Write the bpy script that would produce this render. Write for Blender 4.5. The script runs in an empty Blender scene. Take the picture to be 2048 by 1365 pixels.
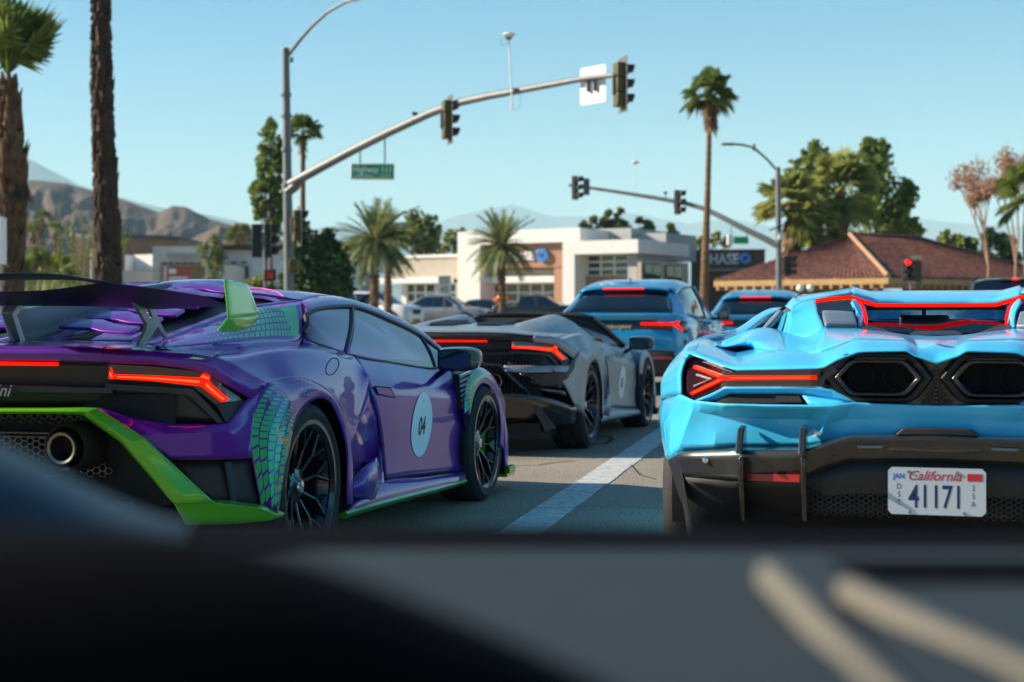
import bpy, bmesh, math, random
from mathutils import Vector as V, Matrix, noise
PI = math.pi; R = math.radians
rnd = random.Random(7)
sc = bpy.context.scene
C = sc.collection
# ---------------------------------------------------------------- camera
F = 3129.0; CH = 1.03; HY = 641.0            # focal length and horizon in photo pixels, eye height in metres
cam = bpy.data.objects.new('camera', bpy.data.cameras.new('camera')); C.objects.link(cam)
cam.location = (0, 0, CH); cam.rotation_euler = (R(90), 0, 0)
cam.data.lens = 55; cam.data.sensor_width = 36; cam.data.shift_y = -41.5/2048
cam.data.clip_start = .05; cam.data.clip_end = 30000
cam.data.dof.use_dof = True; cam.data.dof.focus_distance = 7.0; cam.data.dof.aperture_fstop = 3.2
sc.camera = cam
# ---------------------------------------------------------------- sky, sun, exposure
SUN_EL = 27.0; SUN_AZ = -84.0                # azimuth clockwise from the view axis: low sun on the left
w = bpy.data.worlds.new('World'); sc.world = w; w.use_nodes = True
nt = w.node_tree; bg = nt.nodes['Background']
sky = nt.nodes.new('ShaderNodeTexSky'); sky.sky_type = 'NISHITA'; sky.sun_disc = False
sky.sun_elevation = R(SUN_EL); sky.sun_rotation = R(SUN_AZ)
sky.air_density = 1.15; sky.dust_density = 0.0; sky.ozone_density = 3.0
hs = nt.nodes.new('ShaderNodeHueSaturation'); hs.inputs['Saturation'].default_value = 1.6
nt.links.new(sky.outputs[0], hs.inputs['Color']); nt.links.new(hs.outputs[0], bg.inputs[0]); bg.inputs[1].default_value = .060
sl = bpy.data.lights.new('sun', 'SUN'); sl.energy = 5.0; sl.angle = R(.53); sl.color = (1, .87, .68)
so = bpy.data.objects.new('sun', sl); C.objects.link(so)
sd = V((math.sin(R(SUN_AZ))*math.cos(R(SUN_EL)), math.cos(R(SUN_AZ))*math.cos(R(SUN_EL)), math.sin(R(SUN_EL))))
so.rotation_euler = sd.to_track_quat('Z', 'Y').to_euler()
sc.view_settings.view_transform = 'Standard'; sc.view_settings.look = 'None'
sc.view_settings.gamma = 1; sc.view_settings.exposure = 1.15
# ---------------------------------------------------------------- helpers
def W(px, py, Y):                             # photo pixel at depth Y -> world point
    return V(((px-1024)/F*Y, Y, CH-(py-HY)/F*Y))
class Frame:                                  # a car's own axes: x right, y forward, z up, origin under the rear axle
    def __init__(s, ox, oy, a=15):
        s.a = a; s.o = V((ox, oy, 0)); a = R(a)
        s.h = V((math.sin(a), math.cos(a), 0)); s.r = V((math.cos(a), -math.sin(a), 0))
        q = -s.o; s.ol = V((q.dot(s.r), q.dot(s.h), CH)); s.ry = None
    def d(s, px, py):
        d = V(((px-1024)/F, 1, -(py-HY)/F)); return V((d.dot(s.r), d.dot(s.h), d.z))
    def x(s, px, py, x): d = s.d(px, py); return s.ol+d*((x-s.ol.x)/d.x)
    def y(s, px, py, y): d = s.d(px, py); return s.ol+d*((y-s.ol.y)/d.y)
    def z(s, px, py, z): d = s.d(px, py); return s.ol+d*((z-s.ol.z)/d.z)
    def R(s, px, py, off=0):                  # on the curved tail surface y = ry(x)
        d = s.d(px, py); a = 1.0
        while (s.ol+d*(a+.05)).y < lerp(s.ry, min(1.1, abs((s.ol+d*(a+.05)).x)))+off: a += .05
        b = a+.05
        for i in range(50):
            t = (a+b)/2; p = s.ol+d*t
            if p.y < lerp(s.ry, abs(p.x))+off: a = t
            else: b = t
        return s.ol+d*b
def lerp(tab, x):
    for (x0, y0), (x1, y1) in zip(tab, tab[1:]):
        if x <= x1: return y0+(y1-y0)*(x-x0)/(x1-x0)
    (x0, y0), (x1, y1) = tab[-2:]
    return y0+(y1-y0)*(x-x0)/(x1-x0)
def cr(P, t, lin=False):
    n = len(P)-1; i = min(int(t), n-1) if n else 0; f = t-i
    if n == 0: return P[0]
    if lin: return P[i].lerp(P[i+1], f)
    p1, p2 = P[i], P[i+1]; p0 = P[i-1] if i else p1*2-p2; p3 = P[i+2] if i+2 <= n else p2*2-p1
    return .5*((2*p1)+(p2-p0)*f+(2*p0-5*p1+4*p2-p3)*f*f+(3*p1-p0-3*p2+p3)*f*f*f)
class Patch:                                  # smooth (or creased) surface through a grid of points
    def __init__(s, rows, lu=False, lv=False): s.r = [[V(p) for p in q] for q in rows]; s.lu = lu; s.lv = lv
    def ev(s, u, v):                          # u down the rows, v along a row, both 0..1
        nv = len(s.r[0])-1
        return cr([cr(q, v*nv, s.lv) for q in s.r], u*(len(s.r)-1), s.lu)
    def nrm(s, u, v):
        e = .004; a = s.ev(min(u+e, 1), v)-s.ev(max(u-e, 0), v); b = s.ev(u, min(v+e, 1))-s.ev(u, max(v-e, 0))
        return a.cross(b).normalized()
class MB:
    def __init__(s): s.v = []; s.f = []
    def add(s, v, f):
        n = len(s.v); s.v += [V(p) for p in v]; s.f += [tuple(i+n for i in q) for q in f]; return s
    def box(s, c, d, rz=0, ry=0, rx=0, taper=1):
        M = Matrix.Translation(V(c)) @ Matrix.Rotation(rz, 4, 'Z') @ Matrix.Rotation(ry, 4, 'Y') @ Matrix.Rotation(rx, 4, 'X')
        x, y, z = d[0]/2, d[1]/2, d[2]/2; t = taper
        return s.add([M @ V(p) for p in ((-x,-y,-z),(x,-y,-z),(x,y,-z),(-x,y,-z),(-x*t,-y*t,z),(x*t,-y*t,z),(x*t,y*t,z),(-x*t,y*t,z))],
                     [(3,2,1,0),(4,5,6,7),(0,1,5,4),(1,2,6,5),(2,3,7,6),(3,0,4,7)])
    def prism(s, P, d):
        n = len(P); P = [V(p) for p in P]; d = V(d)
        return s.add(P+[p+d for p in P], [tuple(range(n)), tuple(range(2*n-1, n-1, -1))]+[(i, n+i, n+(i+1) % n, (i+1) % n) for i in range(n)])
    def tube(s, P, r, n=8, cap=True):
        P = [V(p) for p in P]; k = len(P); rr = r if isinstance(r, (list, tuple)) else [r]*k
        v = []; up = None
        for i, p in enumerate(P):
            t = (P[min(i+1, k-1)]-P[max(i-1, 0)]).normalized()
            if up is None: up = V((0, 0, 1)) if abs(t.z) < .9 else V((1, 0, 0))
            a = t.cross(up).normalized(); b = a.cross(t).normalized(); up = b
            v += [p+(a*math.cos(2*PI*j/n)+b*math.sin(2*PI*j/n))*rr[i] for j in range(n)]
        f = [(i*n+j, i*n+(j+1) % n, (i+1)*n+(j+1) % n, (i+1)*n+j) for i in range(k-1) for j in range(n)]
        if cap: f += [tuple(range(n-1, -1, -1)), tuple(range((k-1)*n, k*n))]
        return s.add(v, f)
    def lathe(s, prof, c=(0,0,0), ax='z', n=24, closed=False):     # prof: (radius, along axis)
        v = []; c = V(c)
        for r, h in prof:
            for j in range(n):
                a, b = r*math.cos(2*PI*j/n), r*math.sin(2*PI*j/n)
                v.append(c+(V((a, b, h)) if ax == 'z' else V((h, a, b)) if ax == 'x' else V((b, h, a))))
        k = len(prof); m = k if closed else k-1
        return s.add(v, [(i*n+j, i*n+(j+1) % n, ((i+1) % k)*n+(j+1) % n, ((i+1) % k)*n+j) for i in range(m) for j in range(n)])
    def patch(s, P, nu=8, nv=16):
        v = [P.ev(i/nu, j/nv) for i in range(nu+1) for j in range(nv+1)]
        return s.add(v, [(i*(nv+1)+j, i*(nv+1)+j+1, (i+1)*(nv+1)+j+1, (i+1)*(nv+1)+j) for i in range(nu) for j in range(nv)])
    def ico(s, c, r, sub=1, jit=0, sz=1):
        b = bmesh.new(); bmesh.ops.create_icosphere(b, subdivisions=sub, radius=r)
        c = V(c); v = [c+V((p.co.x, p.co.y, p.co.z*sz))*(1+rnd.uniform(-jit, jit)) for p in b.verts]
        f = [tuple(q.index for q in g.verts) for g in b.faces]; b.free(); return s.add(v, f)
    def mirror(s):
        m = MB(); m.v = [V((-p.x, p.y, p.z)) for p in s.v]; m.f = [tuple(reversed(q)) for q in s.f]; return m
    def build(s, name, mat, parent=None, smooth=True, ang=35, bev=0, sol=0, seg=2):
        me = bpy.data.meshes.new(name); me.from_pydata(s.v, [], s.f)
        me.materials.append(M[mat] if isinstance(mat, str) else mat); me.validate()
        o = bpy.data.objects.new(name, me); C.objects.link(o); o.parent = parent
        b = bmesh.new(); b.from_mesh(me); bmesh.ops.recalc_face_normals(b, faces=b.faces); b.to_mesh(me); b.free()
        if smooth:
            for p in me.polygons: p.use_smooth = True
            me.set_sharp_from_angle(angle=R(ang))
        if sol: q = o.modifiers.new('s', 'SOLIDIFY'); q.thickness = sol; q.offset = 0
        if bev:
            q = o.modifiers.new('b', 'BEVEL'); q.width = bev; q.segments = seg; q.limit_method = 'ANGLE'; q.angle_limit = R(30)
        return o
def thing(name, label, cat, loc=(0,0,0), rz=0, group=None):
    o = bpy.data.objects.new(name, None); C.objects.link(o); o.location = loc; o.rotation_euler = (0, 0, rz)
    o['label'] = label; o['category'] = cat
    if group: o['group'] = group
    o.empty_display_size = .1
    return o
def tag(o, label, cat, group=None):
    o['label'] = label; o['category'] = cat
    if group: o['group'] = group
    return o
def struct(o): o['kind'] = 'structure'; return o
def stuff(o): o['kind'] = 'stuff'; return o
def both(name, mb, mat, parent, **k):         # a part and its mirror image; pieces that reach the centre line become one part
    ctr = [i for i, p in enumerate(mb.v) if abs(p.x) < .007]
    if len(ctr) > 1:
        for i in ctr: mb.v[i] = V((0, mb.v[i].y, mb.v[i].z))
        cs = set(ctr); mb.f = [q for q in mb.f if not all(i in cs for i in q)]
        r = mb.mirror(); n = len(mb.v); j = MB(); j.v = mb.v+r.v
        j.f = mb.f+[tuple((i if i in cs else i+n) for i in q) for q in r.f]
        o = j.build(name, mat, parent, **k); return o, o
    return mb.build(name, mat, parent, **k), mb.mirror().build(name, mat, parent, **k)
def children(o): return [c for c in bpy.data.objects if c.parent == o]
KIDS = {}
def copy_tree(o, parent=None):
    if not KIDS.get('ready'):
        for c in list(bpy.data.objects):
            if c.parent: KIDS.setdefault(c.parent.name, []).append(c)
        KIDS['ready'] = True
    c = o.copy(); C.objects.link(c); c.parent = parent
    for ch in KIDS.get(o.name, []): copy_tree(ch, c)
    return c
def text(name, s, size, mat, parent, M4, depth=.004, shear=0, align='CENTER', sx=1, bold=0):
    cu = bpy.data.curves.new('t', 'FONT'); cu.body = s; cu.size = size; cu.extrude = depth; cu.shear = shear; cu.align_x = align; cu.offset = bold
    cu.resolution_u = 3
    t = bpy.data.objects.new('t', cu); C.objects.link(t)
    me = bpy.data.meshes.new_from_object(t.evaluated_get(bpy.context.evaluated_depsgraph_get()))
    bpy.data.objects.remove(t); bpy.data.curves.remove(cu)
    me.transform(M4 @ Matrix.Diagonal((sx, 1, 1, 1))); me.materials.clear(); me.materials.append(M[mat]); me.name = name
    o = bpy.data.objects.new(name, me); C.objects.link(o); o.parent = parent; return o
def facing(pos, nx, ny):                      # matrix for lettering standing upright at pos, read from direction (nx, ny)
    n = V((nx, ny, 0)).normalized(); z = V((0, 0, 1)); x = z.cross(n)
    m = Matrix((x, z, n)).transposed().to_4x4(); return Matrix.Translation(V(pos)) @ m
# ---------------------------------------------------------------- materials
M = {}
def mat(name, col, rough=.5, metal=0, coat=0, emit=0, var=0, vs=5, bump=0, bs=60, trans=0, alpha=1, ior=1.5, spec=.5, ecol=None, vcol=None, crough=.03):
    m = bpy.data.materials.new(name); m.use_nodes = True; M[name] = m
    t = m.node_tree; b = t.nodes['Principled BSDF']; I = b.inputs
    I['Base Color'].default_value = (*col, 1); I['Roughness'].default_value = rough; I['Metallic'].default_value = metal
    I['Coat Weight'].default_value = coat; I['Coat Roughness'].default_value = crough; I['IOR'].default_value = ior
    I['Specular IOR Level'].default_value = spec; I['Transmission Weight'].default_value = trans; I['Alpha'].default_value = alpha
    if emit: I['Emission Color'].default_value = (*(ecol or col), 1); I['Emission Strength'].default_value = emit
    if var or bump:
        tc = t.nodes.new('ShaderNodeTexCoord')
    if var:
        n = t.nodes.new('ShaderNodeTexNoise'); n.inputs['Scale'].default_value = vs; n.inputs['Detail'].default_value = 6; n.inputs['Roughness'].default_value = .65
        t.links.new(tc.outputs['Object'], n.inputs['Vector'])
        r = t.nodes.new('ShaderNodeMapRange'); r.inputs[1].default_value = .3; r.inputs[2].default_value = .7; t.links.new(n.outputs[0], r.inputs[0])
        x = t.nodes.new('ShaderNodeMix'); x.data_type = 'RGBA'; t.links.new(r.outputs[0], x.inputs[0])
        x.inputs[6].default_value = (*[c*(1-var) for c in col], 1)
        x.inputs[7].default_value = (*(vcol or [min(1, c*(1+var)) for c in col]), 1)
        t.links.new(x.outputs[2], I['Base Color'])
    if bump:
        n = t.nodes.new('ShaderNodeTexNoise'); n.inputs['Scale'].default_value = bs; n.inputs['Detail'].default_value = 5
        t.links.new(tc.outputs['Object'], n.inputs['Vector'])
        q = t.nodes.new('ShaderNodeBump'); q.inputs['Strength'].default_value = bump; q.inputs['Distance'].default_value = .02
        t.links.new(n.outputs[0], q.inputs['Height']); t.links.new(q.outputs[0], I['Normal'])
    return m
def paint(name, col, metal=.35, rough=.32, coat=1, flake=0):
    mat(name, col, rough, metal, coat)
    m = M[name]; t = m.node_tree; b = t.nodes['Principled BSDF']; b.inputs['Specular IOR Level'].default_value = .25
    if flake:
        tc = t.nodes.new('ShaderNodeTexCoord'); n = t.nodes.new('ShaderNodeTexNoise'); n.inputs['Scale'].default_value = 900
        t.links.new(tc.outputs['Object'], n.inputs['Vector']); q = t.nodes.new('ShaderNodeBump'); q.inputs['Strength'].default_value = flake; q.inputs['Distance'].default_value = .001
        t.links.new(n.outputs[0], q.inputs['Height']); t.links.new(q.outputs[0], b.inputs['Normal'])
def glass(name, tint=(.1,.12,.13), clear=.6, rough=.02):    # thin car or building glass: tinted see-through plus mirror sheen
    m = bpy.data.materials.new(name); m.use_nodes = True; M[name] = m; t = m.node_tree; t.nodes.clear()
    o = t.nodes.new('ShaderNodeOutputMaterial'); a = t.nodes.new('ShaderNodeBsdfTransparent'); a.inputs[0].default_value = (*tint, 1)
    g = t.nodes.new('ShaderNodeBsdfGlossy'); g.inputs['Roughness'].default_value = rough; g.inputs[0].default_value = (1,1,1,1)
    f = t.nodes.new('ShaderNodeFresnel'); f.inputs[0].default_value = 1.5; x = t.nodes.new('ShaderNodeMixShader')
    q = t.nodes.new('ShaderNodeMath'); q.operation = 'MULTIPLY_ADD'; q.inputs[1].default_value = 1.0; q.inputs[2].default_value = clear
    t.links.new(f.outputs[0], q.inputs[0]); t.links.new(q.outputs[0], x.inputs[0]); t.links.new(a.outputs[0], x.inputs[1]); t.links.new(g.outputs[0], x.inputs[2]); t.links.new(x.outputs[0], o.inputs[0])
paint('purple', (.11,.008,.27), .15, .36, .75, .05); paint('green', (.09,.40,.012), .2, .3, 1); paint('grey_matte', (.27,.30,.33), .45, .45, .15)
paint('sky_blue', (.06,.52,.87), .0, .35, .8); M['sky_blue'].node_tree.nodes['Principled BSDF'].inputs['Coat Roughness'].default_value = .09; paint('teal_blue', (.012,.27,.52), .35, .3, 1, .1)
paint('car_white', (.75,.76,.78), 0, .35, 1); paint('car_silver', (.30,.31,.31), .6, .3, 1); paint('car_black', (.012,.013,.015), 0, .3, 1)
paint('car_dark', (.03,.035,.045), .3, .3, 1)
mat('decal_green', (.012,.42,.10), .35, coat=.6)
mat('decal_teal', (.01,.25,.22), .35, coat=.6)
mat('decal_white', (.72,.78,.80), .4); mat('ink', (.01,.01,.012), .5); mat('pink_line', (.6,.08,.45), .4)
mat('black_gloss', (.008,.008,.009), .18, coat=.8); mat('black_satin', (.012,.012,.013), .42); mat('black_plastic', (.018,.018,.02), .55, bump=.15, bs=300)
mat('dark_void', (.004,.004,.005), .8)
mat('carbon', (.022,.022,.022), .32, coat=.6, var=.5, vs=200)
mat('tyre', (.018,.018,.019), .75, var=.25, vs=12, bump=.2, bs=120); mat('rim_black', (.012,.012,.013), .25, metal=.3, coat=.5)
mat('steel', (.5,.5,.5), .3, metal=1); mat('disc', (.25,.25,.26), .35, metal=1); mat('chrome', (.75,.75,.76), .12, metal=1)
mat('fin_grey', (.16,.19,.22), .35, coat=.3)
mat('titan', (.22,.19,.15), .3, metal=1)
mat('lamp_red', (.10,.0,.0), .4, emit=.95, ecol=(1,.006,.001), spec=.1); mat('lamp_red_dim', (.35,.01,.01), .2, emit=.12, ecol=(1,.03,.02), coat=1)
mat('lamp_core', (.2,.01,.0), .4, emit=2.2, ecol=(1,.035,.006), spec=.1); mat('lamp_glass_dark', (.03,.008,.008), .12, coat=1); mat('reflector_red', (.30,.008,.008), .3, coat=.5)
mat('lamp_amber', (.8,.2,.02), .3, coat=1); mat('lamp_clear', (.6,.62,.65), .1, coat=1)
glass('car_glass', (.30,.38,.42), .12); glass('dark_glass', (.03,.04,.05), .06); glass('screen_glass', (.93,.965,.96), .0); mat('house_glass', (.025,.06,.06), .07, spec=.6)
mat('leather_tan', (.45,.22,.14), .5); mat('cabin', (.02,.02,.022), .6); mat('cabin_grey', (.10,.11,.12), .55)
mat('mirror', (.16,.165,.17), .04, metal=1)
mat('bolt', (.4,.4,.4), .3, metal=1)
# ---------------------------------------------------------------- ground, road, far land
def road_mat():
    m = mat('asphalt', (.1,.1,.1), .85); t = m.node_tree; b = t.nodes['Principled BSDF']; L = t.links.new
    tc = t.nodes.new('ShaderNodeTexCoord')
    def nz(s, d=6):
        n = t.nodes.new('ShaderNodeTexNoise'); n.inputs['Scale'].default_value = s; n.inputs['Detail'].default_value = d; n.inputs['Roughness'].default_value = .6
        L(tc.outputs['Object'], n.inputs['Vector']); return n
    a = nz(75, 4); c = nz(.7, 8); e = nz(26, 4)
    r = t.nodes.new('ShaderNodeValToRGB'); r.color_ramp.elements[0].position = .32; r.color_ramp.elements[1].position = .7
    r.color_ramp.elements[0].color = (.10,.088,.07,1); r.color_ramp.elements[1].color = (.58,.50,.385,1)
    L(a.outputs[0], r.inputs[0])
    x = t.nodes.new('ShaderNodeMix'); x.data_type = 'RGBA'; x.blend_type = 'MULTIPLY'; x.inputs[0].default_value = .55
    r2 = t.nodes.new('ShaderNodeValToRGB'); r2.color_ramp.elements[0].position = .3; r2.color_ramp.elements[1].position = .7; r2.color_ramp.elements[0].color = (.45,.45,.45,1)
    L(c.outputs[0], r2.inputs[0]); L(r.outputs[0], x.inputs[6]); L(r2.outputs[0], x.inputs[7])
    L(x.outputs[2], b.inputs['Base Color'])
    q = t.nodes.new('ShaderNodeBump'); q.inputs['Strength'].default_value = .7; q.inputs['Distance'].default_value = .012
    s = t.nodes.new('ShaderNodeMath'); s.operation = 'ADD'; L(a.outputs[0], s.inputs[0]); L(e.outputs[0], s.inputs[1]); L(s.outputs[0], q.inputs['Height']); L(q.outputs[0], b.inputs['Normal'])
road_mat()
mat('dirt', (.27,.20,.13), .95, var=.3, vs=.4, bump=.3, bs=3)
mat('line_white', (.50,.50,.48), .7, var=.38, vs=16, bump=.3, bs=110)
mat('concrete', (.42,.40,.36), .85, var=.12, vs=3, bump=.2, bs=40)
mat('crack_seal', (.02,.02,.022), .6)
g = MB(); N = 7900; g.add([(-N,-300,-.06),(N,-300,-.06),(N,17600,-.06),(-N,17600,-.06)], [(0,1,2,3)]); struct(g.build('ground', 'dirt'))
HD = V((math.sin(R(15)), math.cos(R(15)), 0)); RT = V((math.cos(R(15)), -math.sin(R(15)), 0))
def RD(u, v, z=0): return RT*u+HD*v+V((0,0,z))        # road axes: u across to the right, v along the lane
g = MB(); g.add([RD(-9,-60), RD(14,-60), RD(14,90), RD(-9,90)], [(0,1,2,3)]); struct(g.build('road', 'asphalt'))
g = MB(); g.add([RD(-140,27,.004), RD(-9.0,27,.004), RD(-9.0,52,.004), RD(-140,52,.004)], [(0,1,2,3)])
g.add([RD(14,27,.004), RD(140,27,.004), RD(140,52,.004), RD(14,52,.004)], [(0,1,2,3)]); struct(g.build('cross_road', 'asphalt'))
# lane line between the two lanes: from photo pixels on the ground
def gp(px, py, z=.004): Y = F*(CH-z)/(py-HY); return W(px, py, Y)
def lane(name, A, B, w):
    d = (B-A); n = int(d.length/.3); d.normalize(); t = V((d.y, -d.x, 0)); mb = MB(); vs = []
    for i in range(n+1):
        p = A.lerp(B, i/n); j = noise.noise(V((p.x*3, p.y*5.3, 1)))*.010; j2 = noise.noise(V((p.x*3, p.y*4.7, 8)))*.010; vs += [p-t*(w/2+j), p-t*w*.2, p+t*w*.2, p+t*(w/2+j2)]
    mb.add(vs, [(4*i+k, 4*i+k+1, 4*i+5+k, 4*i+4+k) for i in range(n) for k in range(3)]); return struct(mb.build(name, 'line_white', smooth=False))
A, B = gp(1055,1055), gp(1250,919); lane('lane_line', A-(B-A)*1.4, A+(B-A)*3.6, .215)
o_ = RT*-3.75; lane('lane_line', A-(B-A)*1.4+o_, A+(B-A)*3.6+o_, .12)
for k in range(0): pass
mb = MB()
def crack(pts, w):
    P = [gp(*p, .0045) for p in pts]
    for a, b in zip(P, P[1:]):
        d = (b-a).normalized(); s = V((-d.y, d.x, 0))*w; mb.add([a-s, b-s, b+s, a+s], [(0,1,2,3)])
crack([(1005,935),(1040,931),(1075,930),(1110,925),(1148,921)], .008); crack([(1150,904),(1190,907),(1240,905),(1310,901)], .006)
crack([(1180,890),(1210,888),(1224,880),(1221,874),(1200,872),(1170,873)], .022); crack([(1195,880),(1240,884),(1310,886)], .006)
crack([(1010,980),(1060,984),(1120,978),(1180,986)], .004); crack([(1262,930),(1280,950),(1312,958)], .005); crack([(1005,921),(1060,918),(1130,919)], .004); crack([(1060,1015),(1120,1016),(1200,1012),(1312,1016)], .006)
struct(mb.build('road_crack_seal', 'crack_seal', smooth=False))
# kerbs and planted corner on the far left, pavement on the far side
def slab(name, pts, h, m):
    q = MB(); q.prism([V((p.x, p.y, 0)) for p in pts], (0,0,h)); return struct(q.build(name, m, smooth=False, bev=.02))
g = MB(); g.prism([V((-200,62,0)), V((200,62,0)), V((400,400,0)), V((-400,400,0))], (0,0,.7)); struct(g.build('parking_lot', 'asphalt', smooth=False))
slab('pavement', [RD(-140,52), RD(-12,52), RD(-12,55), RD(-140,55)], .14, 'concrete')
slab('pavement', [RD(14,52), RD(140,52), RD(140,55), RD(14,55)], .14, 'concrete')
slab('pavement', [RD(-14,-30), RD(-9,-30), RD(-9,22), RD(-13,26), RD(-60,26), RD(-60,23), RD(-14,23)], .14, 'concrete')
mat('gravel', (.23,.20,.17), .95, var=.35, vs=6, bump=.6, bs=12)
slab('planting_bed', [RD(-60,-30), RD(-14.01,-30), RD(-14.01,22.9), RD(-60,22.9)], .12, 'gravel')
# hills: ridge lines read off the photograph, carried by noise-eroded terrain
def hill(name, px_ridge, Y, depth, m, rough, seed, nx=260, ny=70, front=.6):
    q = MB(); x0, x1 = px_ridge[0][0], px_ridge[-1][0]; v = []
    for j in range(ny+1):
        t = j/ny                                   # 0 front foot, 1 behind
        for i in range(nx+1):
            px = x0+(x1-x0)*i/nx; yy = Y-depth*front+depth*t
            X = (px-1024)/F*Y*(1+(yy/Y-1)*.8)
            H = (CH-(lerp(px_ridge, px)-HY)/F*Y)*min(1, i/(nx*.03), (nx-i)/(nx*.03))
            e = 1-abs(t-front)/(front if t < front else 1-front); e = max(0, e)
            p = V((X/Y*14, yy/Y*14, seed)); n1 = noise.fractal(p, .9, 2.1, 6); rd = 1-abs(noise.fractal(p*1.3+V((9,3,1)), .8, 2.0, 5))
            gl = abs(noise.fractal(V((X/Y*34, yy/Y*9, seed+2)), .9, 2.0, 5)); z = H*(e**.85)*(1-(1-e)*.35*rd)+H*rough*n1*(1-e*.8)*min(1, e*4)-H*gl*.45*min(1, e*3)*(1-e**3)
            v.append((X, yy, max(-3, z) if e > 0 else -3))
    q.add(v, [(j*(nx+1)+i, j*(nx+1)+i+1, (j+1)*(nx+1)+i+1, (j+1)*(nx+1)+i) for j in range(ny) for i in range(nx)])
    return struct(q.build(name, m, ang=180))
mat('hill_rock', (.10,.066,.048), .95, var=.4, vs=.012, bump=1, bs=.04)
hill('hill', [(-500,300),(-300,330),(-120,350),(0,366),(60,357),(130,366),(200,385),(260,402),(318,425),(345,412),(372,415),(420,440),(470,452),(520,468),(560,480),(620,500),(700,530)], 1000, 600, 'hill_rock', .10, 3.1)
hill('hill', [(250,600),(300,545),(350,502),(400,468),(440,450),(480,470),(530,500),(600,520),(650,540),(700,590)], 700, 330, 'hill_rock', .14, 8.7)
hill('hill', [(420,640),(500,560),(560,490),(610,468),(650,461),(690,480),(740,540),(790,640)], 1000, 300, 'hill_rock', .1, 5.2, 60, 24)
hill('mountain', [(-500,200),(-250,240),(-100,262),(0,300),(60,320),(110,345),(160,372),(300,410),(420,432),(500,450),(620,460),(680,450),(720,461),(800,480),(900,520),(1000,600)], 8500, 3000, 'hill_rock', .06, 1.7)
hill('mountain', [(300,520),(560,480),(640,462),(700,468),(800,470),(860,448),(920,430),(980,418),(1025,409),(1060,420),(1100,433),(1150,432),(1200,432),(1240,424),(1280,428),(1330,440),(1380,448),(1430,440),(1480,440),(1540,452),(1700,450),(1800,440),(1850,441),(1950,450),(2150,455),(2600,470)], 14000, 4000, 'hill_rock', .05, 4.4)
# ---------------------------------------------------------------- wheels shared by the sports cars
WH = {}
def wheel_parts(r, w, rimr, spokes=10, style='y'):
    k = (r, w, rimr, spokes, style)
    if k in WH: return WH[k]
    h = w/2; ty = MB()
    prof = [(rimr,-h*.86),(rimr+.012,-h*.95),((r+rimr)/2,-h*1.03),(r-.03,-h*.97),(r-.008,-h*.84),(r,-h*.66),(r,-h*.4),(r-.006,-h*.38),(r-.006,-h*.35),(r,-h*.33),(r,-h*.05),(r-.006,-h*.03),(r-.006,h*.03),(r,h*.05),(r,h*.33),(r-.006,h*.35),(r-.006,h*.38),(r,h*.4),(r,h*.66),(r-.008,h*.84),(r-.03,h*.97),((r+rimr)/2,h*1.03),(rimr+.012,h*.95),(rimr,h*.86)]
    ty.lathe(prof, ax='x', n=64, closed=True)
    rim = MB(); rim.lathe([(rimr-.005,-h*.8),(rimr-.03,-h*.5),(rimr-.035,h*.5),(rimr-.012,h*.80),(rimr+.004,h*.90),(rimr+.014,h*.93),(rimr+.014,h*.97),(rimr-.004,h*.97),(rimr-.02,h*.86)], ax='x', n=64)
    rim.lathe([(0,h*.62),(.035,h*.62),(.05,h*.56),(.075,h*.52),(.078,h*.3),(0,h*.3)], ax='x', n=20)
    def bar(a0, r0, a1, r1, w0, w1, x0, x1, th=.03):
        p = V((x0, math.cos(a0)*r0, math.sin(a0)*r0)); q = V((x1, math.cos(a1)*r1, math.sin(a1)*r1)); d = (q-p).normalized(); s = d.cross(V((1,0,0))).normalized(); X = V((th,0,0)); b = V((.006,0,0))
        rim.add([p-s*w0-b, p-s*w0*.35, p+s*w0*.35, p+s*w0-b, p+s*w0-X, p-s*w0-X, q-s*w1-b, q-s*w1*.35, q+s*w1*.35, q+s*w1-b, q+s*w1-X, q-s*w1-X],
                [(0,1,7,6),(1,2,8,7),(2,3,9,8),(3,4,10,9),(4,5,11,10),(5,0,6,11)])
    for j in range(spokes):
        a = 2*PI*j/spokes; da = PI/spokes
        bar(a, .06, a, rimr*.62, .010, .006, h*.52, h*.72)
        bar(a, rimr*.60, a-da*.62, rimr-.006, .006, .005, h*.72, h*.86); bar(a, rimr*.60, a+da*.62, rimr-.006, .006, .005, h*.72, h*.86)
        if style == 'x': bar(a+da, .07, a+da*.5, rimr*.8, .006, .006, h*.5, h*.72)
    disc = MB(); disc.lathe([(.06,-.02),(rimr-.06,-.02),(rimr-.06,.012),(.06,.012)], ax='x', n=40, closed=True)
    for j in range(36):
        for q in range(3):
            a = 2*PI*(j+q*.33)/36; rr = rimr*.48+q*.035; disc.box((.0125, math.cos(a)*rr, math.sin(a)*rr), (.002,.008,.008))
    cal = MB(); 
    P = []
    for j in range(9):
        a = R(-30+60*j/8); P.append((a,))
    v = []; n = 9
    for (a,) in P:
        for rr, x in ((rimr*.58,-.045),(rimr-.045,-.045),(rimr-.045,.05),(rimr*.58,.05)): v.append((x, math.cos(a)*rr, math.sin(a)*rr))
    cal.add(v, [(i*4+k, i*4+(k+1) % 4, i*4+4+(k+1) % 4, i*4+4+k) for i in range(n-1) for k in range(4)]+[(0,1,2,3),(n*4-1,n*4-2,n*4-3,n*4-4)])
    cap = MB(); cap.lathe([(.0,h*.68),(.026,h*.67),(.03,h*.60)], ax='x', n=16)
    WH[k] = (ty, rim, disc, cal, cap); return WH[k]
WCACHE = {}
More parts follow.
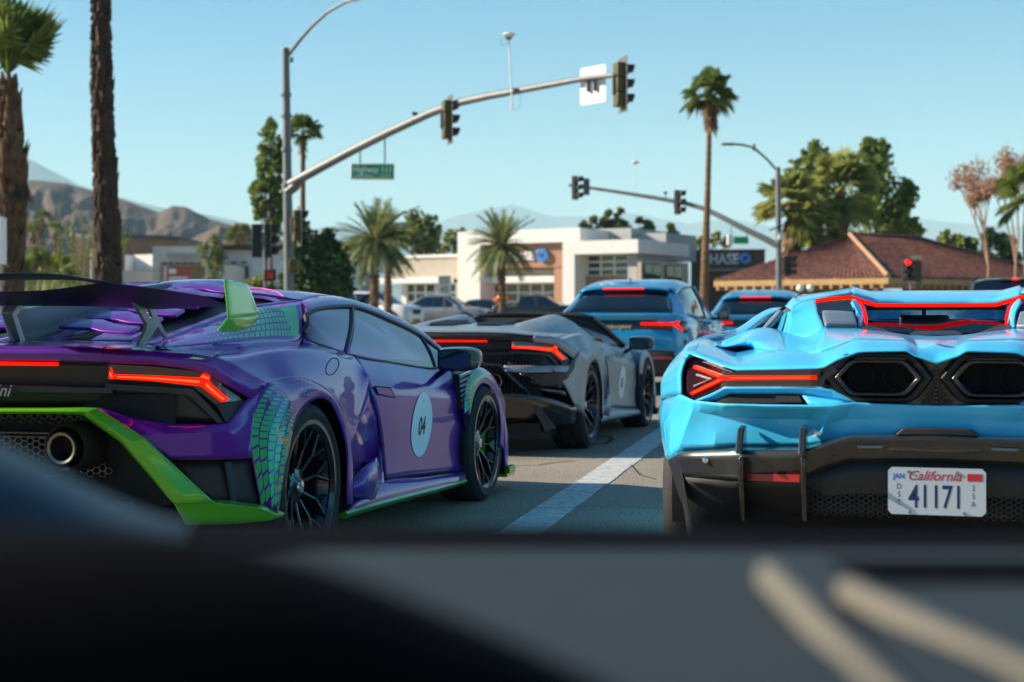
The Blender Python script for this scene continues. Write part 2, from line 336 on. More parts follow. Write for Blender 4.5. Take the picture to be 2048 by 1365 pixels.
def add_wheel(parent, x, y, r, w, rimr, capmat='chrome', calmat='black_gloss', spokes=10, style='y', yaw=0, rimmat='rim_black', rot=.2):
    key = (r, w, rimr, spokes, style, capmat, calmat, rimmat)
    ty, rim, disc, cal, cap = wheel_parts(r, w, rimr, spokes, style)
    def mk(name, mb, m, par, **kw):
        kk = key+(name,)
        if kk in WCACHE:
            o = bpy.data.objects.new(name, WCACHE[kk]); C.objects.link(o); o.parent = par; return o
        o = mb.build(name, m, par, **kw); WCACHE[kk] = o.data; return o
    t = mk('wheel', ty, 'tyre', parent, ang=30); t.location = (x, y, r)
    t.rotation_euler = (0, 0, (PI if x < 0 else 0)+yaw)
    o = mk('rim', rim, rimmat, t, ang=30); o.rotation_euler = (rot, 0, 0)
    mk('brake_disc', disc, 'disc', t, ang=30); o = mk('brake_caliper', cal, calmat, t, ang=30); o.rotation_euler = (R(0 if y > 1 else 180)+(PI if x < 0 else 0), 0, 0)
    mk('hub_cap', cap, capmat, t); return t
def liner(parent, y, r, x0=.55, x1=.93, zc=.345):
    for s in (-1, 1):
        m = MB(); v = []
        for i in range(17):
            a = R(-15+210*i/16); c, q = math.cos(a)*r, math.sin(a)*r
            v += [(s*x0, y+c, zc+q), (s*x1, y+c, zc+q)]
        m.add(v, [(2*i, 2*i+1, 2*i+3, 2*i+2) for i in range(16)]); m.add([(s*x0, y+math.cos(R(-15+210*i/16))*r, zc+math.sin(R(-15+210*i/16))*r) for i in range(17)], [tuple(range(17))])
        m.build('wheel_arch_liner', 'dark_void', parent)
def decal_squares(parent, P, spec, m, off=.0015, sgn=1, name='decal', size=1.0, skew=0):
    mb = MB()
    for (u, v, du, dv) in spec:
        c = []
        for a, b in ((-1,-1),(1,-1),(1,1),(-1,1)):
            uu = min(1, max(0, u+a*du)); vv = min(1, max(0, v+b*dv+skew*a*du)); c.append(P.ev(uu, vv)+P.nrm(uu, vv)*off*sgn)
        mb.add(c, [(0,1,2,3)])
    return mb
def resamp(P, n):
    P = [V((*p, 0)) if len(p) == 2 else V(p) for p in P]; L = [0]
    for a, b in zip(P, P[1:]): L.append(L[-1]+(b-a).length)
    o = []
    for i in range(n+1):
        d = L[-1]*i/n; k = 0
        while k < len(P)-2 and L[k+1] < d: k += 1
        o.append(P[k].lerp(P[k+1], (d-L[k])/max(1e-9, L[k+1]-L[k])))
    return o
def surf(fr, top, bot, off, dep, n=20, m=2, proj=None):      # solid strip that follows a car's curved tail, outlined in two lines
    A, B = resamp(top, n), resamp(bot, n); q = MB(); pr = proj or fr.R
    def pt(i, j, o): p = A[i].lerp(B[i], j/m); return pr(p.x, p.y, o)
    v = [pt(i, j, off) for i in range(n+1) for j in range(m+1)]; k = len(v); v += [p+V((0,dep,0)) for p in v]; w_ = m+1
    f = [(i*w_+j, i*w_+j+1, i*w_+w_+j+1, i*w_+w_+j) for i in range(n) for j in range(m)]; f += [tuple(x+k for x in reversed(t)) for t in f]
    for i in range(n): f += [(i*w_, i*w_+w_, k+i*w_+w_, k+i*w_), (i*w_+m, k+i*w_+m, k+i*w_+w_+m, i*w_+w_+m)]
    for j in range(m): f += [(j, k+j, k+j+1, j+1), (n*w_+j, n*w_+j+1, k+n*w_+j+1, k+n*w_+j)]
    return q.add(v, f)
def lightbar(fr, a_, b_, off, k, nm, o, n=14):
    q = surf(fr, a_, b_, off, .012, n, 1); (q if k == 0 else q.mirror()).build(nm, 'lamp_red', o, ang=60, bev=.0015)
    A_, B_ = resamp(a_, n), resamp(b_, n); mid = [(p.lerp(r, .36), p.lerp(r, .64)) for p, r in zip(A_, B_)][1:-1]
    q = surf(fr, [(a.x, a.y) for a, b in mid], [(b.x, b.y) for a, b in mid], off-.003, .005, n, 1); (q if k == 0 else q.mirror()).build('light_core', 'lamp_core', o, ang=60)
def find(P, y, z, u=.5, v=.5, off=.004):                      # point of a side panel at given y, z
    for i in range(12):
        p = P.ev(u, v); e = 1e-3; du = (P.ev(u+e, v)-p)/e; dv = (P.ev(u, v+e)-p)/e
        D = du.y*dv.z-dv.y*du.z; ry, rz = y-p.y, z-p.z
        u = min(.99, max(.01, u+(ry*dv.z-dv.y*rz)/D)); v = min(.99, max(.01, v+(du.y*rz-ry*du.z)/D))
    return V((P.ev(u, v).x+off, y, z))
def hexgrid(mb, inside, put, s, t, x0, x1, z0, z1, asp=1.0):
    # honeycomb ribs: put(x,z,depth) -> point
    i = 0; dx = s*1.5; dz = s*math.sqrt(3)*asp
    x = x0
    while x <= x1:
        z = z0+(dz/2 if i % 2 else 0)
        while z <= z1:
            if inside(x, z):
                o = [(x+s*math.cos(R(60*k)), z+s*asp*math.sin(R(60*k))) for k in range(6)]; q = [(x+(s-t)*math.cos(R(60*k)), z+(s-t)*asp*math.sin(R(60*k))) for k in range(6)]
                v = [put(a, b, 0) for a, b in o]+[put(a, b, 0) for a, b in q]+[put(a, b, .012) for a, b in q]
                mb.add(v, [(k, (k+1) % 6, 6+(k+1) % 6, 6+k) for k in range(6)]+[(6+k, 6+(k+1) % 6, 12+(k+1) % 6, 12+k) for k in range(6)])
            z += dz
        x += dx; i += 1
# ---------------------------------------------------------------- flanks shared by the purple coupe and the grey open car (same maker's shell)
S = Frame(-1.752, 6.646)
S.ry = [(0,-.93),(.5,-.90),(.75,-.80),(.88,-.66),(.95,-.5),(.985,-.38),(1.2,0)]
sx = S.x; sr = S.R
FLO = [sr(521,1012), sr(497,868), sr(508,815), sr(531,770), sx(552,761,.945), sx(595,756,.958), sx(646,777,.955), sx(678,817,.95), sx(695,876,.945), sx(701,935,.94), sx(700,1008,.94)]
FLI = [sx(*p, .978) for p in ((555,1030),(569,945),(584,866),(597,833),(612,811),(638,797),(660,806),(676,838),(686,868),(694,916),(693,1010))]
P_FLARE = Patch([FLO, [a.lerp(b, .5)+V((.016,0,.004)) for a, b in zip(FLO, FLI)], FLI])
TOPS = [sr(423,717), sx(472,711,.80), sx(548,697,.79), sx(607,692,.785), sx(655,697,.785), sx(709,714,.79), sx(722,742,.855)]
MIDS = [sr(478,743), sx(530,737,.90), sx(580,727,.91), sx(640,735,.91), sx(682,757,.91), sx(712,785,.905), sx(737,777,.90)]
P_FEND = Patch([TOPS, [a.lerp(b, .5)+V((.012,0,.02))*min(1, k) for k, (a, b) in enumerate(zip(TOPS, MIDS))], MIDS, [FLO[3], FLO[4], FLO[5], FLO[6], FLO[7], FLO[8], FLO[8].lerp(FLO[9], .4)]])
DR = [[sx(709,714,.79), sx(735,719,.79), sx(770,724,.795), sx(840,735,.80), sx(869,738,.805), sx(890,723,.80)],
      [sx(722,742,.855), sx(762,748,.86), sx(785,750,.86), sx(858,760,.86), sx(882,760,.86), sx(905,748,.855)],
      [sx(737,777,.90), sx(777,779,.91), sx(802,780,.912), sx(868,787,.91), sx(890,789,.91), sx(917,790,.915)],
      [sx(753,833,.905), sx(787,833,.912), sx(812,833,.912), sx(875,833,.91), sx(905,831,.912), sx(931,829,.92)],
      [sx(762,895,.892), sx(793,894,.897), sx(815,892,.898), sx(878,888,.897), sx(907,884,.898), sx(931,880,.905)],
      [sx(769,959,.895), sx(795,956,.895), sx(820,952,.895), sx(880,946,.895), sx(906,942,.90), sx(929,939,.905)]]
P_DOOR = Patch(DR)
FFO = [sx(*p) for p in ((927,830,.955),(929,777,.955),(936,754,.95),(951,737,.94),(968,739,.93),(983,751,.93),(995,771,.935),(1001,792,.94),(1004,824,.95),(1005,865,.96),(1004,900,.965))]
FFI = [sx(*p, .972) for p in ((939,832),(945,801),(953,779),(965,766),(977,770),(985,781),(991,795),(996,812),(999,832),(1000.5,860),(999,894))]
P_FFLARE = Patch([FFO, [a.lerp(b, .5)+V((.012,0,.003)) for a, b in zip(FFO, FFI)], FFI])
def flanks(T, m, flare_m, sill_m, strip_m, vent=True):
    for P, nm, mm, nu, nv in ((P_FLARE, 'rear_wheel_flare', flare_m, 8, 44), (P_FFLARE, 'front_wheel_flare', flare_m, 8, 40), (P_FEND, 'rear_fender', m, 20, 28)):
        both(nm, MB().patch(P, nu, nv), mm, T, sol=.006, ang=50)
    d1, d2 = both('door', MB().patch(P_DOOR, 28, 24), m, T, sol=.006, ang=50)
    # hollow in front of the rear wheel leading to the side intake
    A = [FLO[8].lerp(FLO[9], .4), FLO[9], FLO[10], sx(697,1030,.95)]; D_ = [DR[2][0], DR[3][0], DR[4][0], sx(769,985,.92)]
    B = [P_FEND.ev(.83, 1), sx(733,865,.875), sx(742,940,.845), sx(738,1005,.93)]
    both('intake_surround', MB().patch(Patch([A, [a.lerp(b, .6)-V((.02,0,0)) for a, b in zip(A, B)], B, D_]), 12, 14), m, T, sol=.006, ang=50)
    q = MB(); q.patch(Patch([[sx(751,916,.93), sx(757,935,.955), sx(758,955,.965), sx(752,985,.955), sx(747,1003,.94)], [sx(735,930,.94), sx(733,945,.965), sx(730,965,.975), sx(727,985,.965), sx(738,1000,.945)], [sx(703,962,.93), sx(700,970,.94), sx(699,978,.945), sx(699,986,.94), sx(700,993,.93)]]), 8, 10)
    both('side_intake_blade', q, m, T, sol=.012, ang=60)
    q = MB(); q.prism([sx(752,925,.92), sx(760,935,.90), sx(764,990,.90), sx(752,1000,.92)], (-.06,0,0)); both('side_intake_opening', q, 'dark_void', T)
    # fender between the door and the front wheel
    LE = [r_[-1] for r_ in DR]; G_ = [LE[0], sx(930,738,.80), sx(952,735,.86)]
    RE = [sx(945,734,.80), sx(938,752,.93), sx(930,776,.945), sx(928,829,.95), sx(935,880,.93), sx(934,940,.935)]
    q = MB(); q.patch(Patch([LE, [a.lerp(b, .5)-V((.008,0,0)) for a, b in zip(LE, RE)], RE]), 8, 20); both('front_fender_panel', q, m, T, sol=.006, ang=50)
    if vent:
        q = MB(); q.prism([sx(917,748,.925), sx(945,737,.925), sx(931,775,.955), sx(926,820,.955), sx(922,790,.945)], (-.03,0,0)); vo = both('fender_vent', q, 'black_satin', T)
        for k in range(6):
            t_ = k/6; a, b = sx(918+3*t_, 752+58*t_, .947), sx(943-16*t_, 742+62*t_, .962)
            q = MB(); q.prism([a, b, b+V((.006,.0,-.012)), a+V((.006,0,-.012))], (-.02,.03,0)); both('vent_slat', q, 'black_gloss', T)
    # top of the front wing and the bonnet, up to the windscreen foot
    q = MB()
    cs = [(2.42,.80,.86),(2.62,.815,.90),(2.85,.79,.93),(3.1,.72,.90),(3.35,.62,.84),(3.55,.50,.74)]
    rows = [[V((0,y,z-.03)), V((xw*.35,y,z-.03)), V((xw*.62,y,z-.012)), V((xw*.80,y,z+(.0 if y>2.5 else -.01))), V((xw*.95,y,z-.045)), V((xw+.03,y,z-.13))] for y, z, xw in cs]
    rows = [[V((p.x, p.y, p.z-.10)) if k < 3 else V((p.x,p.y,p.z-.03)) for k, p in enumerate(r_)] for r_ in rows]
    both('bonnet', q.patch(Patch(rows), 14, 16), m, T, sol=.006, ang=60)
    # nose, front corner and bumper
    q = MB(); q.patch(Patch([[V((0,3.55,.40)), V((.5,3.5,.41)), V((.74,3.36,.50)), V((.9,3.1,.62)), V((.93,2.98,.60))], [V((0,3.66,.26)), V((.5,3.6,.26)), V((.8,3.42,.28)), V((.94,3.14,.34)), V((.955,3.0,.4))], [V((0,3.62,.12)), V((.5,3.58,.12)), V((.82,3.4,.12)), V((.95,3.12,.13)), V((.96,3.0,.16))]]), 10, 16)
    both('front_bumper', q, m, T, sol=.01, ang=60)
    q = MB(); q.prism([V((0,3.68,.10)), V((.6,3.62,.10)), V((.86,3.44,.10)), V((.985,3.15,.10)), V((.985,2.98,.10)), V((.8,2.98,.10)), V((0,3.3,.10))], (0,0,.018)); both('front_splitter', q, strip_m, T)
    q = MB(); q.prism([V((.95,3.05,.118)), V((.985,3.04,.118)), V((.99,3.16,.118)), V((.95,3.2,.118))], (0,0,.04)); both('splitter_fin', q, strip_m, T, bev=.004)
    # sill
    A = [sx(700,1008,.94), sx(769,962,.90), sx(850,953,.895), sx(929,942,.90)]; B = [sx(697,1018,.955), sx(770,983,.94), sx(850,966,.94), sx(930,951,.94)]; D_ = [sx(692,1030,.95), sx(771,1006,.95), sx(850,986,.95), sx(931,961,.95)]
    both('side_skirt', MB().patch(Patch([A, B, D_]), 8, 14), sill_m, T, sol=.01, ang=60)
    q = MB(); pts = [sx(690,1031,.955), sx(745,1014,.972), sx(804,998,.975), sx(870,981,.972), sx(931,964,.96)]
    for a, b in zip(pts, pts[1:]): q.prism([a+V((0,0,.016)), a+V((.012,0,.006)), a+V((.0,0,-.014)), a+V((-.07,0,-.014))], b-a)
    both('skirt_blade', q, strip_m, T, ang=60)
    # floor and inner tub, so daylight does not pass through the shell
    q = MB(); q.box((0,1.3,.19), (1.5,4.3,.12)); q.box((0,-.25,.42), (1.1,.9,.5)); q.box((0,2.95,.42), (1.2,.8,.44)); q.box((0,1.25,.46), (1.62,1.75,.42)); q.build('inner_tub', 'dark_void', T, smooth=False)
    liner(T, 0.0, .375, .52, .93); liner(T, 2.62, .36, .55, .93, .33)
    for s in (-1, 1):
        add_wheel(T, s*.825, 0.0, .348, .29, .262, 'chrome', 'green' if m == 'purple' else 'reflector_red')
        add_wheel(T, s*.845, 2.62, .33, .25, .258, 'chrome', 'green' if m == 'purple' else 'reflector_red', rot=.5)
    return d1, d2
def door_mirror(T, xb=.80, P0=(1.86,.80), m='black_gloss'):
    y0, z0 = P0
    q = MB(); q.patch(Patch([[V((.80,2.05,.70)), V((.86,2.02,.735)), V((.93,1.97,.775)), V((.97,1.93,.80))], [V((.80,2.16,.715)), V((.86,2.1,.75)), V((.93,2.03,.79)), V((.97,1.98,.81))]]), 4, 8); both('mirror_arm', q, m, T, sol=.03)
    H = []
    for x, s in ((.90,.55),(.915,.9),(1.0,1.0),(1.075,.95),(1.115,.72),(1.13,.35)):
        H.append([V((x, y0+dy*s, z0+dz*s)) for dy, dz in ((-.02,.055),(.05,.065),(.12,.045),(.13,-.01),(.09,-.05),(0,-.062),(-.025,-.05),(-.02,.055))])
    q = MB(); q.patch(Patch(H), 16, 28); q.add(H[0][:7], [tuple(range(7))]); q.add(H[-1][:7], [tuple(range(7))])
    a, b = both('door_mirror', q, m, T, ang=40)
    q = MB(); q.prism([V((x, y0-.028, z)) for x, z in ((.915,z0-.035),(.94,z0-.048),(1.06,z0-.045),(1.085,z0-.02),(1.085,z0+.03),(1.06,z0+.045),(.93,z0+.045),(.915,z0+.03))], (0,.004,0)); both('mirror_glass', q, 'mirror', T)
# ---------------------------------------------------------------- purple coupe with rear wing
T = thing('sports_car', 'purple coupe with green patterned flares, big rear wing and 04 roundel on its door', 'sports car', S.o, -R(15))
DOORS = flanks(T, 'purple', 'purple', 'purple', 'green')
def strip(rows, name, m, nu=6, nv=24, lu=False, lv=False, sol=.006, ang=40, sym=True, bev=0):
    P = Patch(rows, lu, lv); q = MB().patch(P, nu, nv)
    return both(name, q, m, T, sol=sol, ang=ang, bev=bev) if sym else q.build(name, m, T, sol=sol, ang=ang, bev=bev)
c0 = lambda z, y=-.93: V((0, y, z))
k0 = lambda py, off=0: V((0, sr(0,py,off).y-.006, sr(0,py,off).z))
def tail(m, lip_m, bump_m):
    global top, bot
    # painted lip above the lamps
    top = [k0(694), sr(0,694), sr(105,694), sr(205,696), sr(312,706), sr(380,711), sr(423,717), sr(478,743), sr(531,770)]
    bot = [k0(721), sr(0,721), sr(105,722), sr(205,725), sr(308,729), sr(365,736), sr(410,744), sr(455,772), sr(503,799)]
    strip([top, [a.lerp(b, .45)+V((0,-.016,0)) for a, b in zip(top, bot)], bot], 'tail_lip', lip_m, 8, 40, lv=True, ang=60)
    strip([bot, [p+V((0,.16,-.01)) for p in bot]], 'lip_underside', 'black_satin', 2, 30, lv=True)
    q = MB(); a, b = sr(205,697), sr(216,724); q.tube([a+V((0,-.0155,0)), a.lerp(b,.5)+V((0,-.018,0)), b+V((0,-.004,0))], .0022, 5); both('panel_seam', q, 'dark_void', T)
    # lamp recess, black
    rc = [p+V((0,.07,0)) for p in bot]
    rb = [k0(815,.10), sr(0,815,.10), sr(105,815,.1), sr(193,815,.1), sr(300,835,.09), sr(349,848,.08), sr(420,849,.05), sr(470,830,.02), sr(488,803,.0)]
    strip([rc, rb], 'lamp_recess', 'black_satin', 6, 40, lv=True)
    q = MB(); q.prism([k0(770,.03), sr(0,770,.03), sr(225,775,.03), sr(225,789,.03), sr(0,786,.03), k0(786,.03)], (0,.03,0)); both('tail_crossbar', q, 'black_satin', T, bev=.004)
    both('lamp_frame', surf(S, [(210,768),(386,778),(452,846)], [(210,779),(377,790),(436,848)], .02, .05), 'black_satin', T, ang=50)
    both('lamp_corner_trim', surf(S, [(489,801),(470,834)], [(433,810),(452,846)], .004, .03, 6), 'black_plastic', T)
    # rear lamps
    tl = both('tail_light', surf(S, [(217,729),(300,733),(410,745),(489,799)], [(216,758),(300,762),(386,774),(431,809)], .016, .05, 24, 3), 'lamp_glass_dark', T, ang=50)
    for k, o in enumerate(tl):
        for nm, a_, b_ in (('light_bar', [(221,749),(300,751),(398,756),(414,757)], [(221,758),(300,762),(396,772),(409,776)]), ('light_bar', [(414,757),(424,770),(458,800)], [(404,774),(409,779),(443,805)]), ('light_bar', [(408,745),(420,750)], [(396,759),(416,766)]), ('light_bar_end', [(221,735),(227,752)], [(217,757),(222,759)])):
            lightbar(S, a_, b_, .010, k, nm, o)
    q = MB(); q.prism([k0(724,-.008), sr(0,724,-.008), sr(112,726,-.008), sr(112,732,-.008), sr(0,731,-.008), k0(731,-.008)], (0,.02,0)); both('high_brake_light', q, 'lamp_red', T, bev=.002)
    # painted bumper corner
    B0 = [sr(197,818), sr(265,836), sr(349,849), sr(420,850), sr(455,847), sr(490,803), sr(531,770)]
    B1 = [sr(199,821,-.03), sr(283,871,-.06), sr(349,869,-.06), sr(420,866,-.05), sr(466,862,-.04), sr(499,850,-.01), sr(508,815)]
    B2 = [sr(204,826,-.03), sr(300,892,-.055), sr(338,919,-.05), sr(420,919,-.04), sr(470,918,-.03), sr(500,917,-.006), sr(500,890)]
    strip([B0, B1, B2], 'rear_bumper', bump_m, 8, 24, lu=True, lv=True, ang=25, sol=.008)
    B3 = [p+V((0,.14,.0)) for p in B2]
    strip([B2, B3], 'bumper_underside', 'black_satin', 2, 24, lv=True)
tail('purple', 'purple', 'purple')
# deck behind the engine cover
dk = [[k0(694), V((.3,-.918,.932)), sr(205,696), sr(312,706), sr(380,711), sr(423,717)], [c0(.945,-.78), V((.3,-.78,.945)), S.z(210,694,.94), sx(312,700,.60), sx(390,701,.68), sx(440,706,.73)], [c0(.95,-.62), V((.3,-.62,.95)), V((.48,-.62,.948)), sx(330,694,.60), sx(434,688,.70), sx(500,690,.745)]]
strip(dk, 'rear_deck', 'purple', 8, 20, ang=60)
text('lettering', 'Lamborghini', .066, 'fin_grey', T, facing((0, -.925, .752), 0, -1), .003, .35)
# dark outlet panel below it
strip([[sr(338,919,.07), sr(420,919,.06), sr(503,917,.03)], [sr(380,965,.06), sr(440,965,.05), sr(505,965,.03)], [sr(430,1008,.03), sr(480,1010,.03), sr(523,1016,.03)]], 'wheel_outlet_panel', 'black_plastic', 4, 8)
q = MB(); q.prism([sr(448,925,.02), sr(454,925,.02), sr(470,1008,.02), sr(462,1008,.02)], (0,.05,0)); both('outlet_vane', q, 'black_satin', T)
# green diffuser frame
go = [k0(819,-.06), sr(0,819,-.06), sr(100,819,-.06), sr(168,818,-.06), sr(197,819,-.06), sr(295,881,-.10), sr(427,1006,-.14)]
gi = [k0(826,-.055), sr(0,826,-.055), sr(100,826,-.055), sr(155,827,-.055), sr(166,828,-.055), sr(242,883,-.075), sr(347,1006,-.11)]
strip([go, [a.lerp(b,.5)+V((0,-.02,0)) for a, b in zip(go, gi)], gi], 'diffuser_frame', 'green', 6, 36, lv=True, ang=25, sol=.012, lu=True)
strip([gi, [p+V((-.01,.16,0)) for p in gi]], 'diffuser_frame_return', 'green', 2, 36, lv=True)
q = MB(); q.prism([sr(345,1005,-.11), sr(427,1006,-.14), sr(522,1018,-.10), sr(554,1034,-.02), sr(541,1043,-.02), sr(470,1048,-.10), sr(371,1053,-.12)], (0,.10,0)); both('diffuser_winglet', q, 'green', T, bev=.006)
# honeycomb panels, sump and tailpipes
q = MB(); hexgrid(q, lambda a, b: True, lambda a, b, d: V((a, -.86+d+.05*(a*a), b)), .0135, .0028, 0, .50, .665, .70); hexgrid(q, lambda a, b: True, lambda a, b, d: V((a, -.86+d+.05*(a*a), b)), .0135, .0028, .012, .50, .66, .66)
for s in both('honeycomb_grille', q, 'black_satin', T, smooth=False): stuff(s)
q = MB(); hexgrid(q, lambda a, b: a < .42+(.62-b)*.75 and math.hypot(a-.41, b-.573) > .07, lambda a, b, d: V((a, -.845+d, b)), .0165, .0035, 0, .64, .47, .612, .8)
for s in both('honeycomb_grille', q, 'black_gloss', T, smooth=False): stuff(s)
q = MB(); q.box((0,-.79,.56), (1.5,.04,.40)); q.box((0,-.70,.80), (1.2,.1,.12)); q.build('rear_bulkhead', 'dark_void', T, smooth=False)
q = MB(); q.box((.20,-.90,.622), (.5,.10,.005)); q.box((.20,-.90,.607), (.5,.08,.004)); both('heat_slats', q, 'black_gloss', T)
q = MB(); q.lathe([(.046,0),(.056,-.004),(.058,.006),(.058,.18),(.050,.18),(.050,.01),(.046,0)], (.414,-.99,.573), 'y', 40); pipes = both('exhaust_pipe', q, 'titan', T, ang=50)
for k, o in enumerate(pipes):
    q = MB(); q.lathe([(.05,.10),(.0,.10)], (.414,-.99,.573), 'y', 24); q.lathe([(.072,.13),(.072,.03),(.080,.02),(.088,.05),(.09,.16)], (.414,-.99,.573), 'y', 32); (q if k == 0 else q.mirror()).build('pipe_shroud', 'black_satin', o, ang=50)
q = MB(); q.prism([c0(.475,-1.0), V((.28,-1.0,.475)), V((.30,-.99,.468)), V((0,-.99,.468))], (0,.25,-.02)); both('diffuser_lip', q, 'titan', T)
strip([[c0(.46,-.98), V((.30,-.98,.46)), V((.42,-.95,.40)), V((.66,-.92,.38))], [c0(.36,-.90), V((.30,-.90,.36)), V((.42,-.88,.34)), V((.68,-.9,.33))], [c0(.20,-.7), V((.3,-.7,.20)), V((.45,-.7,.20)), V((.7,-.7,.20))]], 'diffuser', 'black_plastic', 6, 12, ang=40)
for xx in (.16, .36, .56):
    q = MB(); q.prism([V((xx,-1.0,.42)), V((xx,-1.02,.25)), V((xx,-.7,.16)), V((xx,-.8,.36))], (.012,0,0)); both('diffuser_strake', q, 'black_satin', T)
# side marker lamps
q = MB(); q.prism([P_FLARE.ev(u, v)+P_FLARE.nrm(u, v)*(-.002) for u, v in ((.52,.175),(.93,.172),(.90,.145),(.60,.150))], (.006,0,0)); both('side_marker_light', q, 'lamp_red_dim', T, bev=.002)
# fuel flap, door handle, shut lines
def loop_on(P, cs, r=.002, off=.001):
    q = MB(); q.tube([P.ev(u, v)+(P.nrm(u, v)*off) for u, v in cs], r, 5, cap=False); return q
fc = [(.55+.36*math.cos(a)*.55-.02*math.sin(a), .60+.045*math.sin(a)-.05*math.cos(a)) for a in [2*PI*k/28 for k in range(29)]]
both('fuel_flap_seam', loop_on(P_FEND, fc, .0022, .0035*(1 if P_FEND.nrm(.5,.5).x > 0 else -1)), 'dark_void', T)
both('door_seam', MB().tube([r_[0]+V((.002,0,0)) for r_ in [[P_DOOR.ev(k/20, 0)] for k in range(21)]], .004, 5).tube([P_DOOR.ev(1, k/20)+V((.002,0,0)) for k in range(21)], .004, 5).tube([P_DOOR.ev(k/20, 1)+V((.002,0,0)) for k in range(21)], .004, 5), 'dark_void', T)
for k, d in enumerate(DOORS):
    q = MB(); pts = [sx(749,773,.912), sx(780,776,.915), sx(789,796,.915), sx(755,789,.912)]; q.prism([p+V((.004,0,0)) for p in pts], (-.02,0,0)); (q if k == 0 else q.mirror()).build('door_handle', 'purple', d, bev=.004)
    q = MB(); q.tube([p+V((.004,0,0)) for p in pts]+[pts[0]+V((.004,0,0))], .003, 5); (q if k == 0 else q.mirror()).build('handle_seam', 'dark_void', d)
    # roundel
    cc = P_DOOR.ev(.615, .585); n_ = 40; q = MB()
    on = lambda yy, zz, off: find(P_DOOR, yy, zz, .6, .55, off)
    cy, cz = sx(843,850,.91).y, sx(843,850,.91).z; rr = .163
    v = [on(cy, cz, .006)]; f = []
    for ring in range(1, 5):
        for j in range(n_): a = 2*PI*j/n_; v.append(on(cy+math.cos(a)*rr*ring/4, cz+math.sin(a)*rr*ring/4, .006))
    f = [(0, 1+j, 1+(j+1) % n_) for j in range(n_)]+[(1+r0*n_+j, 1+(r0+1)*n_+j, 1+(r0+1)*n_+(j+1) % n_, 1+r0*n_+(j+1) % n_) for r0 in range(3) for j in range(n_)]
    q.add(v, f); (q if k == 0 else q.mirror()).build('door_roundel', 'decal_white', d, ang=180)
    s = 1 if k == 0 else -1
    for nm, tx, sz, dz_, bo in (('roundel_number', '04', .13, -.05, .003), ('roundel_crest', 'V', .03, .11, 0)):
        o = text(nm, tx, sz, 'ink', d, facing((s, cy, cz+dz_), s, 0), .0, 0, 'CENTER', .85, bo)
        for vv in o.data.vertices: vv.co.x = s*on(vv.co.y, vv.co.z, .0075).x
SG = 1 if P_FLARE.nrm(.5,.5).x > 0 else -1
# green-square pattern on the flares (flat print laid on the paint)
sp = []
for i in range(26):
    for j in range(5):
        v = .012+i*.0205+(.0102 if j % 2 else 0); u = .11+j*.19
        if v > .52: continue
        fade = min(1, max(.28, (.42-v)/.25))
        if v > .33 and j > 3: continue
        sp.append((u, v, .083*fade, .0080*fade))
for o_ in both('flare_pattern', decal_squares(T, P_FLARE, sp, '', .004, SG, skew=.09), 'decal_green', T, smooth=False): stuff(o_)
sp = []
for i in range(22):
    for j in range(4):
        v = .02+i*.022+(.011 if j % 2 else 0); u = .15+j*.22
        fade = 1 if v < .22 else max(.3, 1-(v-.22)*2.4)
        sp.append((u, v, .09*fade, .009*fade))
for o_ in both('flare_pattern', decal_squares(T, P_FFLARE, sp, '', .004, SG, skew=.05), 'decal_green', T, smooth=False): stuff(o_)
# ---- greenhouse
wt = [sx(612,632,.665), sx(630,619,.655), sx(670,613,.64), sx(717,615,.64), sx(777,639,.665), sx(836,669,.70), sx(887,709,.765)]
wb = [sx(606,668,.70), sx(620,684,.745), sx(650,695,.775), sx(709,714,.79), sx(796,730,.80), sx(869,738,.805), sx(890,722,.80)]
P_WIN = Patch([wt, [a.lerp(b,.5)+V((.012,0,0)) for a, b in zip(wt, wb)], wb])
def sub(P, pts, off=0):
    n = len(pts)
    return [P.ev(u, v)+V((off,0,0)) for u, v in pts]
def winpane(v0, v1, u0=.07, u1=.95):
    q = MB(); n = 12; v = []
    for i in range(7):
        for j in range(n+1): v.append(P_WIN.ev(u0+(u1-u0)*i/6, v0+(v1-v0)*j/n))
    q.add(v, [(i*(n+1)+j, i*(n+1)+j+1, (i+1)*(n+1)+j+1, (i+1)*(n+1)+j) for i in range(6) for j in range(n)]); return q
both('quarter_window', winpane(.06, .44), 'car_glass', T); both('door_window', winpane(.475, .83), 'car_glass', T); both('mirror_window', winpane(.855, .975), 'car_glass', T)
def winbar(pts, r): q = MB(); q.tube([P_WIN.ev(u, v) for u, v in pts], r, 6); return q
both('window_frame', winbar([(k/12, .457) for k in range(13)], .012), 'black_satin', T); both('window_frame', winbar([(k/12, .842) for k in range(13)], .010), 'black_satin', T)
both('window_frame', winbar([(.02, k/40) for k in range(41)], .013), 'black_satin', T); both('window_frame', winbar([(.985, k/40) for k in range(41)], .007), 'black_satin', T); both('window_frame', winbar([(k/12, .012) for k in range(13)], .016), 'black_satin', T)
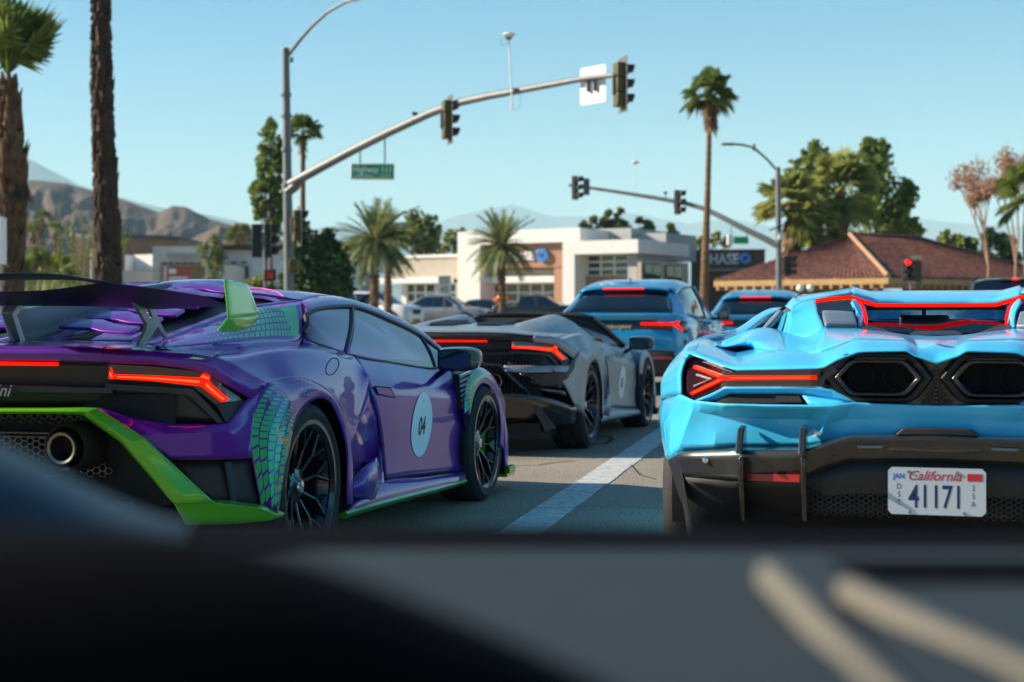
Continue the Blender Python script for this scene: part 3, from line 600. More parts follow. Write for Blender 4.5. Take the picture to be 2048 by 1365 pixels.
# roof: rail, top and windscreen
rl = [sx(603,604,.56), sx(640,594,.52), sx(675,594,.52), sx(717,604,.54), sx(777,627,.59), sx(836,659,.645), sx(888,703,.73)]
strip([rl, [a.lerp(b,.5)+V((.012,0,.006)) for a, b in zip(rl, wt)], wt], 'roof_rail', 'purple', 6, 30, ang=60)
RFB = [V((0,.80,1.165)), V((.2,.80,1.163)), V((.38,.78,1.15)), rl[0]]
RF1 = [V((0,1.05,1.185)), V((.2,1.05,1.182)), V((.38,1.05,1.168)), rl[1]]
RF2 = [V((0,1.4,1.185)), V((.2,1.39,1.183)), V((.38,1.36,1.17)), rl[2]]
RF3 = [V((0,1.78,1.165)), V((.22,1.75,1.162)), V((.4,1.68,1.15)), rl[3]]
strip([RFB, RF1, RF2, RF3], 'roof', 'purple', 16, 14, ang=60)
WS = [RF3, [V((0,2.15,1.08)), V((.3,2.1,1.075)), V((.48,2.02,1.06)), rl[4]], [V((0,2.5,.95)), V((.34,2.45,.945)), V((.54,2.36,.935)), rl[5]], [V((0,2.82,.80)), V((.38,2.76,.80)), V((.62,2.62,.80)), rl[6]]]
P = Patch(WS); MB().patch(P, 12, 12).build('windscreen', 'car_glass', T); MB().patch(P, 12, 12).mirror().build('windscreen', 'car_glass', T)
# roof snorkel
sn = [[V((0,.35,1.10)), V((.07,.35,1.10)), V((.12,.35,1.095)), V((.15,.36,1.08))], [V((0,.6,1.19)), V((.08,.6,1.187)), V((.13,.6,1.165)), V((.17,.6,1.13))], [V((0,.85,1.222)), V((.09,.85,1.218)), V((.15,.85,1.195)), V((.19,.85,1.155))], [V((0,1.1,1.228)), V((.09,1.1,1.225)), V((.16,1.1,1.20)), V((.20,1.1,1.165))]]
strip(sn, 'roof_snorkel', 'purple', 10, 10, ang=60)
q = MB(); q.prism([V((0,1.102,1.230)), V((.09,1.102,1.227)), V((.161,1.102,1.202)), V((.20,1.102,1.166)), V((0,1.102,1.17))], (0,.16,-.012)); both('snorkel_mouth', q, 'decal_teal', T)
q = MB(); q.tube([V((.1,1.03,1.187)), V((.30,.99,1.183)), V((.42,.90,1.166)), V((.50,.80,1.14))], .004, 5); both('roof_pinstripe', q, 'pink_line', T)
# buttress with fading green squares
bt = [sx(299,696,.56), sx(380,664,.52), sx(454,637,.50), sx(512,617,.50), sx(560,610,.53), sx(603,604,.56)]
bb = [sx(319,698,.62), sx(400,692,.68), sx(470,686,.71), sx(548,681,.72), sx(590,682,.73), sx(606,672,.705)]
P_BUT = Patch([bt, [a.lerp(b,.45)+V((.015,0,.004)) for a, b in zip(bt, bb)], bb])
both('buttress', MB().patch(P_BUT, 8, 24), 'purple', T, sol=.006, ang=60)
gt = [(.13,.74),(.10,.90),(.5,.885),(.93,.83),(.62,.77),(.5,.74),(.35,.755)]
sp = []
for i in range(20):
    for j in range(5):
        v = .22+i*.028+(.0 if j % 2 else .014); u = .16+j*.17
        if v > .79-.05*abs(u-.5): continue
        s_ = max(.25, min(1, (v-.15)/.38)); sp.append((u, v, .066*s_, .0105*s_))
for o_ in both('buttress_pattern', decal_squares(T, P_BUT, sp, '', .004, SG, skew=-.04), 'decal_green', T, smooth=False): stuff(o_)
q = MB(); v = []
for i in range(9):
    u = .10+.82*i/8; v0 = .775-.02*(i % 2)+.03*abs(u-.5); v1 = .935-.075*u
    for vv in (v0, (v0+v1)/2, v1): v.append(P_BUT.ev(u, vv)+P_BUT.nrm(u, vv)*SG*.004)
q.add(v, [(3*i+k, 3*i+k+1, 3*i+4+k, 3*i+3+k) for i in range(8) for k in range(2)]); both('buttress_print', q, 'decal_green', T)
# gully between buttress and rear fender
strip([bb, [a.lerp(b,.5)-V((0,0,.02)) for a, b in zip(bb, [TOPS[0].lerp(TOPS[1],.1), TOPS[1], TOPS[1].lerp(TOPS[2],.5), TOPS[2], TOPS[3].lerp(TOPS[2],.3), TOPS[3]])], [TOPS[0].lerp(TOPS[1],.1), TOPS[1], TOPS[1].lerp(TOPS[2],.5), TOPS[2], TOPS[3].lerp(TOPS[2],.3), TOPS[3]]], 'shoulder_gully', 'purple', 6, 20, ang=60)
strip([[bb[-1], wb[1]], [TOPS[3], TOPS[4]]], 'window_corner', 'purple', 2, 2)
# engine cover: sloping well, louvres and centre fin
ec = [[V((0,p.y,z_)), V((.2,p.y,z_)), V((.36,p.y,z_)), p+V((-.05,0,-.03))] for p, z_ in zip(bt, (.925,.965,1.0,1.045,1.095,1.13))]
strip(ec, 'engine_cover', 'black_satin', 8, 12, ang=60)
for k in range(6):
    y0 = -.46+k*.20; z0 = .972+(y0+.5)*.172
    xo = .43-.006*k
    a = [V((.07,y0+.13,z0+.055)), V((.22,y0+.10,z0+.050)), V((.29,y0+.06,z0+.034)), V((xo,y0+.02,z0+.022))]; b = [V((.07,y0+.02,z0+.022)), V((.22,y0-.0,z0+.016)), V((.29,y0-.03,z0+.004)), V((xo,y0-.06,z0-.002))]
    q = MB(); q.patch(Patch([a, b], lv=True), 2, 9); both('louvre', q, 'purple', T, sol=.014, ang=25, bev=.003)
strip([[p+V((-.10,0,-.012)) for p in bt], [p+V((-.05,0,.008)) for p in bt], bt], 'cover_edge', 'purple', 4, 24, ang=50)
q = MB(); q.prism([V((.30,-.60,.955)), V((.48,-.60,.955)), V((.47,-.48,.985)), V((.30,-.48,.985))], (0,.02,-.05)); both('engine_cover_panel', q, 'purple', T, bev=.004)
strip([[V((.045,-.62,.94)), V((.045,.1,1.06)), V((.06,.8,1.16))], [V((.14,-.62,.94)), V((.13,.1,1.045)), V((.12,.8,1.15))]], 'fin_fillet', 'purple', 3, 10)
f0 = [(-.60,.945),(-.70,1.06),(-.66,1.095),(-.10,1.145),(.55,1.20),(.80,1.20),(.80,1.15),(-.2,1.01),(-.52,.945)]
q = MB(); q.prism([V((-.022,y_,z_)) for y_, z_ in f0], (.044,0,0)); q.build('shark_fin', 'fin_grey', T, bev=.006)
q = MB(); q.prism([V((.0225,y_,z_)) for y_, z_ in ((-.60,.945),(-.66,1.05),(-.635,1.072),(-.08,1.122),(-.08,1.135),(-.655,1.085),(-.69,1.055),(-.63,.945))], (.003,0,0)); both('fin_edge_stripe', q, 'decal_white', T)
# ---- rear wing
def foil(x, y, z, ch, th, inc=0.0):
    o = []
    for t_, h_ in ((0,0),(.08,.55),(.3,1),(.6,.8),(.85,.4),(1,.12),(1,0),(.6,-.25),(.2,-.35)):
        dy = -ch*t_; dz = th*h_; o.append(V((x, y+dy*math.cos(inc)-dz*math.sin(inc), z+dz*math.cos(inc)-dy*math.sin(inc)*1.0)))
    return o+[o[0]]
def blade(x, yl, zl, yt, zt, th):
    o = []; L = V((x, yl, zl)); Tt = V((x, yt, zt)); d = Tt-L; n = V((0, -d.z, d.y)).normalized()*-1
    for t_, h_ in ((0,0),(.08,.5),(.3,1),(.6,.9),(.85,.5),(1,.25),(1,-.1),(.6,-.5),(.2,-.45)): o.append(L+d*t_+n*th*h_)
    return o+[o[0]]
rows = [blade(0,-.60,1.085,-.93,1.132,.014), blade(.3,-.60,1.083,-.93,1.135,.014), blade(.55,-.60,1.072,-.95,1.158,.014), blade(.66,-.60,1.074,-.95,1.152,.014), blade(.80,-.60,1.080,-.94,1.135,.013), blade(.955,-.60,1.075,-.93,1.112,.012)]
both('rear_wing', MB().patch(Patch(rows), 20, 27), 'black_satin', T, ang=40)
rows = [blade(0,-.86,1.178,-.98,1.198,.007), blade(.30,-.86,1.178,-.98,1.198,.007), blade(.42,-.85,1.174,-.98,1.192,.007), blade(.50,-.84,1.160,-.97,1.178,.007), blade(.60,-.82,1.143,-.96,1.163,.007)]
both('wing_flap', MB().patch(Patch(rows), 14, 27), 'black_satin', T, ang=40)
ep = [V((.985,-.95,1.17)), V((1.00,-.70,1.165)), V((1.005,-.60,1.10)), V((1.0,-.62,1.02)), V((.955,-.80,.985)), V((.93,-.97,1.0)), V((.945,-.98,1.05))]
E_ = lambda px, py, y: S.y(px, py, y)
strip([[E_(449,559,-.95), E_(472,564,-.82), E_(494,569,-.68)], [E_(453,596,-.95), E_(480,600,-.80), E_(506,600,-.64)], [E_(457,635,-.95), E_(488,634,-.78), E_(517,631,-.60)]], 'wing_end_plate', 'green', 6, 6, sol=.010, bev=.003)
strip([[E_(457,635,-.95), E_(488,634,-.78), E_(517,631,-.60)], [E_(448,647,-.96), E_(484,648,-.80), E_(516,636,-.62)], [E_(435,663,-.98), E_(470,664,-.84), E_(500,655,-.68)]], 'wing_end_plate', 'green', 4, 6, sol=.010, bev=.003)
q = MB(); X_ = .56
def pl(pts): return [S.x(a, b, X_) for a, b in pts]
q.prism(pl([(273,698),(287,698),(316,655),(334,680),(336,674),(321,644),(302,603),(294,603),(306,636),(300,640),(285,603),(267,603),(294,650),(292,660)]), (-.014,0,0)); both('wing_strut', q, 'fin_grey', T, bev=.003)
# ---- cabin seen through the glass
for s in (-1, 1):
    q = MB(); q.patch(Patch([[V((s*.14,.98,.45)), V((s*.36,.98,.45)), V((s*.58,.98,.45))], [V((s*.15,.85,.75)), V((s*.36,.80,.76)), V((s*.57,.85,.75))], [V((s*.22,.76,1.0)), V((s*.36,.73,1.02)), V((s*.50,.76,1.0))]]), 8, 8); q.patch(Patch([[V((s*.14,.98,.45)), V((s*.36,.98,.45)), V((s*.58,.98,.45))], [V((s*.14,1.45,.42)), V((s*.36,1.45,.40)), V((s*.58,1.45,.42))]]), 4, 6); q.build('seat', 'cabin', T, sol=.07)
q = MB(); q.box((0,2.2,.68), (1.45,.5,.22)); q.build('dashboard', 'cabin', T, bev=.05)
q = MB(); q.box((0,.62,.82), (1.0,.03,.5)); q.build('cabin_bulkhead', 'cabin', T, smooth=False)
q = MB(); q.lathe([(.165,0),(.18,.012),(.195,0),(.18,-.012)], (0,0,0), 'y', 32, closed=True); q.box((0,0,0), (.34,.02,.05)); o = q.build('steering_wheel', 'cabin', T); o.location = (-.36,1.85,.72); o.rotation_euler = (R(-20),0,0)
door_mirror(T, .80, (1.905,.825))
# ---------------------------------------------------------------- sky-blue car straight ahead in the right lane
VF = Frame(1.648, 6.085)
VF.ry = [(0,-1.05),(.4,-1.03),(.7,-.94),(.85,-.82),(.95,-.66),(1.0,-.5),(1.02,-.3),(1.1,0)]
vr = VF.R; vx = VF.x; vy = VF.y; vz = VF.z
T = thing('sports_car', 'sky blue low sports car with hexagonal exhausts and a California plate', 'sports car', VF.o, -R(15))
KX = 0.0
def ctr(px, py, off=0):                       # a tail point carried onto the car's centre line
    p = vr(px, py, off); return V((0, p.y, p.z))
def vstrip(rows, name, m, nu=6, nv=24, lu=False, lv=False, sol=.006, ang=40, bev=0):
    return both(name, MB().patch(Patch(rows, lu, lv), nu, nv), m, T, sol=sol, ang=ang, bev=bev)
# tail upper edge (above the lamps and exhausts) and the deck running up to the engine cover
ue = [vr(1365,706), vr(1389,711), vr(1468,740), vr(1560,739), vr(1645,737), vr(1677,719), vr(1719,704), vr(1814,702), vr(1830,712), ctr(1871,727)]
sh = [vx(1391,682,-.97), vx(1410,677,-.93), vx(1470,700,-.80), vy(1550,700,-.62), vy(1630,708,-.68), vy(1660,700,-.72), vy(1708,680,-.72), vy(1812,684,-.74), vy(1838,700,-.80), V((0,-.84,.945))]
vstrip([ue, [a.lerp(b,.5)+V((0,0,.012)) for a, b in zip(ue, sh)], sh], 'tail_deck', 'sky_blue', 8, 44, lv=True, ang=22, lu=False)
# haunch over the wheel
ol = [vx(1323,800,-1.02), vx(1325,761,-1.025), vx(1342,730,-1.02), vx(1365,704,-1.0), vx(1391,681,-.97), vx(1452,666,-.93)]
h0 = [vr(1363,790,.0), vr(1363,748), vr(1371,722), vr(1380,709), vx(1400,684,-.95), vx(1455,669,-.91)]
hf = [p+V((-.0,.5,0)) for p in ol]
vstrip([h0, [a.lerp(b,.6)+V((-.008,0,.004)) for a, b in zip(h0, ol)], ol, [p+V((.012,.28,.012)) for p in ol], [p+V((.05,.7,-.03)) for p in ol]], 'rear_haunch', 'sky_blue', 16, 20, ang=50)
# shoulder: hollow floor with a rounded hump, the flying buttress blade over it and the intake mouth behind
FX = (1430,1450,1487,1515,1545,1575,1612,1648)
SP = list(zip((1391,1410,1470,1550,1630,1660), sh)); F0 = []
for x_ in FX:
    for (xa, pa), (xb, pb) in zip(SP, SP[1:]):
        if xa <= x_ <= xb: F0.append(pa.lerp(pb, (x_-xa)/(xb-xa))); break
F1 = [vy(x_, y_, -.25) for x_, y_ in zip(FX, (690,694,686,682,682,686,693,688))]; F2 = [vy(x_, y_, .10) for x_, y_ in zip(FX, (688,690,671,659,660,669,676,657))]; F2[6] = vy(1612,675,0); F2[7] = vy(1649,657,-.02)
F0b = [vx(1410,677,-.93).lerp(F0[0], .5), *[vr(x_, y_, .02).lerp(q_, .75) for x_, y_, q_ in ((1450,735,F0[1]),(1487,740,F0[2]),(1515,740,F0[3]),(1545,740,F0[4]),(1575,739,F0[5]),(1612,739,F0[6]),(1645,737,F0[7]))]]
vstrip([F0, F1, F2], 'shoulder_panel', 'sky_blue', 14, 28, ang=60)
vstrip([F2, [p+V((0,.06,-.02)) for p in F2], [p+V((.02,.3,-.25)) for p in F2]], 'intake_floor', 'sky_blue', 5, 28, ang=60)
vstrip([[vy(1440,702,.0), vy(1470,702,.02), vy(1495,696,.05)], [vy(1445,684,.10), vy(1478,670,.14), vy(1508,658,.18)]], 'buttress_backing', 'sky_blue', 4, 6)
OUT = [vx(1391,682,-.972), vx(1440,671,-.95), vx(1480,655,-.925), vx(1510,634,-.895), vx(1536,620,-.855), vx(1558,616,-.80), vx(1581,620,-.735)]
INN = [vx(1420,692,-.925), vx(1448,698,-.885), vx(1482,675,-.865), vx(1512,650,-.835), vx(1536,632,-.80), vx(1556,624,-.76), vx(1581,625,-.725)]
vstrip([OUT, [a.lerp(b,.5)+V((-.012,-.02,.008)) for a, b in zip(OUT, INN)], INN], 'flying_buttress', 'sky_blue', 6, 30, ang=60, sol=.004)
vstrip([INN, [p+V((.01,.20,-.005)) for p in INN]], 'buttress_inner_face', 'sky_blue', 3, 30, ang=60)
vstrip([OUT, [p+V((.0,.30,.0)) for p in OUT]], 'buttress_outer_face', 'sky_blue', 3, 30, ang=60)
vstrip([[vy(1582,624,.46), vy(1576,650,.40), vy(1571,672,.30)], [vy(1562,627,.80), vy(1558,645,.76), vy(1553,664,.70)]], 'intake_wall', 'sky_blue', 4, 6)
vstrip([[vy(1566,624,.52), vy(1548,645,.46), vy(1532,661,.40)], [vy(1558,625,.56), vy(1540,644,.50), vy(1527,660,.44)]], 'intake_vane', 'fin_grey', 3, 8, sol=.02)
# cabin side wall beside the engine bay
cw = [[vy(1570,614,.70), vy(1586,597,.80), vy(1616,590,.85), vy(1660,584,.9), vy(1704,577,.95)], [vy(1583,620,.32), vy(1606,606,.40), vy(1630,600,.44), vy(1668,592,.48), vy(1704,587,.52)]]
vstrip(cw, 'cabin_top', 'sky_blue', 4, 16, lv=True, ang=25)
vstrip([[vy(1583,620,.32), vy(1606,606,.40), vy(1630,600,.44)], [vy(1577,648,.24), vy(1606,642,.22), vy(1638,630,.20)], [vy(1570,680,.05), vy(1610,676,.0), vy(1649,657,-.02)]], 'cabin_flank', 'sky_blue', 6, 10, ang=50)
# roof panel between the two red lines
rt = [vy(1704,577,.95), vy(1738,586,1.0), vy(1800,586,1.05), V((0,1.08,vy(1871,586,1.08).z))]
rm = [vy(1702,591,.52), vy(1752,605,.55), vy(1800,606,.57), V((0,.57,vy(1871,606,.57).z))]
vstrip([rt, [a.lerp(b,.5)+V((0,0,.004)) for a, b in zip(rt, rm)], rm], 'roof', 'sky_blue', 6, 18, lv=True, ang=20, sol=.02)
rfx = [V((p.x, p.y+.75, p.z-.02)) for p in rt]; vstrip([rt, rfx], 'roof', 'sky_blue', 4, 18, lv=True, ang=20)
vstrip([rfx, [V((p.x*1.25, p.y+.9, p.z-.42)) for p in rfx]], 'windscreen', 'screen_glass', 3, 8)
# red light lines round the engine cover
def redline(pts, name, r=.008):
    q = MB(); q.tube(pts, r, 6); return both(name, q, 'lamp_red', T)
redline([vy(1633,602,.40), vy(1660,598,.44), vy(1702,595,.50), vy(1752,611,.53), vy(1800,611,.545), V((0,.545,vy(1871,611,.545).z))], 'roof_light_line', .0085)
redline([vy(1704,597,.50), vy(1718,606,.46), vy(1727,616,.42), vy(1732,632,.36), vy(1733,648,.30)], 'engine_light_line', .006)
# engine bay walls, louvres and cover panels
q = MB(); q.prism([vy(1634,606,.37), vy(1700,600,.47), vy(1724,624,.38), vy(1732,658,.15), vy(1650,656,.02)], (0,.03,-.02)); both('engine_bay_panel', q, 'cabin', T)
for k in range(3):
    t_ = k/3; a, b = vy(1634+4*t_,609+15*t_,.34-.06*k), vy(1699,604+17*t_,.42-.06*k); q = MB(); q.prism([a, b, b+V((0,-.035,-.016)), a+V((0,-.035,-.016))], (0,.0,-.006)); both('engine_louvre', q, 'black_gloss', T)
q = MB(); q.patch(Patch([[vy(1643,627,.22), vy(1680,628,.24), vy(1706,630,.26)], [vy(1650,654,.0), vy(1690,656,.03), vy(1714,657,.06)]]), 4, 6); both('engine_cover_block', q, 'fin_grey', T, sol=.03, bev=.008)
q = MB(); q.patch(Patch([[vy(1707,600,.47), vy(1722,618,.40), vy(1728,648,.28)], [vy(1703,604,.40), vy(1714,630,.30), vy(1718,657,.08)]]), 4, 6); both('engine_bay_rib', q, 'sky_blue', T, sol=.012)
vstrip([[vy(1718,657,.10), vy(1735,649,.34), vy(1790,668,.20)], [vy(1722,662,.02), vy(1760,666,.0), vy(1795,672,-.04)]], 'engine_cover_sill', 'black_satin', 3, 8)
# window between cabin and engine, its frame
q = MB(); q.add([vy(1733,618,.62), V((0,.62,vy(1871,618,.62).z)), V((0,.40,vy(1871,668,.40).z)), vy(1742,664,.36)], [(0,1,2,3)]); both('rear_window', q, 'screen_glass', T)
q = MB(); q.tube([vy(1733,616,.60), V((0,.60,vy(1871,616,.60).z))], .012, 6); both('rear_window_frame', q, 'black_satin', T)
q = MB(); q.prism([vy(1818,666,.05), vy(1830,662,.12), V((0,.12,vy(1871,662,.12).z)), V((0,.05,vy(1871,671,.05).z)), vy(1822,672,.02)], (0,.05,-.01)); both('engine_cover_lip', q, 'black_satin', T, bev=.004)
# deck rear of the cover
dk0 = [vy(1648,656,-.02), vy(1715,658,.02), vy(1791,668,-.04), vy(1820,672,-.06), V((0,-.06,vy(1871,674,-.06).z))]
dk1 = [vy(1630,708,-.68), vy(1708,680,-.72), vy(1812,684,-.74), vy(1838,700,-.80), V((0,-.84,.945))]
vstrip([dk0, [a.lerp(b,.5)+V((0,0,.006)) for a, b in zip(dk0, dk1)], dk1], 'engine_deck', 'sky_blue', 8, 24, lv=True, ang=20)
for pts in ([vy(1651,658,-.04), vy(1716,660,-.01), vy(1792,671,-.06), vy(1818,674,-.09)], [vy(1632,709,-.67), vy(1660,701,-.71), vy(1708,681,-.71), vy(1812,685,-.73), vy(1838,701,-.79)], [vy(1634,600,.46), vy(1704,588,.54)], [vx(1391,683,-.975), vx(1366,706,-1.0)]):
    q = MB(); q.tube([p+V((0,-.004,.004)) for p in pts], .0022, 5); both('panel_seam', q, 'dark_void', T)
# black band: lamps and exhausts
hb = [(1389,801),(1420,788),(1449,774),(1560,774),(1637,774),(1662,779),(1711,803),(1760,806),(1814,809),(1871,810)]
ht = [(1372,722),(1389,712),(1468,741),(1560,740),(1645,738),(1677,720),(1719,705),(1814,703),(1830,713),(1871,728)]
q = surf(VF, ht, hb, .11, .04, 60, 4); both('tail_panel', q, 'black_gloss', T, ang=30)
def rim_wall(top, name, d=.13, m='black_gloss'):
    A = resamp(top, 50); q = MB(); v = []
    for p in A: v += [vr(p.x, p.y, .0), vr(p.x, p.y, 0)+V((0,d,0))]
    q.add(v, [(2*i, 2*i+1, 2*i+3, 2*i+2) for i in range(50)]); both(name, q, m, T)
rim_wall(ht, 'band_edge'); rim_wall([(1372,722),(1363,746),(1363,780),(1389,801)]+hb[1:], 'band_edge')
q = surf(VF, [(1372,722),(1389,712),(1468,741),(1640,739)], [(1363,780),(1389,800),(1449,774),(1636,773)],   .03, .10, 30, 3); tl = both('tail_light', q, 'lamp_glass_dark', T, ang=30)
for k, o in enumerate(tl):
    def lb(nm, a_, b_, m, off=.018, dep=.012, n=12):
        q = surf(VF, a_, b_, off, dep, n, 1); (q if k == 0 else q.mirror()).build(nm, m, o, ang=60, bev=.0015)
    lightbar(VF, [(1444,752),(1540,752),(1633,752)], [(1444,761),(1540,760),(1633,759)], .018, k, 'light_bar', o)
    lightbar(VF, [(1387,731),(1446,752)], [(1385,737),(1440,758)], .018, k, 'light_bar', o); lightbar(VF, [(1440,756),(1379,786)], [(1452,759),(1383,791)], .018, k, 'light_bar', o)
    lb('lamp_trim', [(1392,748),(1421,759)], [(1391,752),(1416,760)], 'fin_grey', .022); lb('lamp_trim', [(1421,759),(1387,775)], [(1416,760),(1386,771)], 'fin_grey', .022)
    lb('lamp_trim', [(1404,723),(1466,744)], [(1406,725),(1464,746)], 'fin_grey', .012)
q = surf(VF, [(1638,772),(1640,755),(1652,745),(1666,730)], [(1646,775),(1650,760),(1662,752),(1676,744)], -.004, .05, 10, 2); both('exhaust_bezel', q, 'black_satin', T)
def ring(cx, cz, y0, ox, oz, name, m, pts, inner, dep):
    q = MB(); n = len(pts); v = []
    for sc_, dy in ((1.0,dep),(1.0,0),(.96,-.012),(inner+.02,-.008),(inner,.0),(inner*.97,.10)):
        v += [V((cx+a*ox*sc_, y0+dy, cz+b*oz*sc_)) for a, b in pts]
    q.add(v, [(r_*n+i, r_*n+(i+1) % n, (r_+1)*n+(i+1) % n, (r_+1)*n+i) for r_ in range(5) for i in range(n)]); return both(name, q, m, T, ang=28, bev=.002)
hexp = [(-1,0),(-.72,.78),(-.60,.96),(-.45,1),(.45,1),(.60,.96),(.72,.78),(1,0),(.72,-.78),(.60,-.96),(.45,-1),(-.45,-1),(-.60,-.96),(-.72,-.78)]
a, b = vr(1672,756), vr(1842,756); ex, ez = (a.x+b.x)/2, (a.z+b.z)/2; yy = (a.y+b.y)/2-.01
ring(ex, ez, yy+.03, .176, .081, 'exhaust_surround', 'black_satin', hexp, .80, .06)
ring(ex, ez, yy-.01, .142, .058, 'exhaust_tip', 'black_gloss', hexp, .84, .08)
q = MB(); q.prism([V((ex+p_[0]*.13, yy+.10, ez+p_[1]*.052)) for p_ in hexp], (0,.02,0)); both('exhaust_baffle', q, 'dark_void', T)
for s_ in (-1, 1):
    q = MB(); q.lathe([(.040,0),(.045,.0),(.045,.08),(.040,.08)], (ex+s_*.058, yy+.07, ez), 'y', 20, closed=True); both('exhaust_pipe', q, 'dark_void', T)
q = MB(); hexgrid(q, lambda a_, b_: a_ > ex+.175-.5*abs(b_-ez), lambda a_, b_, d_: V((a_, yy+.05+d_, b_)), .008, .002, -.46, -.0, ez-.085, ez+.03)
q.v = [V((p.x, p.y-.02 if False else p.y, p.z)) for p in q.v]
for s_ in both('honeycomb_grille', q, 'black_satin', T, smooth=False): stuff(s_)
# slot below the lamp
q = surf(VF, [(1431,805),(1456,790),(1601,790)], [(1431,806),(1470,807),(1614,807)], .03, .02, 12, 2); both('tail_slot', q, 'dark_void', T)
q = surf(VF, [(1552,792),(1598,792)], [(1550,805),(1604,805)], .022, .01, 4, 1); both('slot_vane', q, 'black_satin', T)
vstrip([[vr(*p) for p in ((1389,802),(1420,789),(1449,775),(1560,775),(1640,775),(1664,780),(1711,804))], [vr(*p, .03) for p in ((1410,806),(1436,799),(1460,787),(1560,787),(1604,788),(1640,795),(1690,809))]], 'slot_upper_edge', 'sky_blue', 3, 24, lv=True)
vstrip([[vr(1602,788,.03), vr(1640,795,.03), vr(1700,806)], [vr(1616,809,.0), vr(1640,811,-.01), vr(1668,812,-.01)]], 'slot_end', 'sky_blue', 3, 6, lv=True)
# lower painted panel with its facets
L0 = [h0[0], vr(1389,802,-.005), vr(1450,809,-.02), vr(1540,811,-.02), vr(1640,812,-.02), vr(1668,811,-.02), vr(1711,806,-.005), vr(1760,808), vr(1814,810), ctr(1871,812)]
L1 = [vr(1330,845,.02), vr(1386,822,.0), vr(1440,832,.05), vr(1540,838,.06), vr(1620,838,.06), vr(1648,850,.03), vr(1690,838,.03), vr(1760,838,.02), vr(1814,836,.02), ctr(1871,836,.02)]
L2 = [vr(1336,921,.03), vr(1357,903,.02), vr(1428,896,.06), vr(1483,894,.09), vr(1605,894,.09), vr(1640,887,.07), vr(1700,872,.04), vr(1787,872,.03), vr(1806,858,.03), ctr(1871,857,.03)]
vstrip([L0, L1, L2], 'rear_bumper', 'sky_blue', 10, 36, lu=True, lv=True, ang=12)
vstrip([[ol[0], vx(1319,830,-1.02), vx(1325,880,-1.0), vx(1335,922,-.985)], [h0[0], L0[0].lerp(L1[0], .5), L1[0], L2[0]]], 'bumper_corner', 'sky_blue', 5, 12, lv=True, ang=60)
q = MB(); q.prism([vx(1318,812,-1.028), vx(1321,812,-1.03), vx(1320,842,-1.03), vx(1317,842,-1.028)], (0,.03,0)); both('side_marker_light', q, 'lamp_red_dim', T)
# carbon diffuser
D0 = [vr(1336,922,.03), vr(1357,904,.01), vr(1483,895,.05), vr(1605,895,.05), vr(1640,886,.04), vr(1700,871,.0), vr(1787,871,-.01), ctr(1871,871,-.02)]
D1 = [vr(1338,926,.01), vr(1362,908,-.06), vr(1483,905,-.06), vr(1605,906,-.06), vr(1645,894,-.06), vr(1700,878,-.05), vr(1787,879,-.05), ctr(1871,879,-.05)]
vstrip([D0, D1], 'diffuser_ledge', 'carbon', 3, 40, lv=True)
D2 = [vr(1350,952,.03), vr(1372,954,-.02), vr(1483,964,-.02), vr(1605,960,-.0), vr(1650,940,.02), vr(1700,925,.02), vr(1787,925,.02), ctr(1871,925,.02)]
D3 = [vr(1370,1022,.10), vr(1376,1012,.06), vr(1483,1010,.10), vr(1605,1010,.10), vr(1650,1010,.06), vr(1700,1010,.06), vr(1787,1010,.06), ctr(1871,1010,.06)]
D4 = [V((p.x, -.55, .14)) for p in D3]
vstrip([D1, D2], 'diffuser_upper', 'carbon', 4, 40, lv=True); vstrip([D2, D3, D4], 'diffuser_lower', 'black_plastic', 6, 40, lv=True)
q = surf(VF, [(1806,857),(1871,857)], [(1790,871),(1871,871)], -.03, .05, 6, 1); both('diffuser_crest', q, 'black_plastic', T, bev=.004)
q = surf(VF, [(1337,926),(1362,1004)], [(1358,912),(1378,1022)], -.03, .02, 10, 1); both('diffuser_side_fin', q, 'carbon', T, bev=.003)
def pf(x, pts, w_=.02):
    q = MB(); q.prism([V((x-w_/2, y_, z_)) for y_, z_ in pts], (w_,0,0)); return q
for px in (1484, 1608):
    p0, p1 = vr(px, 855), vr(px, 903, -.06); q = pf(p0.x, [(p0.y+.05, p0.z+.005), (p0.y-.03, p0.z-.002), (p1.y-.05, p1.z-.005), (p1.y+.08, p1.z-.01)], .024); both('diffuser_fin', q, 'carbon', T, bev=.005)
    p2, p3, p4 = vr(px-1, 912, -.06), vr(px, 958, -.06), vr(px+5, 1045, .0); q = pf(p2.x, [(p2.y+.06, p2.z), (p2.y-.025, p2.z-.004), (p3.y-.02, p3.z), (p4.y, p4.z), (p4.y+.15, p4.z), (p3.y+.1, p3.z)], .018); both('diffuser_fin', q, 'black_gloss', T, bev=.006)
q = surf(VF, [(1494,947),(1600,950)], [(1494,962),(1600,966)], -.035, .03, 4, 1); both('rear_reflector', q, 'reflector_red', T, bev=.002)
q = surf(VF, [(1377,963),(1480,964)], [(1377,966),(1480,967)], -.035, .02, 4, 1); both('diffuser_trim', q, 'carbon', T)
p_ = vr(1411,921,-.045); q = MB(); q.lathe([(.0,-.006),(.010,-.004),(.013,.0),(.013,.03)], p_, 'y', 16); both('parking_sensor', q, 'chrome', T)
p_ = vr(1664,906,-.02); q = MB(); q.lathe([(.0,-.006),(.010,-.004),(.013,.0),(.013,.03)], p_, 'y', 16); both('parking_sensor', q, 'black_gloss', T)
q = surf(VF, [(1712,891),(1768,891)], [(1716,897),(1764,897)], -.04, .03, 4, 1); both('plate_lamp', q, 'fin_grey', T, bev=.002)
q = MB(); hexgrid(q, lambda a_, b_: True, lambda a_, b_, d_: V((a_, -1.02+d_+.1*a_*a_, b_)), .010, .002, -.42, -.01, .39, .60)
for s_ in both('honeycomb_grille', q, 'black_plastic', T, smooth=False): stuff(s_)
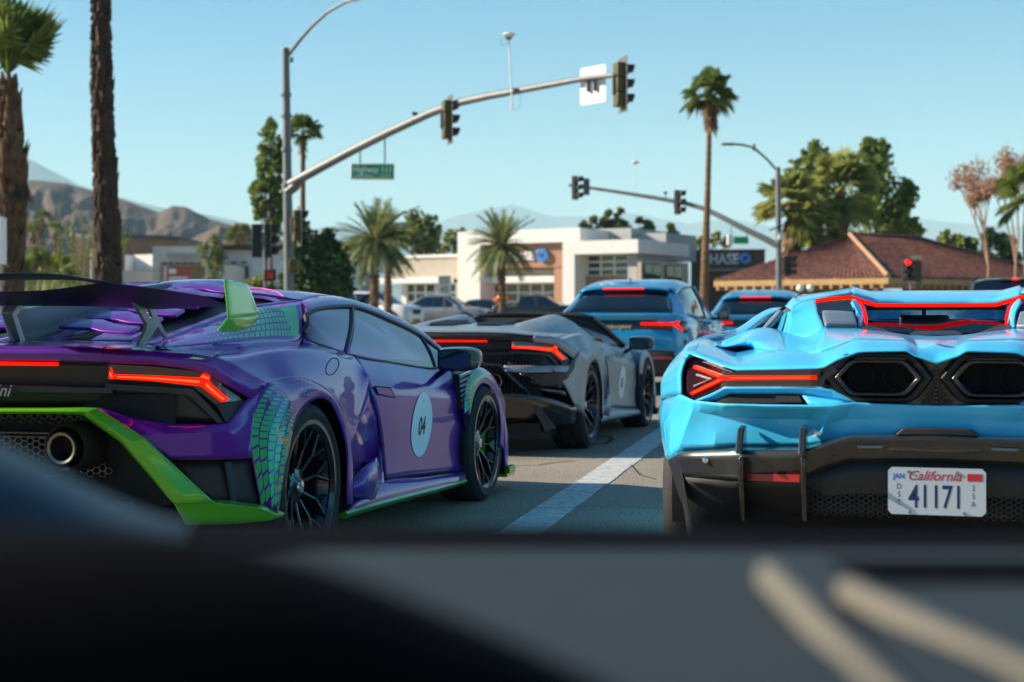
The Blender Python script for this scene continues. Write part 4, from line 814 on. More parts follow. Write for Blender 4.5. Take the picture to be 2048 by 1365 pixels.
# plate
py0 = -1.075; pz = .477
q = MB(); rr = .012
cs = [(-.1525+rr,-.076),(.1525-rr,-.076),(.1525,-.076+rr),(.1525,.076-rr),(.1525-rr,.076),(-.1525+rr,.076),(-.1525,.076-rr),(-.1525,-.076+rr)]
q.prism([V((x_, py0, pz+z_)) for x_, z_ in cs], (0,.006,0)); mat('plate_white', (.50,.56,.60), .35, coat=.4); pt = q.build('licence_plate', 'plate_white', T)
mat('plate_navy', (.01,.02,.10), .5); mat('plate_red', (.50,.02,.03), .5); mat('plate_blue', (.02,.10,.55), .5)
def ptx(s_, x_, z_, size, m, shear=0, sx_=1, bold=0): return text('plate_lettering', s_, size, m, pt, facing((x_, py0-.0006, pz+z_), 0, -1), .0, shear, 'CENTER', sx_, bold)
ptx('41171', -.002, -.052, .105, 'plate_navy', 0, .66, .0012); ptx('California', -.008, .036, .044, 'plate_red', .35, .98, .0004); ptx('JAN', -.118, .040, .024, 'plate_blue', 0, .9, .0006)
for i, ch in enumerate('DST'): ptx(ch, -.118, .006-.026*i, .026, 'plate_navy', 0, .8)
for i, ch in enumerate('25A'): ptx(ch, .114, .006-.026*i, .026, 'plate_navy', 0, .8)
q = MB(); q.box((.118,py0-.0005,pz+.048), (.046,.001,.024)); q.build('plate_sticker', 'plate_red', pt)
for x_, z_ in ((-.085,-.068),(.085,-.068),(-.088,.062),(.062,.062)):
    q = MB(); q.lathe([(0,-.004),(.005,-.003),(.006,.002)], (x_, py0-.001, pz+z_), 'y', 10); q.build('plate_bolt', 'bolt', pt)
# flanks, nose and glasshouse (seen only from the side)
fl = []
for y_, xo, zt, zb in ((.45,1.0,.92,.30),(.9,.96,.86,.16),(1.6,.93,.80,.14),(2.2,.95,.80,.14),(2.40,.98,.80,.30)):
    fl.append([V((-xo+.10,y_,zt)), V((-xo,y_,zt-.12)), V((-xo-.0,y_,zt*.6)), V((-xo+.03,y_,zb))])
vstrip(fl, 'door', 'sky_blue', 14, 10, ang=50)
vstrip([[V((-.97,2.4,.80)), V((-1.0,2.55,.72)), V((-1.0,2.75,.74)), V((-1.0,2.95,.72)), V((-.99,3.12,.60)), V((-.95,3.3,.4))], [V((-.78,2.4,.84)), V((-.80,2.55,.84)), V((-.80,2.75,.83)), V((-.80,2.95,.80)), V((-.80,3.2,.70)), V((-.80,3.5,.45))], [V((0,2.3,.84)), V((0,2.55,.78)), V((0,2.75,.74)), V((0,2.95,.70)), V((0,3.35,.58)), V((0,3.78,.40))]], 'bonnet', 'sky_blue', 10, 16, ang=60)
vstrip([[V((-.95,3.3,.4)), V((-.8,3.5,.45)), V((0,3.78,.40))], [V((-.95,3.3,.15)), V((-.8,3.55,.14)), V((0,3.82,.14))]], 'front_bumper', 'sky_blue', 4, 8)
vstrip([[V((-.60,.75,1.13)), V((-.58,1.2,1.15)), V((-.60,1.8,1.08)), V((-.72,2.4,.86))], [V((-.86,.6,.92)), V((-.86,1.2,.86)), V((-.86,1.8,.82)), V((-.80,2.4,.83))]], 'side_window', 'car_glass', 5, 12)
q = MB(); q.box((0,1.3,.2), (1.6,4.6,.12)); q.box((0,-.35,.60), (1.3,1.0,.52)); q.box((0,1.25,.48), (1.6,1.7,.36)); q.box((0,3.0,.42), (1.1,1.0,.36)); q.build('inner_tub', 'dark_void', T, smooth=False)
liner(T, 0, .40, .6, .97, .365); liner(T, 2.78, .37, .6, .97, .34)
for s_ in (-1, 1): add_wheel(T, s_*.84, 0, .366, .345, .285, 'black_gloss', 'black_gloss'); add_wheel(T, s_*.87, 2.78, .345, .265, .27, 'black_gloss', 'black_gloss')
for s_ in (-1, 1):
    q = MB(); q.patch(Patch([[V((s_*.14,1.15,.4)), V((s_*.36,1.15,.4)), V((s_*.58,1.15,.4))], [V((s_*.15,1.0,.70)), V((s_*.36,.97,.72)), V((s_*.57,1.0,.70))], [V((s_*.24,.92,.93)), V((s_*.36,.9,.95)), V((s_*.48,.92,.93))]]), 8, 8); q.build('seat', 'cabin_grey', T, sol=.08)
q = MB(); q.box((0,2.3,.66), (1.4,.5,.22)); q.build('dashboard', 'cabin', T, bev=.05)
q = MB(); c_ = vy(1848,642,1.75); q.box(c_, (.24,.03,.058)); q.box(c_+V((0,.06,.05)), (.02,.1,.06)); q.build('rear_view_mirror', 'cabin', T, bev=.012)
q = MB(); q.box(c_+V((0,-.017,0)), (.21,.004,.042)); q.build('rear_view_mirror_glass', 'dark_glass', T, bev=.001)
# ---------------------------------------------------------------- matt grey open car ahead of the purple one
G = Frame(-.293, 12.846); G.ry = S.ry; gx = G.x; gy = G.y; gr = G.R
T = thing('sports_car', 'matt grey open-top sports car with round door sticker, ahead of the purple coupe', 'sports car', G.o, -R(15))
DOORS = flanks(T, 'grey_matte', 'grey_matte', 'grey_matte', 'black_satin', vent=False)
tail('grey_matte', 'black_satin', 'black_satin')
strip([[p+V((.004,-.010,.004)) for p in top[4:]], [a.lerp(b,.45)+V((.004,-.027,.002)) for a, b in zip(top[4:], bot[4:])], [p+V((.004,-.010,-.002)) for p in bot[4:]]], 'lamp_brow', 'grey_matte', 8, 24, lv=True, ang=60)
# painted corner below the lamp
strip([[gr(1098,732), gr(1122,731), gr(1142,728), gr(1158,704)], [gr(1116,752,-.03), gr(1135,752,-.03), gr(1152,752,-.01), gr(1164,740)], [gr(1134,780,-.045), gr(1145,782,-.04), gr(1156,784,-.01), gr(1160,770)], [gr(1150,813,-.05), gr(1153,815,-.04), gr(1157,813,-.01), gr(1159,805)]], 'bumper_corner', 'grey_matte', 10, 10, ang=50, sol=.01)
strip([[gr(1007,732,-.04), gr(1050,732,-.05), gr(1100,732,-.05)], [gr(1010,742,-.08), gr(1050,745,-.09), gr(1106,745,-.06)]], 'bumper_ledge', 'grey_matte', 3, 10, ang=50, sol=.01)
for k in range(3):
    a_, b_ = 748+k*14, 756+k*15; strip([[gr(1040+k*20,a_,-.05), gr(1108+k*10,a_+6,-.04)], [gr(1046+k*20,b_,-.03), gr(1114+k*10,b_+6,-.03)]], 'bumper_vane', 'black_gloss', 2, 4, sol=.012)
q = MB(); q.tube([gr(960,728,-.06), gr(1000,730,-.07), gr(1060,790,-.08)], .012, 6); both('bumper_brace', q, 'black_gloss', T)
strip([[V((0,-.98,.42)), gr(1004,789,-.08), gr(1080,793,-.09), gr(1153,815,-.05)], [V((0,-.99,.38)), gr(1004,800,-.09), gr(1080,815,-.07), gr(1150,840,.0)], [V((0,-.85,.22)), gr(1004,850,.05), gr(1080,850,.05), gr(1148,850,.12)]], 'diffuser', 'black_gloss', 6, 14, ang=30, sol=.01)
for k in range(4):
    q = MB(); q.box((.20,-.99+k*.02,.37-k*.035), (.55,.06,.010)); both('diffuser_slat', q, 'black_satin', T)
q = MB(); q.prism([gr(1062,811,-.10), gr(1080,814,-.09), gr(1108,858,.0), gr(1092,864,-.06)], (0,.10,0)); both('diffuser_fin', q, 'black_plastic', T, bev=.004)
q = MB(); q.lathe([(.046,0),(.056,-.004),(.058,.006),(.058,.18),(.050,.18),(.050,.01),(.046,0)], (.43,-.97,.57), 'y', 32); both('exhaust_pipe', q, 'black_gloss', T, ang=50)
q = MB(); hexgrid(q, lambda a, b: True, lambda a, b, d: V((a, -.87+d+.12*a*a, b)), .018, .004, 0, .74, .66, .735)
hexgrid(q, lambda a, b: a < .62+(.6-b)*.4 and math.hypot(a-.43, b-.57) > .065, lambda a, b, d: V((a, -.87+d+.1*a*a, b)), .018, .004, .0, .66, .46, .62)
for o_ in both('honeycomb_grille', q, 'black_satin', T, smooth=False): stuff(o_)
q = MB(); q.box((0,-.79,.56), (1.5,.04,.40)); q.build('rear_bulkhead', 'dark_void', T, smooth=False)
q = MB(); q.prism([gr(1135,766,-.035), gr(1158,775,-.012), gr(1160,782,-.01), gr(1138,772,-.03)], (0,.01,0)); both('side_marker_light', q, 'lamp_red_dim', T)
# deck, head fairings and vents
dk = [[V((0,-.92,.94)), V((.3,-.915,.94)), V((.52,-.89,.93)), V((.70,-.82,.912)), TOPS[0]], [V((0,-.3,.985)), V((.22,-.3,.985)), V((.34,-.35,.98)), V((.60,-.4,.93)), TOPS[1]], [V((0,.35,1.0)), V((.22,.35,1.0)), V((.30,.3,1.0)), V((.62,.1,.93)), TOPS[2]], [V((0,.8,1.0)), V((.22,.8,1.0)), V((.28,.8,1.0)), V((.66,.6,.90)), TOPS[3]]]
strip(dk, 'rear_deck', 'grey_matte', 14, 20, ang=60)
hp = [[V((.40,-.62,.905)), V((.45,-.64,.90)), V((.52,-.60,.905)), V((.62,-.5,.90))], [V((.34,-.1,.985)), V((.43,-.1,1.0)), V((.56,-.1,.97)), V((.70,-.1,.90))], [V((.28,.45,1.01)), V((.42,.45,1.045)), V((.58,.45,1.0)), V((.74,.4,.90))], [V((.25,.95,1.0)), V((.41,1.0,1.078)), V((.60,1.02,1.0)), V((.76,.95,.88))], [V((.27,1.08,.95)), V((.42,1.12,1.03)), V((.61,1.18,.95)), V((.78,1.1,.86))]]
strip(hp, 'head_fairing', 'grey_matte', 16, 14, ang=60)
q = MB(); q.prism([V((.10,-.35,.99)), V((.30,-.40,.985)), V((.30,.15,1.012)), V((.10,.2,1.012))], (0,0,-.015)); both('deck_vent', q, 'dark_void', T)
for k in range(4):
    q = MB(); q.box((.20,-.30+k*.13,1.0+k*.006), (.20,.06,.012), rx=.35); both('deck_vent_slat', q, 'black_satin', T)
q = MB(); q.prism([V((.60,1.04,1.0)), V((.63,1.0,.985)), V((.74,1.1,.89)), V((.72,1.14,.89))], (.004,0,.004)); both('fairing_vent', q, 'dark_void', T)
# windscreen frame
fr = [V((0,1.92,1.085)), V((.3,1.90,1.083)), V((.50,1.85,1.07)), V((.565,1.86,1.052))]
q = MB(); q.tube(fr, .022, 8); both('windscreen_header', q, 'black_satin', T)
q = MB(); q.tube([fr[-1], V((.62,2.05,.98)), V((.70,2.3,.86)), V((.77,2.52,.76))], [.026,.03,.03,.03], 8); both('windscreen_pillar', q, 'black_satin', T)
q = MB(); q.patch(Patch([fr, [V((0,2.42,.92)), V((.3,2.38,.92)), V((.55,2.25,.92)), V((.66,2.15,.93))], [V((0,2.8,.78)), V((.4,2.74,.78)), V((.64,2.6,.78)), V((.77,2.52,.77))]]), 8, 8); both('windscreen', q, 'car_glass', T)
q = MB(); q.prism([V((.775,2.18,.80)), V((.70,2.26,.86)), V((.76,2.48,.76))], (.004,0,0)); both('quarter_glass', q, 'car_glass', T)
q = MB(); q.tube([V((.775,2.14,.785)), V((.68,2.24,.875))], .01, 6); both('quarter_frame', q, 'black_satin', T)
q = MB(); q.add([V((0,1.05,1.05)), V((.36,1.05,1.05)), V((.36,1.05,.9)), V((0,1.05,.9))], [(0,1,2,3)]); both('wind_deflector', q, 'black_gloss', T)
# cabin
for s_ in (-1, 1):
    q = MB(); q.patch(Patch([[V((s_*.16,1.35,.42)), V((s_*.36,1.35,.42)), V((s_*.56,1.35,.42))], [V((s_*.17,1.22,.72)), V((s_*.36,1.19,.74)), V((s_*.55,1.22,.72))], [V((s_*.26,1.14,.95)), V((s_*.36,1.13,.96)), V((s_*.46,1.14,.95))]]), 8, 8); q.build('seat', 'cabin_grey', T, sol=.07)
a_ = gx(1182,690,.72); q = MB(); q.patch(Patch([[gx(1179,692,.70), gx(1180,681,.70), gx(1188,676,.70), gx(1202,677,.70), gx(1207,684,.70), gx(1206,692,.70)], [p+V((-.16,.02,-.01)) for p in [gx(1179,692,.70), gx(1180,680,.70), gx(1188,675,.70), gx(1202,676,.70), gx(1207,684,.70), gx(1206,692,.70)]]]), 4, 16); q.build('seat_bolster', 'leather_tan', T, sol=.012)
q = MB(); q.box((0,2.25,.70), (1.42,.5,.2)); q.build('dashboard', 'cabin_grey', T, bev=.05)
q = MB(); q.lathe([(.165,0),(.18,.012),(.195,0),(.18,-.012)], (0,0,0), 'y', 24, closed=True); o = q.build('steering_wheel', 'cabin', T); o.location = (-.36,1.9,.76); o.rotation_euler = (R(-20),0,0)
door_mirror(T, .80, (1.98,.82), 'black_gloss')
both('door_seam', MB().tube([P_DOOR.ev(k/20, 0)+V((.002,0,0)) for k in range(21)], .004, 5).tube([P_DOOR.ev(1, k/20)+V((.002,0,0)) for k in range(21)], .004, 5), 'dark_void', T)
for k, d in enumerate(DOORS):
    s_ = 1 if k == 0 else -1
    cy, cz = gx(1244,765,.91).y, gx(1244,765,.91).z; n_ = 32; v = [find(P_DOOR, cy, cz, .6, .55, .006)]
    for r_ in (1,2,3):
        for j in range(n_): a = 2*PI*j/n_; v.append(find(P_DOOR, cy+math.cos(a)*.15*r_/3, cz+math.sin(a)*.15*r_/3, .6, .55, .006))
    q = MB(); q.add(v, [(0,1+j,1+(j+1) % n_) for j in range(n_)]+[(1+r0*n_+j, 1+(r0+1)*n_+j, 1+(r0+1)*n_+(j+1) % n_, 1+r0*n_+(j+1) % n_) for r0 in range(2) for j in range(n_)]); (q if k == 0 else q.mirror()).build('door_roundel', 'decal_white', d, ang=180)
    o = text('roundel_number', '03', .12, 'ink', d, facing((s_, cy, cz-.045), s_, 0), 0, 0, 'CENTER', .8, .003)
    for vv in o.data.vertices: vv.co.x = s_*find(P_DOOR, vv.co.y, vv.co.z, .6, .55, .0075).x
    q = MB(); pts = [sx(752,773,.912), sx(782,776,.915), sx(789,796,.915), sx(756,790,.912)]; q.prism([p+V((.003,0,0)) for p in pts], (-.02,0,0)); (q if k == 0 else q.mirror()).build('door_handle', 'grey_matte', d, bev=.004)
# ---------------------------------------------------------------- generic closed cars for the traffic behind
def gcar(T, L, w, belt, roof, deck, win, hood, m, wr=.34, wy=(.85,), rails=False, glassm='dark_glass', inset=.70, nose=.55, lamps=True):
    rb, rt, ft, fb = win; cowl, hz_ = hood
    st = [(0,deck-.22,.78),(.03,deck-.06,.86),(.12,deck,.94),(.5,belt-.01,.99),(L*.45,belt,1),(fb-.1,belt-.01,1),(cowl+.1,hz_+.03,.99),(L*.86,hz_,.97),(L*.95,hz_-.09,.90),(L*.99,nose+.06,.80),(L,nose-.03,.74)]
    rows = [[V((0,y,z)), V((x*w*.5,y,z)), V((x*w*.86,y,z-.015)), V((x*w*.97,y,z-.09)), V((x*w,y,z*.66)), V((x*w*.985,y,.42)), V((x*w*.93,y,.26)), V((x*w*.80,y,.21))] for y, z, x in st]
    both('body', MB().patch(Patch(rows), 40, 21), m, T, ang=45)
    for r_, nm in ((rows[0], 'tailgate'), (rows[-1], 'front_panel')):
        q = MB(); q.add(r_+[V((0,r_[0].y,.21))], [tuple(range(9))]); both(nm, q, m, T)
    bx, tx_ = w*.90, w*inset
    rt_ = [[V((0,y,z)), V((tx_*.6,y,z-.01)), V((tx_*.93,y,z-.045)), V((tx_,y,z-.10))] for y, z in ((rt,roof-.035),(rt+(ft-rt)*.3,roof),(rt+(ft-rt)*.65,roof-.003),(ft,roof-.055))]
    both('roof', MB().patch(Patch(rt_), 10, 10), m, T, sol=.02)
    z1 = belt-.03
    q = MB(); q.patch(Patch([[V((0,rt,roof-.03)), V((tx_*.6,rt,roof-.04)), V((tx_,rt,roof-.11))], [V((0,rb,z1+.03)), V((bx*.6,rb,z1+.02)), V((bx*.93,rb+.06,z1))]]), 3, 8); both('rear_window', q, glassm, T)
    q = MB(); q.patch(Patch([[V((0,ft,roof-.05)), V((tx_*.6,ft,roof-.06)), V((tx_,ft,roof-.11))], [V((0,fb+.06,z1)), V((bx*.6,fb+.03,z1)), V((bx*.93,fb-.08,z1))]]), 3, 8); both('windscreen', q, glassm, T)
    A = [V((tx_,rt,roof-.10)), V((tx_,(rt+ft)/2,roof-.08)), V((tx_,ft,roof-.11))]; B = [V((bx*.95,rb+.08,z1)), V((bx,(rb+fb)/2,z1)), V((bx*.95,fb-.08,z1))]
    q = MB(); q.patch(Patch([A, [a.lerp(b,.5)+V((.02,0,0)) for a, b in zip(A, B)], B]), 4, 14); both('side_window', q, glassm, T)
    for nm, a, b, rr in (('rear_pillar',A[0],B[0],.05),('front_pillar',A[2],B[2],.03),('centre_pillar',A[1],B[1],.025)):
        q = MB(); q.tube([a, a.lerp(b,.5)+V((.02,0,0)), b], rr, 6); both(nm, q, m if nm != 'centre_pillar' else 'black_satin', T)
    q = MB(); q.box((0,L*.45,.5), (w*1.6,L*.8,.45)); q.build('inner_tub', 'dark_void', T, smooth=False)
    for y in wy:
        for s_ in (-1, 1):
            q = MB(); q.lathe([(wr+.07,0),(wr+.06,.012),(0,.012)], (0,0,0), 'x', 28); o = q.build('wheel_arch', 'black_plastic', T); o.location = (s_*(w*.985), y, wr+.02); o.rotation_euler = (0,0,PI if s_ < 0 else 0)
            add_wheel(T, s_*(w-.085), y, wr, .22, wr*.70, 'chrome', 'black_gloss', 8, rimmat='steel' if m == 'car_white' else 'rim_black')
    q = MB(); q.box((w+.06,fb-.25,belt+.06), (.17,.10,.12), taper=.85); q.box((w-.05,fb-.22,belt+.02), (.14,.05,.04)); both('door_mirror', q, m, T, bev=.02)
    for y in ((rb+fb)/2, ):
        q = MB(); q.tube([V((w*1.0,y,belt-.1)), V((w*1.006,y,.66)), V((w*.99,y,.3))], .004, 4); both('door_seam', q, 'dark_void', T)
    for y in ((rb+fb)/2-.25, (rb+fb)/2+.85):
        q = MB(); q.box((w*.995,y,belt-.16), (.02,.16,.025)); both('door_handle', q, m, T, bev=.006)
    if rails:
        q = MB(); q.tube([V((tx_-.02,rt+.1,roof-.02)), V((tx_-.02,rt+.2,roof+.05)), V((tx_-.02,ft-.2,roof+.05)), V((tx_-.02,ft-.05,roof-.02))], .018, 6); both('roof_rail', q, 'black_satin', T)
    if lamps:
        q = MB(); q.prism([V((w*.50,L*.985,nose+.10)), V((w*.80,L*.945,nose+.13)), V((w*.84,L*.93,nose+.03)), V((w*.52,L*.99,nose+.0))], (0,.02,0)); both('headlight', q, 'lamp_clear', T, bev=.01)
        q = MB(); q.prism([V((0,L+.005,nose+.06)), V((w*.38,L+.0,nose+.06)), V((w*.42,L,nose-.06)), V((w*.30,L,nose-.18)), V((0,L+.005,nose-.18))], (0,.02,0)); both('front_grille', q, 'black_satin', T)
        q = MB(); q.prism([V((0,L-.02,.36)), V((w*.74,L-.06,.36)), V((w*.74,L-.06,.24)), V((0,L-.02,.24))], (0,.04,0)); both('front_intake', q, 'black_plastic', T)
        q = MB(); q.prism([V((w*.55,.0,deck-.12)), V((w*.90,.10,deck-.10)), V((w*.90,.10,deck-.24)), V((w*.55,.0,deck-.22))], (0,-.02,0)); both('tail_light', q, 'lamp_red_dim', T, bev=.006)
# ---------------------------------------------------------------- teal fastback SUVs waiting ahead
def sport_suv(label, ox, oy):
    global T
    U = Frame(ox, oy); T = thing('sport_suv', label, 'suv', U.o, -R(15), 'teal SUVs waiting at the light')
    s = lambda *a, **k: strip(*a, **k)
    # lower tail
    st = [(-1.02,1.00,.80),(-1.00,1.06,.86),(-.80,1.10,.95),(-.3,1.10,1.0),(.4,1.07,.995),(1.2,1.04,.975),(2.0,1.03,.98),(2.6,1.02,1.0),(3.2,1.02,.99),(3.6,.92,.95),(3.9,.78,.86),(4.02,.6,.78)]
    rows = [[V((0,y,z)), V((x*.55,y,z)), V((x*.86,y,z-.015)), V((x*.975,y,z-.10)), V((x,y,z*.62)), V((x*.985,y,.45)), V((x*.93,y,.30)), V((x*.8,y,.24))] for y, z, x in st]
    both('body', MB().patch(Patch(rows), 44, 21), 'teal_blue', T, ang=45)
    for q_, nm in ((rows[-1], 'front_panel'),):
        q = MB(); q.add(q_+[V((0,q_[0].y,.24))], [tuple(range(9))]); both(nm, q, 'teal_blue', T)
    # tailgate, lamp band and bumper
    s([[V((0,-1.06,.90)), V((.5,-1.05,.90)), V((.80,-.99,.89)), V((.95,-.86,.87))], [V((0,-1.08,.80)), V((.5,-1.07,.80)), V((.82,-1.0,.79)), V((.97,-.84,.78))], [V((0,-1.07,.60)), V((.5,-1.06,.60)), V((.84,-.99,.60)), V((.985,-.8,.60))]], 'tailgate', 'teal_blue', 8, 16, ang=50)
    s([[V((0,-1.03,1.02)), V((.5,-1.02,1.02)), V((.78,-.97,1.01)), V((.93,-.85,1.0))], [V((0,-1.06,.90)), V((.5,-1.05,.90)), V((.80,-.99,.89)), V((.95,-.86,.87))]], 'lamp_band', 'black_gloss', 3, 16)
    s([[V((0,-.97,1.13)), V((.5,-.95,1.13)), V((.78,-.88,1.12)), V((.92,-.75,1.08))], [V((0,-1.07,1.10)), V((.5,-1.05,1.10)), V((.78,-.98,1.09)), V((.93,-.84,1.05))], [V((0,-1.03,1.02)), V((.5,-1.02,1.02)), V((.78,-.97,1.01)), V((.93,-.85,1.0))]], 'tailgate_lip', 'teal_blue', 6, 16, ang=50, sol=.01)
    for nm, p in (('light_bar', [(.36,-1.09,1.0),(.655,-1.065,.998),(.655,-1.07,.965),(.36,-1.095,.968)]), ('light_bar', [(.665,-1.075,.998),(.80,-1.035,1.0),(.85,-1.01,1.02),(.875,-.99,1.01),(.845,-1.015,.98),(.92,-.95,.90),(.90,-.965,.885),(.80,-1.04,.962),(.665,-1.08,.965)])):
        q = MB(); q.prism([V(a) for a in p], (0,.03,0)); both(nm, q, 'lamp_red', T)
    s([[V((.62,-1.04,1.01)), V((.80,-1.0,1.015)), V((.955,-.86,1.01))], [V((.62,-1.05,.93)), V((.82,-1.01,.90)), V((.96,-.86,.86))]], 'tail_light', 'lamp_glass_dark', 3, 6)
    s([[V((0,-1.08,.60)), V((.6,-1.07,.60)), V((.90,-.95,.58)), V((1.0,-.7,.6))], [V((0,-1.10,.45)), V((.6,-1.09,.45)), V((.92,-.96,.42)), V((1.0,-.7,.40))], [V((0,-1.0,.26)), V((.6,-1.0,.26)), V((.9,-.9,.26)), V((.97,-.7,.28))]], 'rear_bumper', 'black_plastic', 6, 12, ang=40)
    q = MB(); q.box((.62,-1.09,.52), (.34,.02,.03)); both('rear_reflector', q, 'reflector_red', T)
    q = MB(); q.prism([V((.80,-1.015,.78)), V((.96,-.87,.76)), V((.93,-.89,.66)), V((.88,-.95,.62)), V((.86,-.98,.72))], (0,-.004,0)); both('side_outlet', q, 'black_satin', T)
    text('lettering', 'Lamborghini', .085, 'chrome', T, facing((0, -1.068, .918), 0, -1), .004, .35)
    # glasshouse
    top_ = [[V((0,-.30,1.50)), V((.4,-.30,1.495)), V((.60,-.28,1.47)), V((.70,-.25,1.42))], [V((0,.3,1.60)), V((.4,.3,1.595)), V((.60,.3,1.565)), V((.70,.3,1.50))], [V((0,1.0,1.635)), V((.42,1.0,1.63)), V((.60,1.0,1.60)), V((.70,1.0,1.54))], [V((0,1.65,1.60)), V((.42,1.63,1.595)), V((.60,1.6,1.565)), V((.69,1.58,1.51))]]
    s(top_, 'roof', 'teal_blue', 12, 12, ang=60)
    s([[V((0,-.46,1.475)), V((.4,-.45,1.47)), V((.62,-.40,1.44))], [V((0,-.25,1.525)), V((.4,-.25,1.52)), V((.62,-.22,1.49))]], 'roof_spoiler', 'teal_blue', 4, 10, sol=.02)
    q = MB(); q.box((0,-.475,1.47), (.58,.02,.022)); q.build('high_brake_light', 'lamp_red', T, bev=.004)
    s([[V((0,-.40,1.455)), V((.4,-.39,1.45)), V((.60,-.34,1.42))], [V((0,-.95,1.14)), V((.5,-.93,1.14)), V((.74,-.85,1.12))]], 'rear_window', 'dark_glass', 4, 8)
    s([[V((.60,-.34,1.43)), V((.68,-.20,1.44))], [V((.70,-.6,1.25)), V((.80,-.30,1.25))], [V((.78,-.88,1.10)), V((.92,-.55,1.08))]], 'rear_pillar', 'teal_blue', 8, 6, ang=60, sol=.01)
    A = [V((.685,-.10,1.38)), V((.705,.3,1.475)), V((.712,1.0,1.515)), V((.70,1.6,1.48)), V((.76,2.1,1.24)), V((.84,2.5,1.05))]; B = [V((.86,-.30,1.12)), V((.90,.25,1.085)), V((.905,1.0,1.06)), V((.90,1.6,1.05)), V((.89,2.1,1.04)), V((.88,2.5,1.03))]
    P = Patch([A, [a.lerp(b,.5)+V((.02,0,0)) for a, b in zip(A, B)], B]); both('side_window', MB().patch(P, 6, 24), 'car_glass', T)
    s([[V((.66,-.28,1.42)), V((.70,.3,1.50)), V((.70,1.0,1.54)), V((.69,1.58,1.51))], A[:4]], 'roof_rail', 'teal_blue', 3, 16, ang=60)
    q = MB(); q.tube([P.ev(k/8,.5) for k in range(9)], .022, 6); q.tube([P.ev(0,k/24) for k in range(25)], .014, 5); q.tube([P.ev(1,k/24) for k in range(25)], .012, 5); both('window_frame', q, 'black_satin', T)
    s([[V((.685,-.10,1.40)), A[0]], [V((.80,-.34,1.25)), A[0].lerp(B[0],.5)+V((.015,0,0))], [V((.90,-.52,1.09)), B[0]]], 'quarter_panel', 'teal_blue', 6, 5, ang=60)
    s([[V((0,1.65,1.595)), V((.42,1.63,1.59)), V((.69,1.58,1.51))], [V((0,2.65,1.05)), V((.5,2.6,1.05)), V((.86,2.45,1.04))]], 'windscreen', 'dark_glass', 4, 8)
    q = MB(); q.tube([V((.69,1.58,1.52)), V((.77,2.1,1.25)), V((.87,2.5,1.04))], .03, 6); both('front_pillar', q, 'teal_blue', T)
    q = MB(); q.prism([V((-.006,.05,1.57)), V((-.006,.18,1.585)), V((-.006,.06,1.645)), V((-.006,.03,1.645))], (.012,0,0)); q.build('antenna_fin', 'teal_blue', T)
    q = MB(); q.box((1.07,2.15,1.12), (.20,.12,.15), taper=.8); q.box((.95,2.18,1.06), (.16,.06,.05)); both('door_mirror', q, 'black_gloss', T, bev=.025)
    q = MB(); q.box((1.07,2.085,1.12), (.16,.004,.11)); both('mirror_glass', q, 'mirror', T)
    for y in (.38, 1.42):
        q = MB(); q.tube([V((.99,y,1.0)), V((1.0,y,.66)), V((.985,y,.4))], .005, 4); both('door_seam', q, 'dark_void', T); q = MB(); q.box((.985,y+.12,.93), (.02,.2,.03)); both('door_handle', q, 'teal_blue', T, bev=.006)
    q = MB(); q.box((0,1.4,.5), (1.7,4.2,.4)); q.box((0,.8,1.0), (1.3,.1,.6)); q.build('inner_tub', 'dark_void', T, smooth=False)
    for y in (0, 3.0):
        for s_ in (-1, 1):
            q = MB(); q.lathe([(.46,0),(.44,.014),(0,.014)], (0,0,0), 'x', 32); o = q.build('wheel_arch', 'black_plastic', T); o.location = (s_*.995, y, .40); o.rotation_euler = (0,0,PI if s_ < 0 else 0)
            add_wheel(T, s_*.88, y, .39, .30, .28, 'chrome', 'reflector_red')
    return T
sport_suv('teal fastback SUV just ahead of the grey open car', 1.685, 22.4)
sport_suv('teal fastback SUV farther ahead, half hidden by the nearer one', 4.75, 30.2)
T = thing('roof_rail_suv', 'dark SUV with roof rails far ahead of the sky blue car', 'suv', (8.9,27.6,0), -R(15))
gcar(T, 4.8, .98, 1.12, 1.80, 1.10, (.15,.5,2.9,3.6), (3.6,1.05), 'car_dark', .38, (.95,3.85), rails=True)
q = MB(); q.box((0,.46,1.765), (.5,.06,.03)); q.build('high_brake_light', 'black_gloss', T); q = MB(); q.box((0,.425,1.765), (.10,.012,.03)); q.build('brake_lamp', 'lamp_red', T)
# cars on the far side of the crossing, parked nose towards the right
def far_car(name, label, cat, px, Y, ang, **k):
    p = W(px, 641, Y); T = thing(name, label, cat, (p.x, p.y, .72), R(ang), None); gcar(T, **k); return T
far_car('white_suv', 'white SUV nosing right beside the purple coupe roof, far left of the bank', 'suv', 672, 78, -118, L=4.7, w=.95, belt=1.08, roof=1.72, deck=1.10, win=(.15,.5,2.7,3.5), hood=(3.5,1.08), m='car_white', wr=.37, wy=(.9,3.75), rails=True, nose=.78)
far_car('silver_sedan', 'silver sedan parked in front of the bank window', 'sedan', 812, 84, -112, L=4.9, w=.93, belt=1.02, roof=1.66, deck=1.05, win=(.35,1.35,2.6,3.5), hood=(3.5,.98), m='car_silver', wr=.35, wy=(.95,3.85), nose=.72, glassm='dark_glass')
far_car('black_pickup', 'black pickup truck parked before the bank entrance', 'pickup', 992, 84, -104, L=5.4, w=.98, belt=1.10, roof=1.66, deck=1.12, win=(1.3,1.6,2.9,3.7), hood=(3.7,1.10), m='car_black', wr=.38, wy=(1.0,4.3), nose=.80)
far_car('dark_sedan', 'dark blue sedan between the silver sedan and the black pickup', 'sedan', 905, 92, -108, L=4.7, w=.92, belt=1.0, roof=1.55, deck=1.0, win=(.4,1.3,2.6,3.4), hood=(3.4,.95), m='car_dark', wr=.34, wy=(.9,3.7), nose=.7)
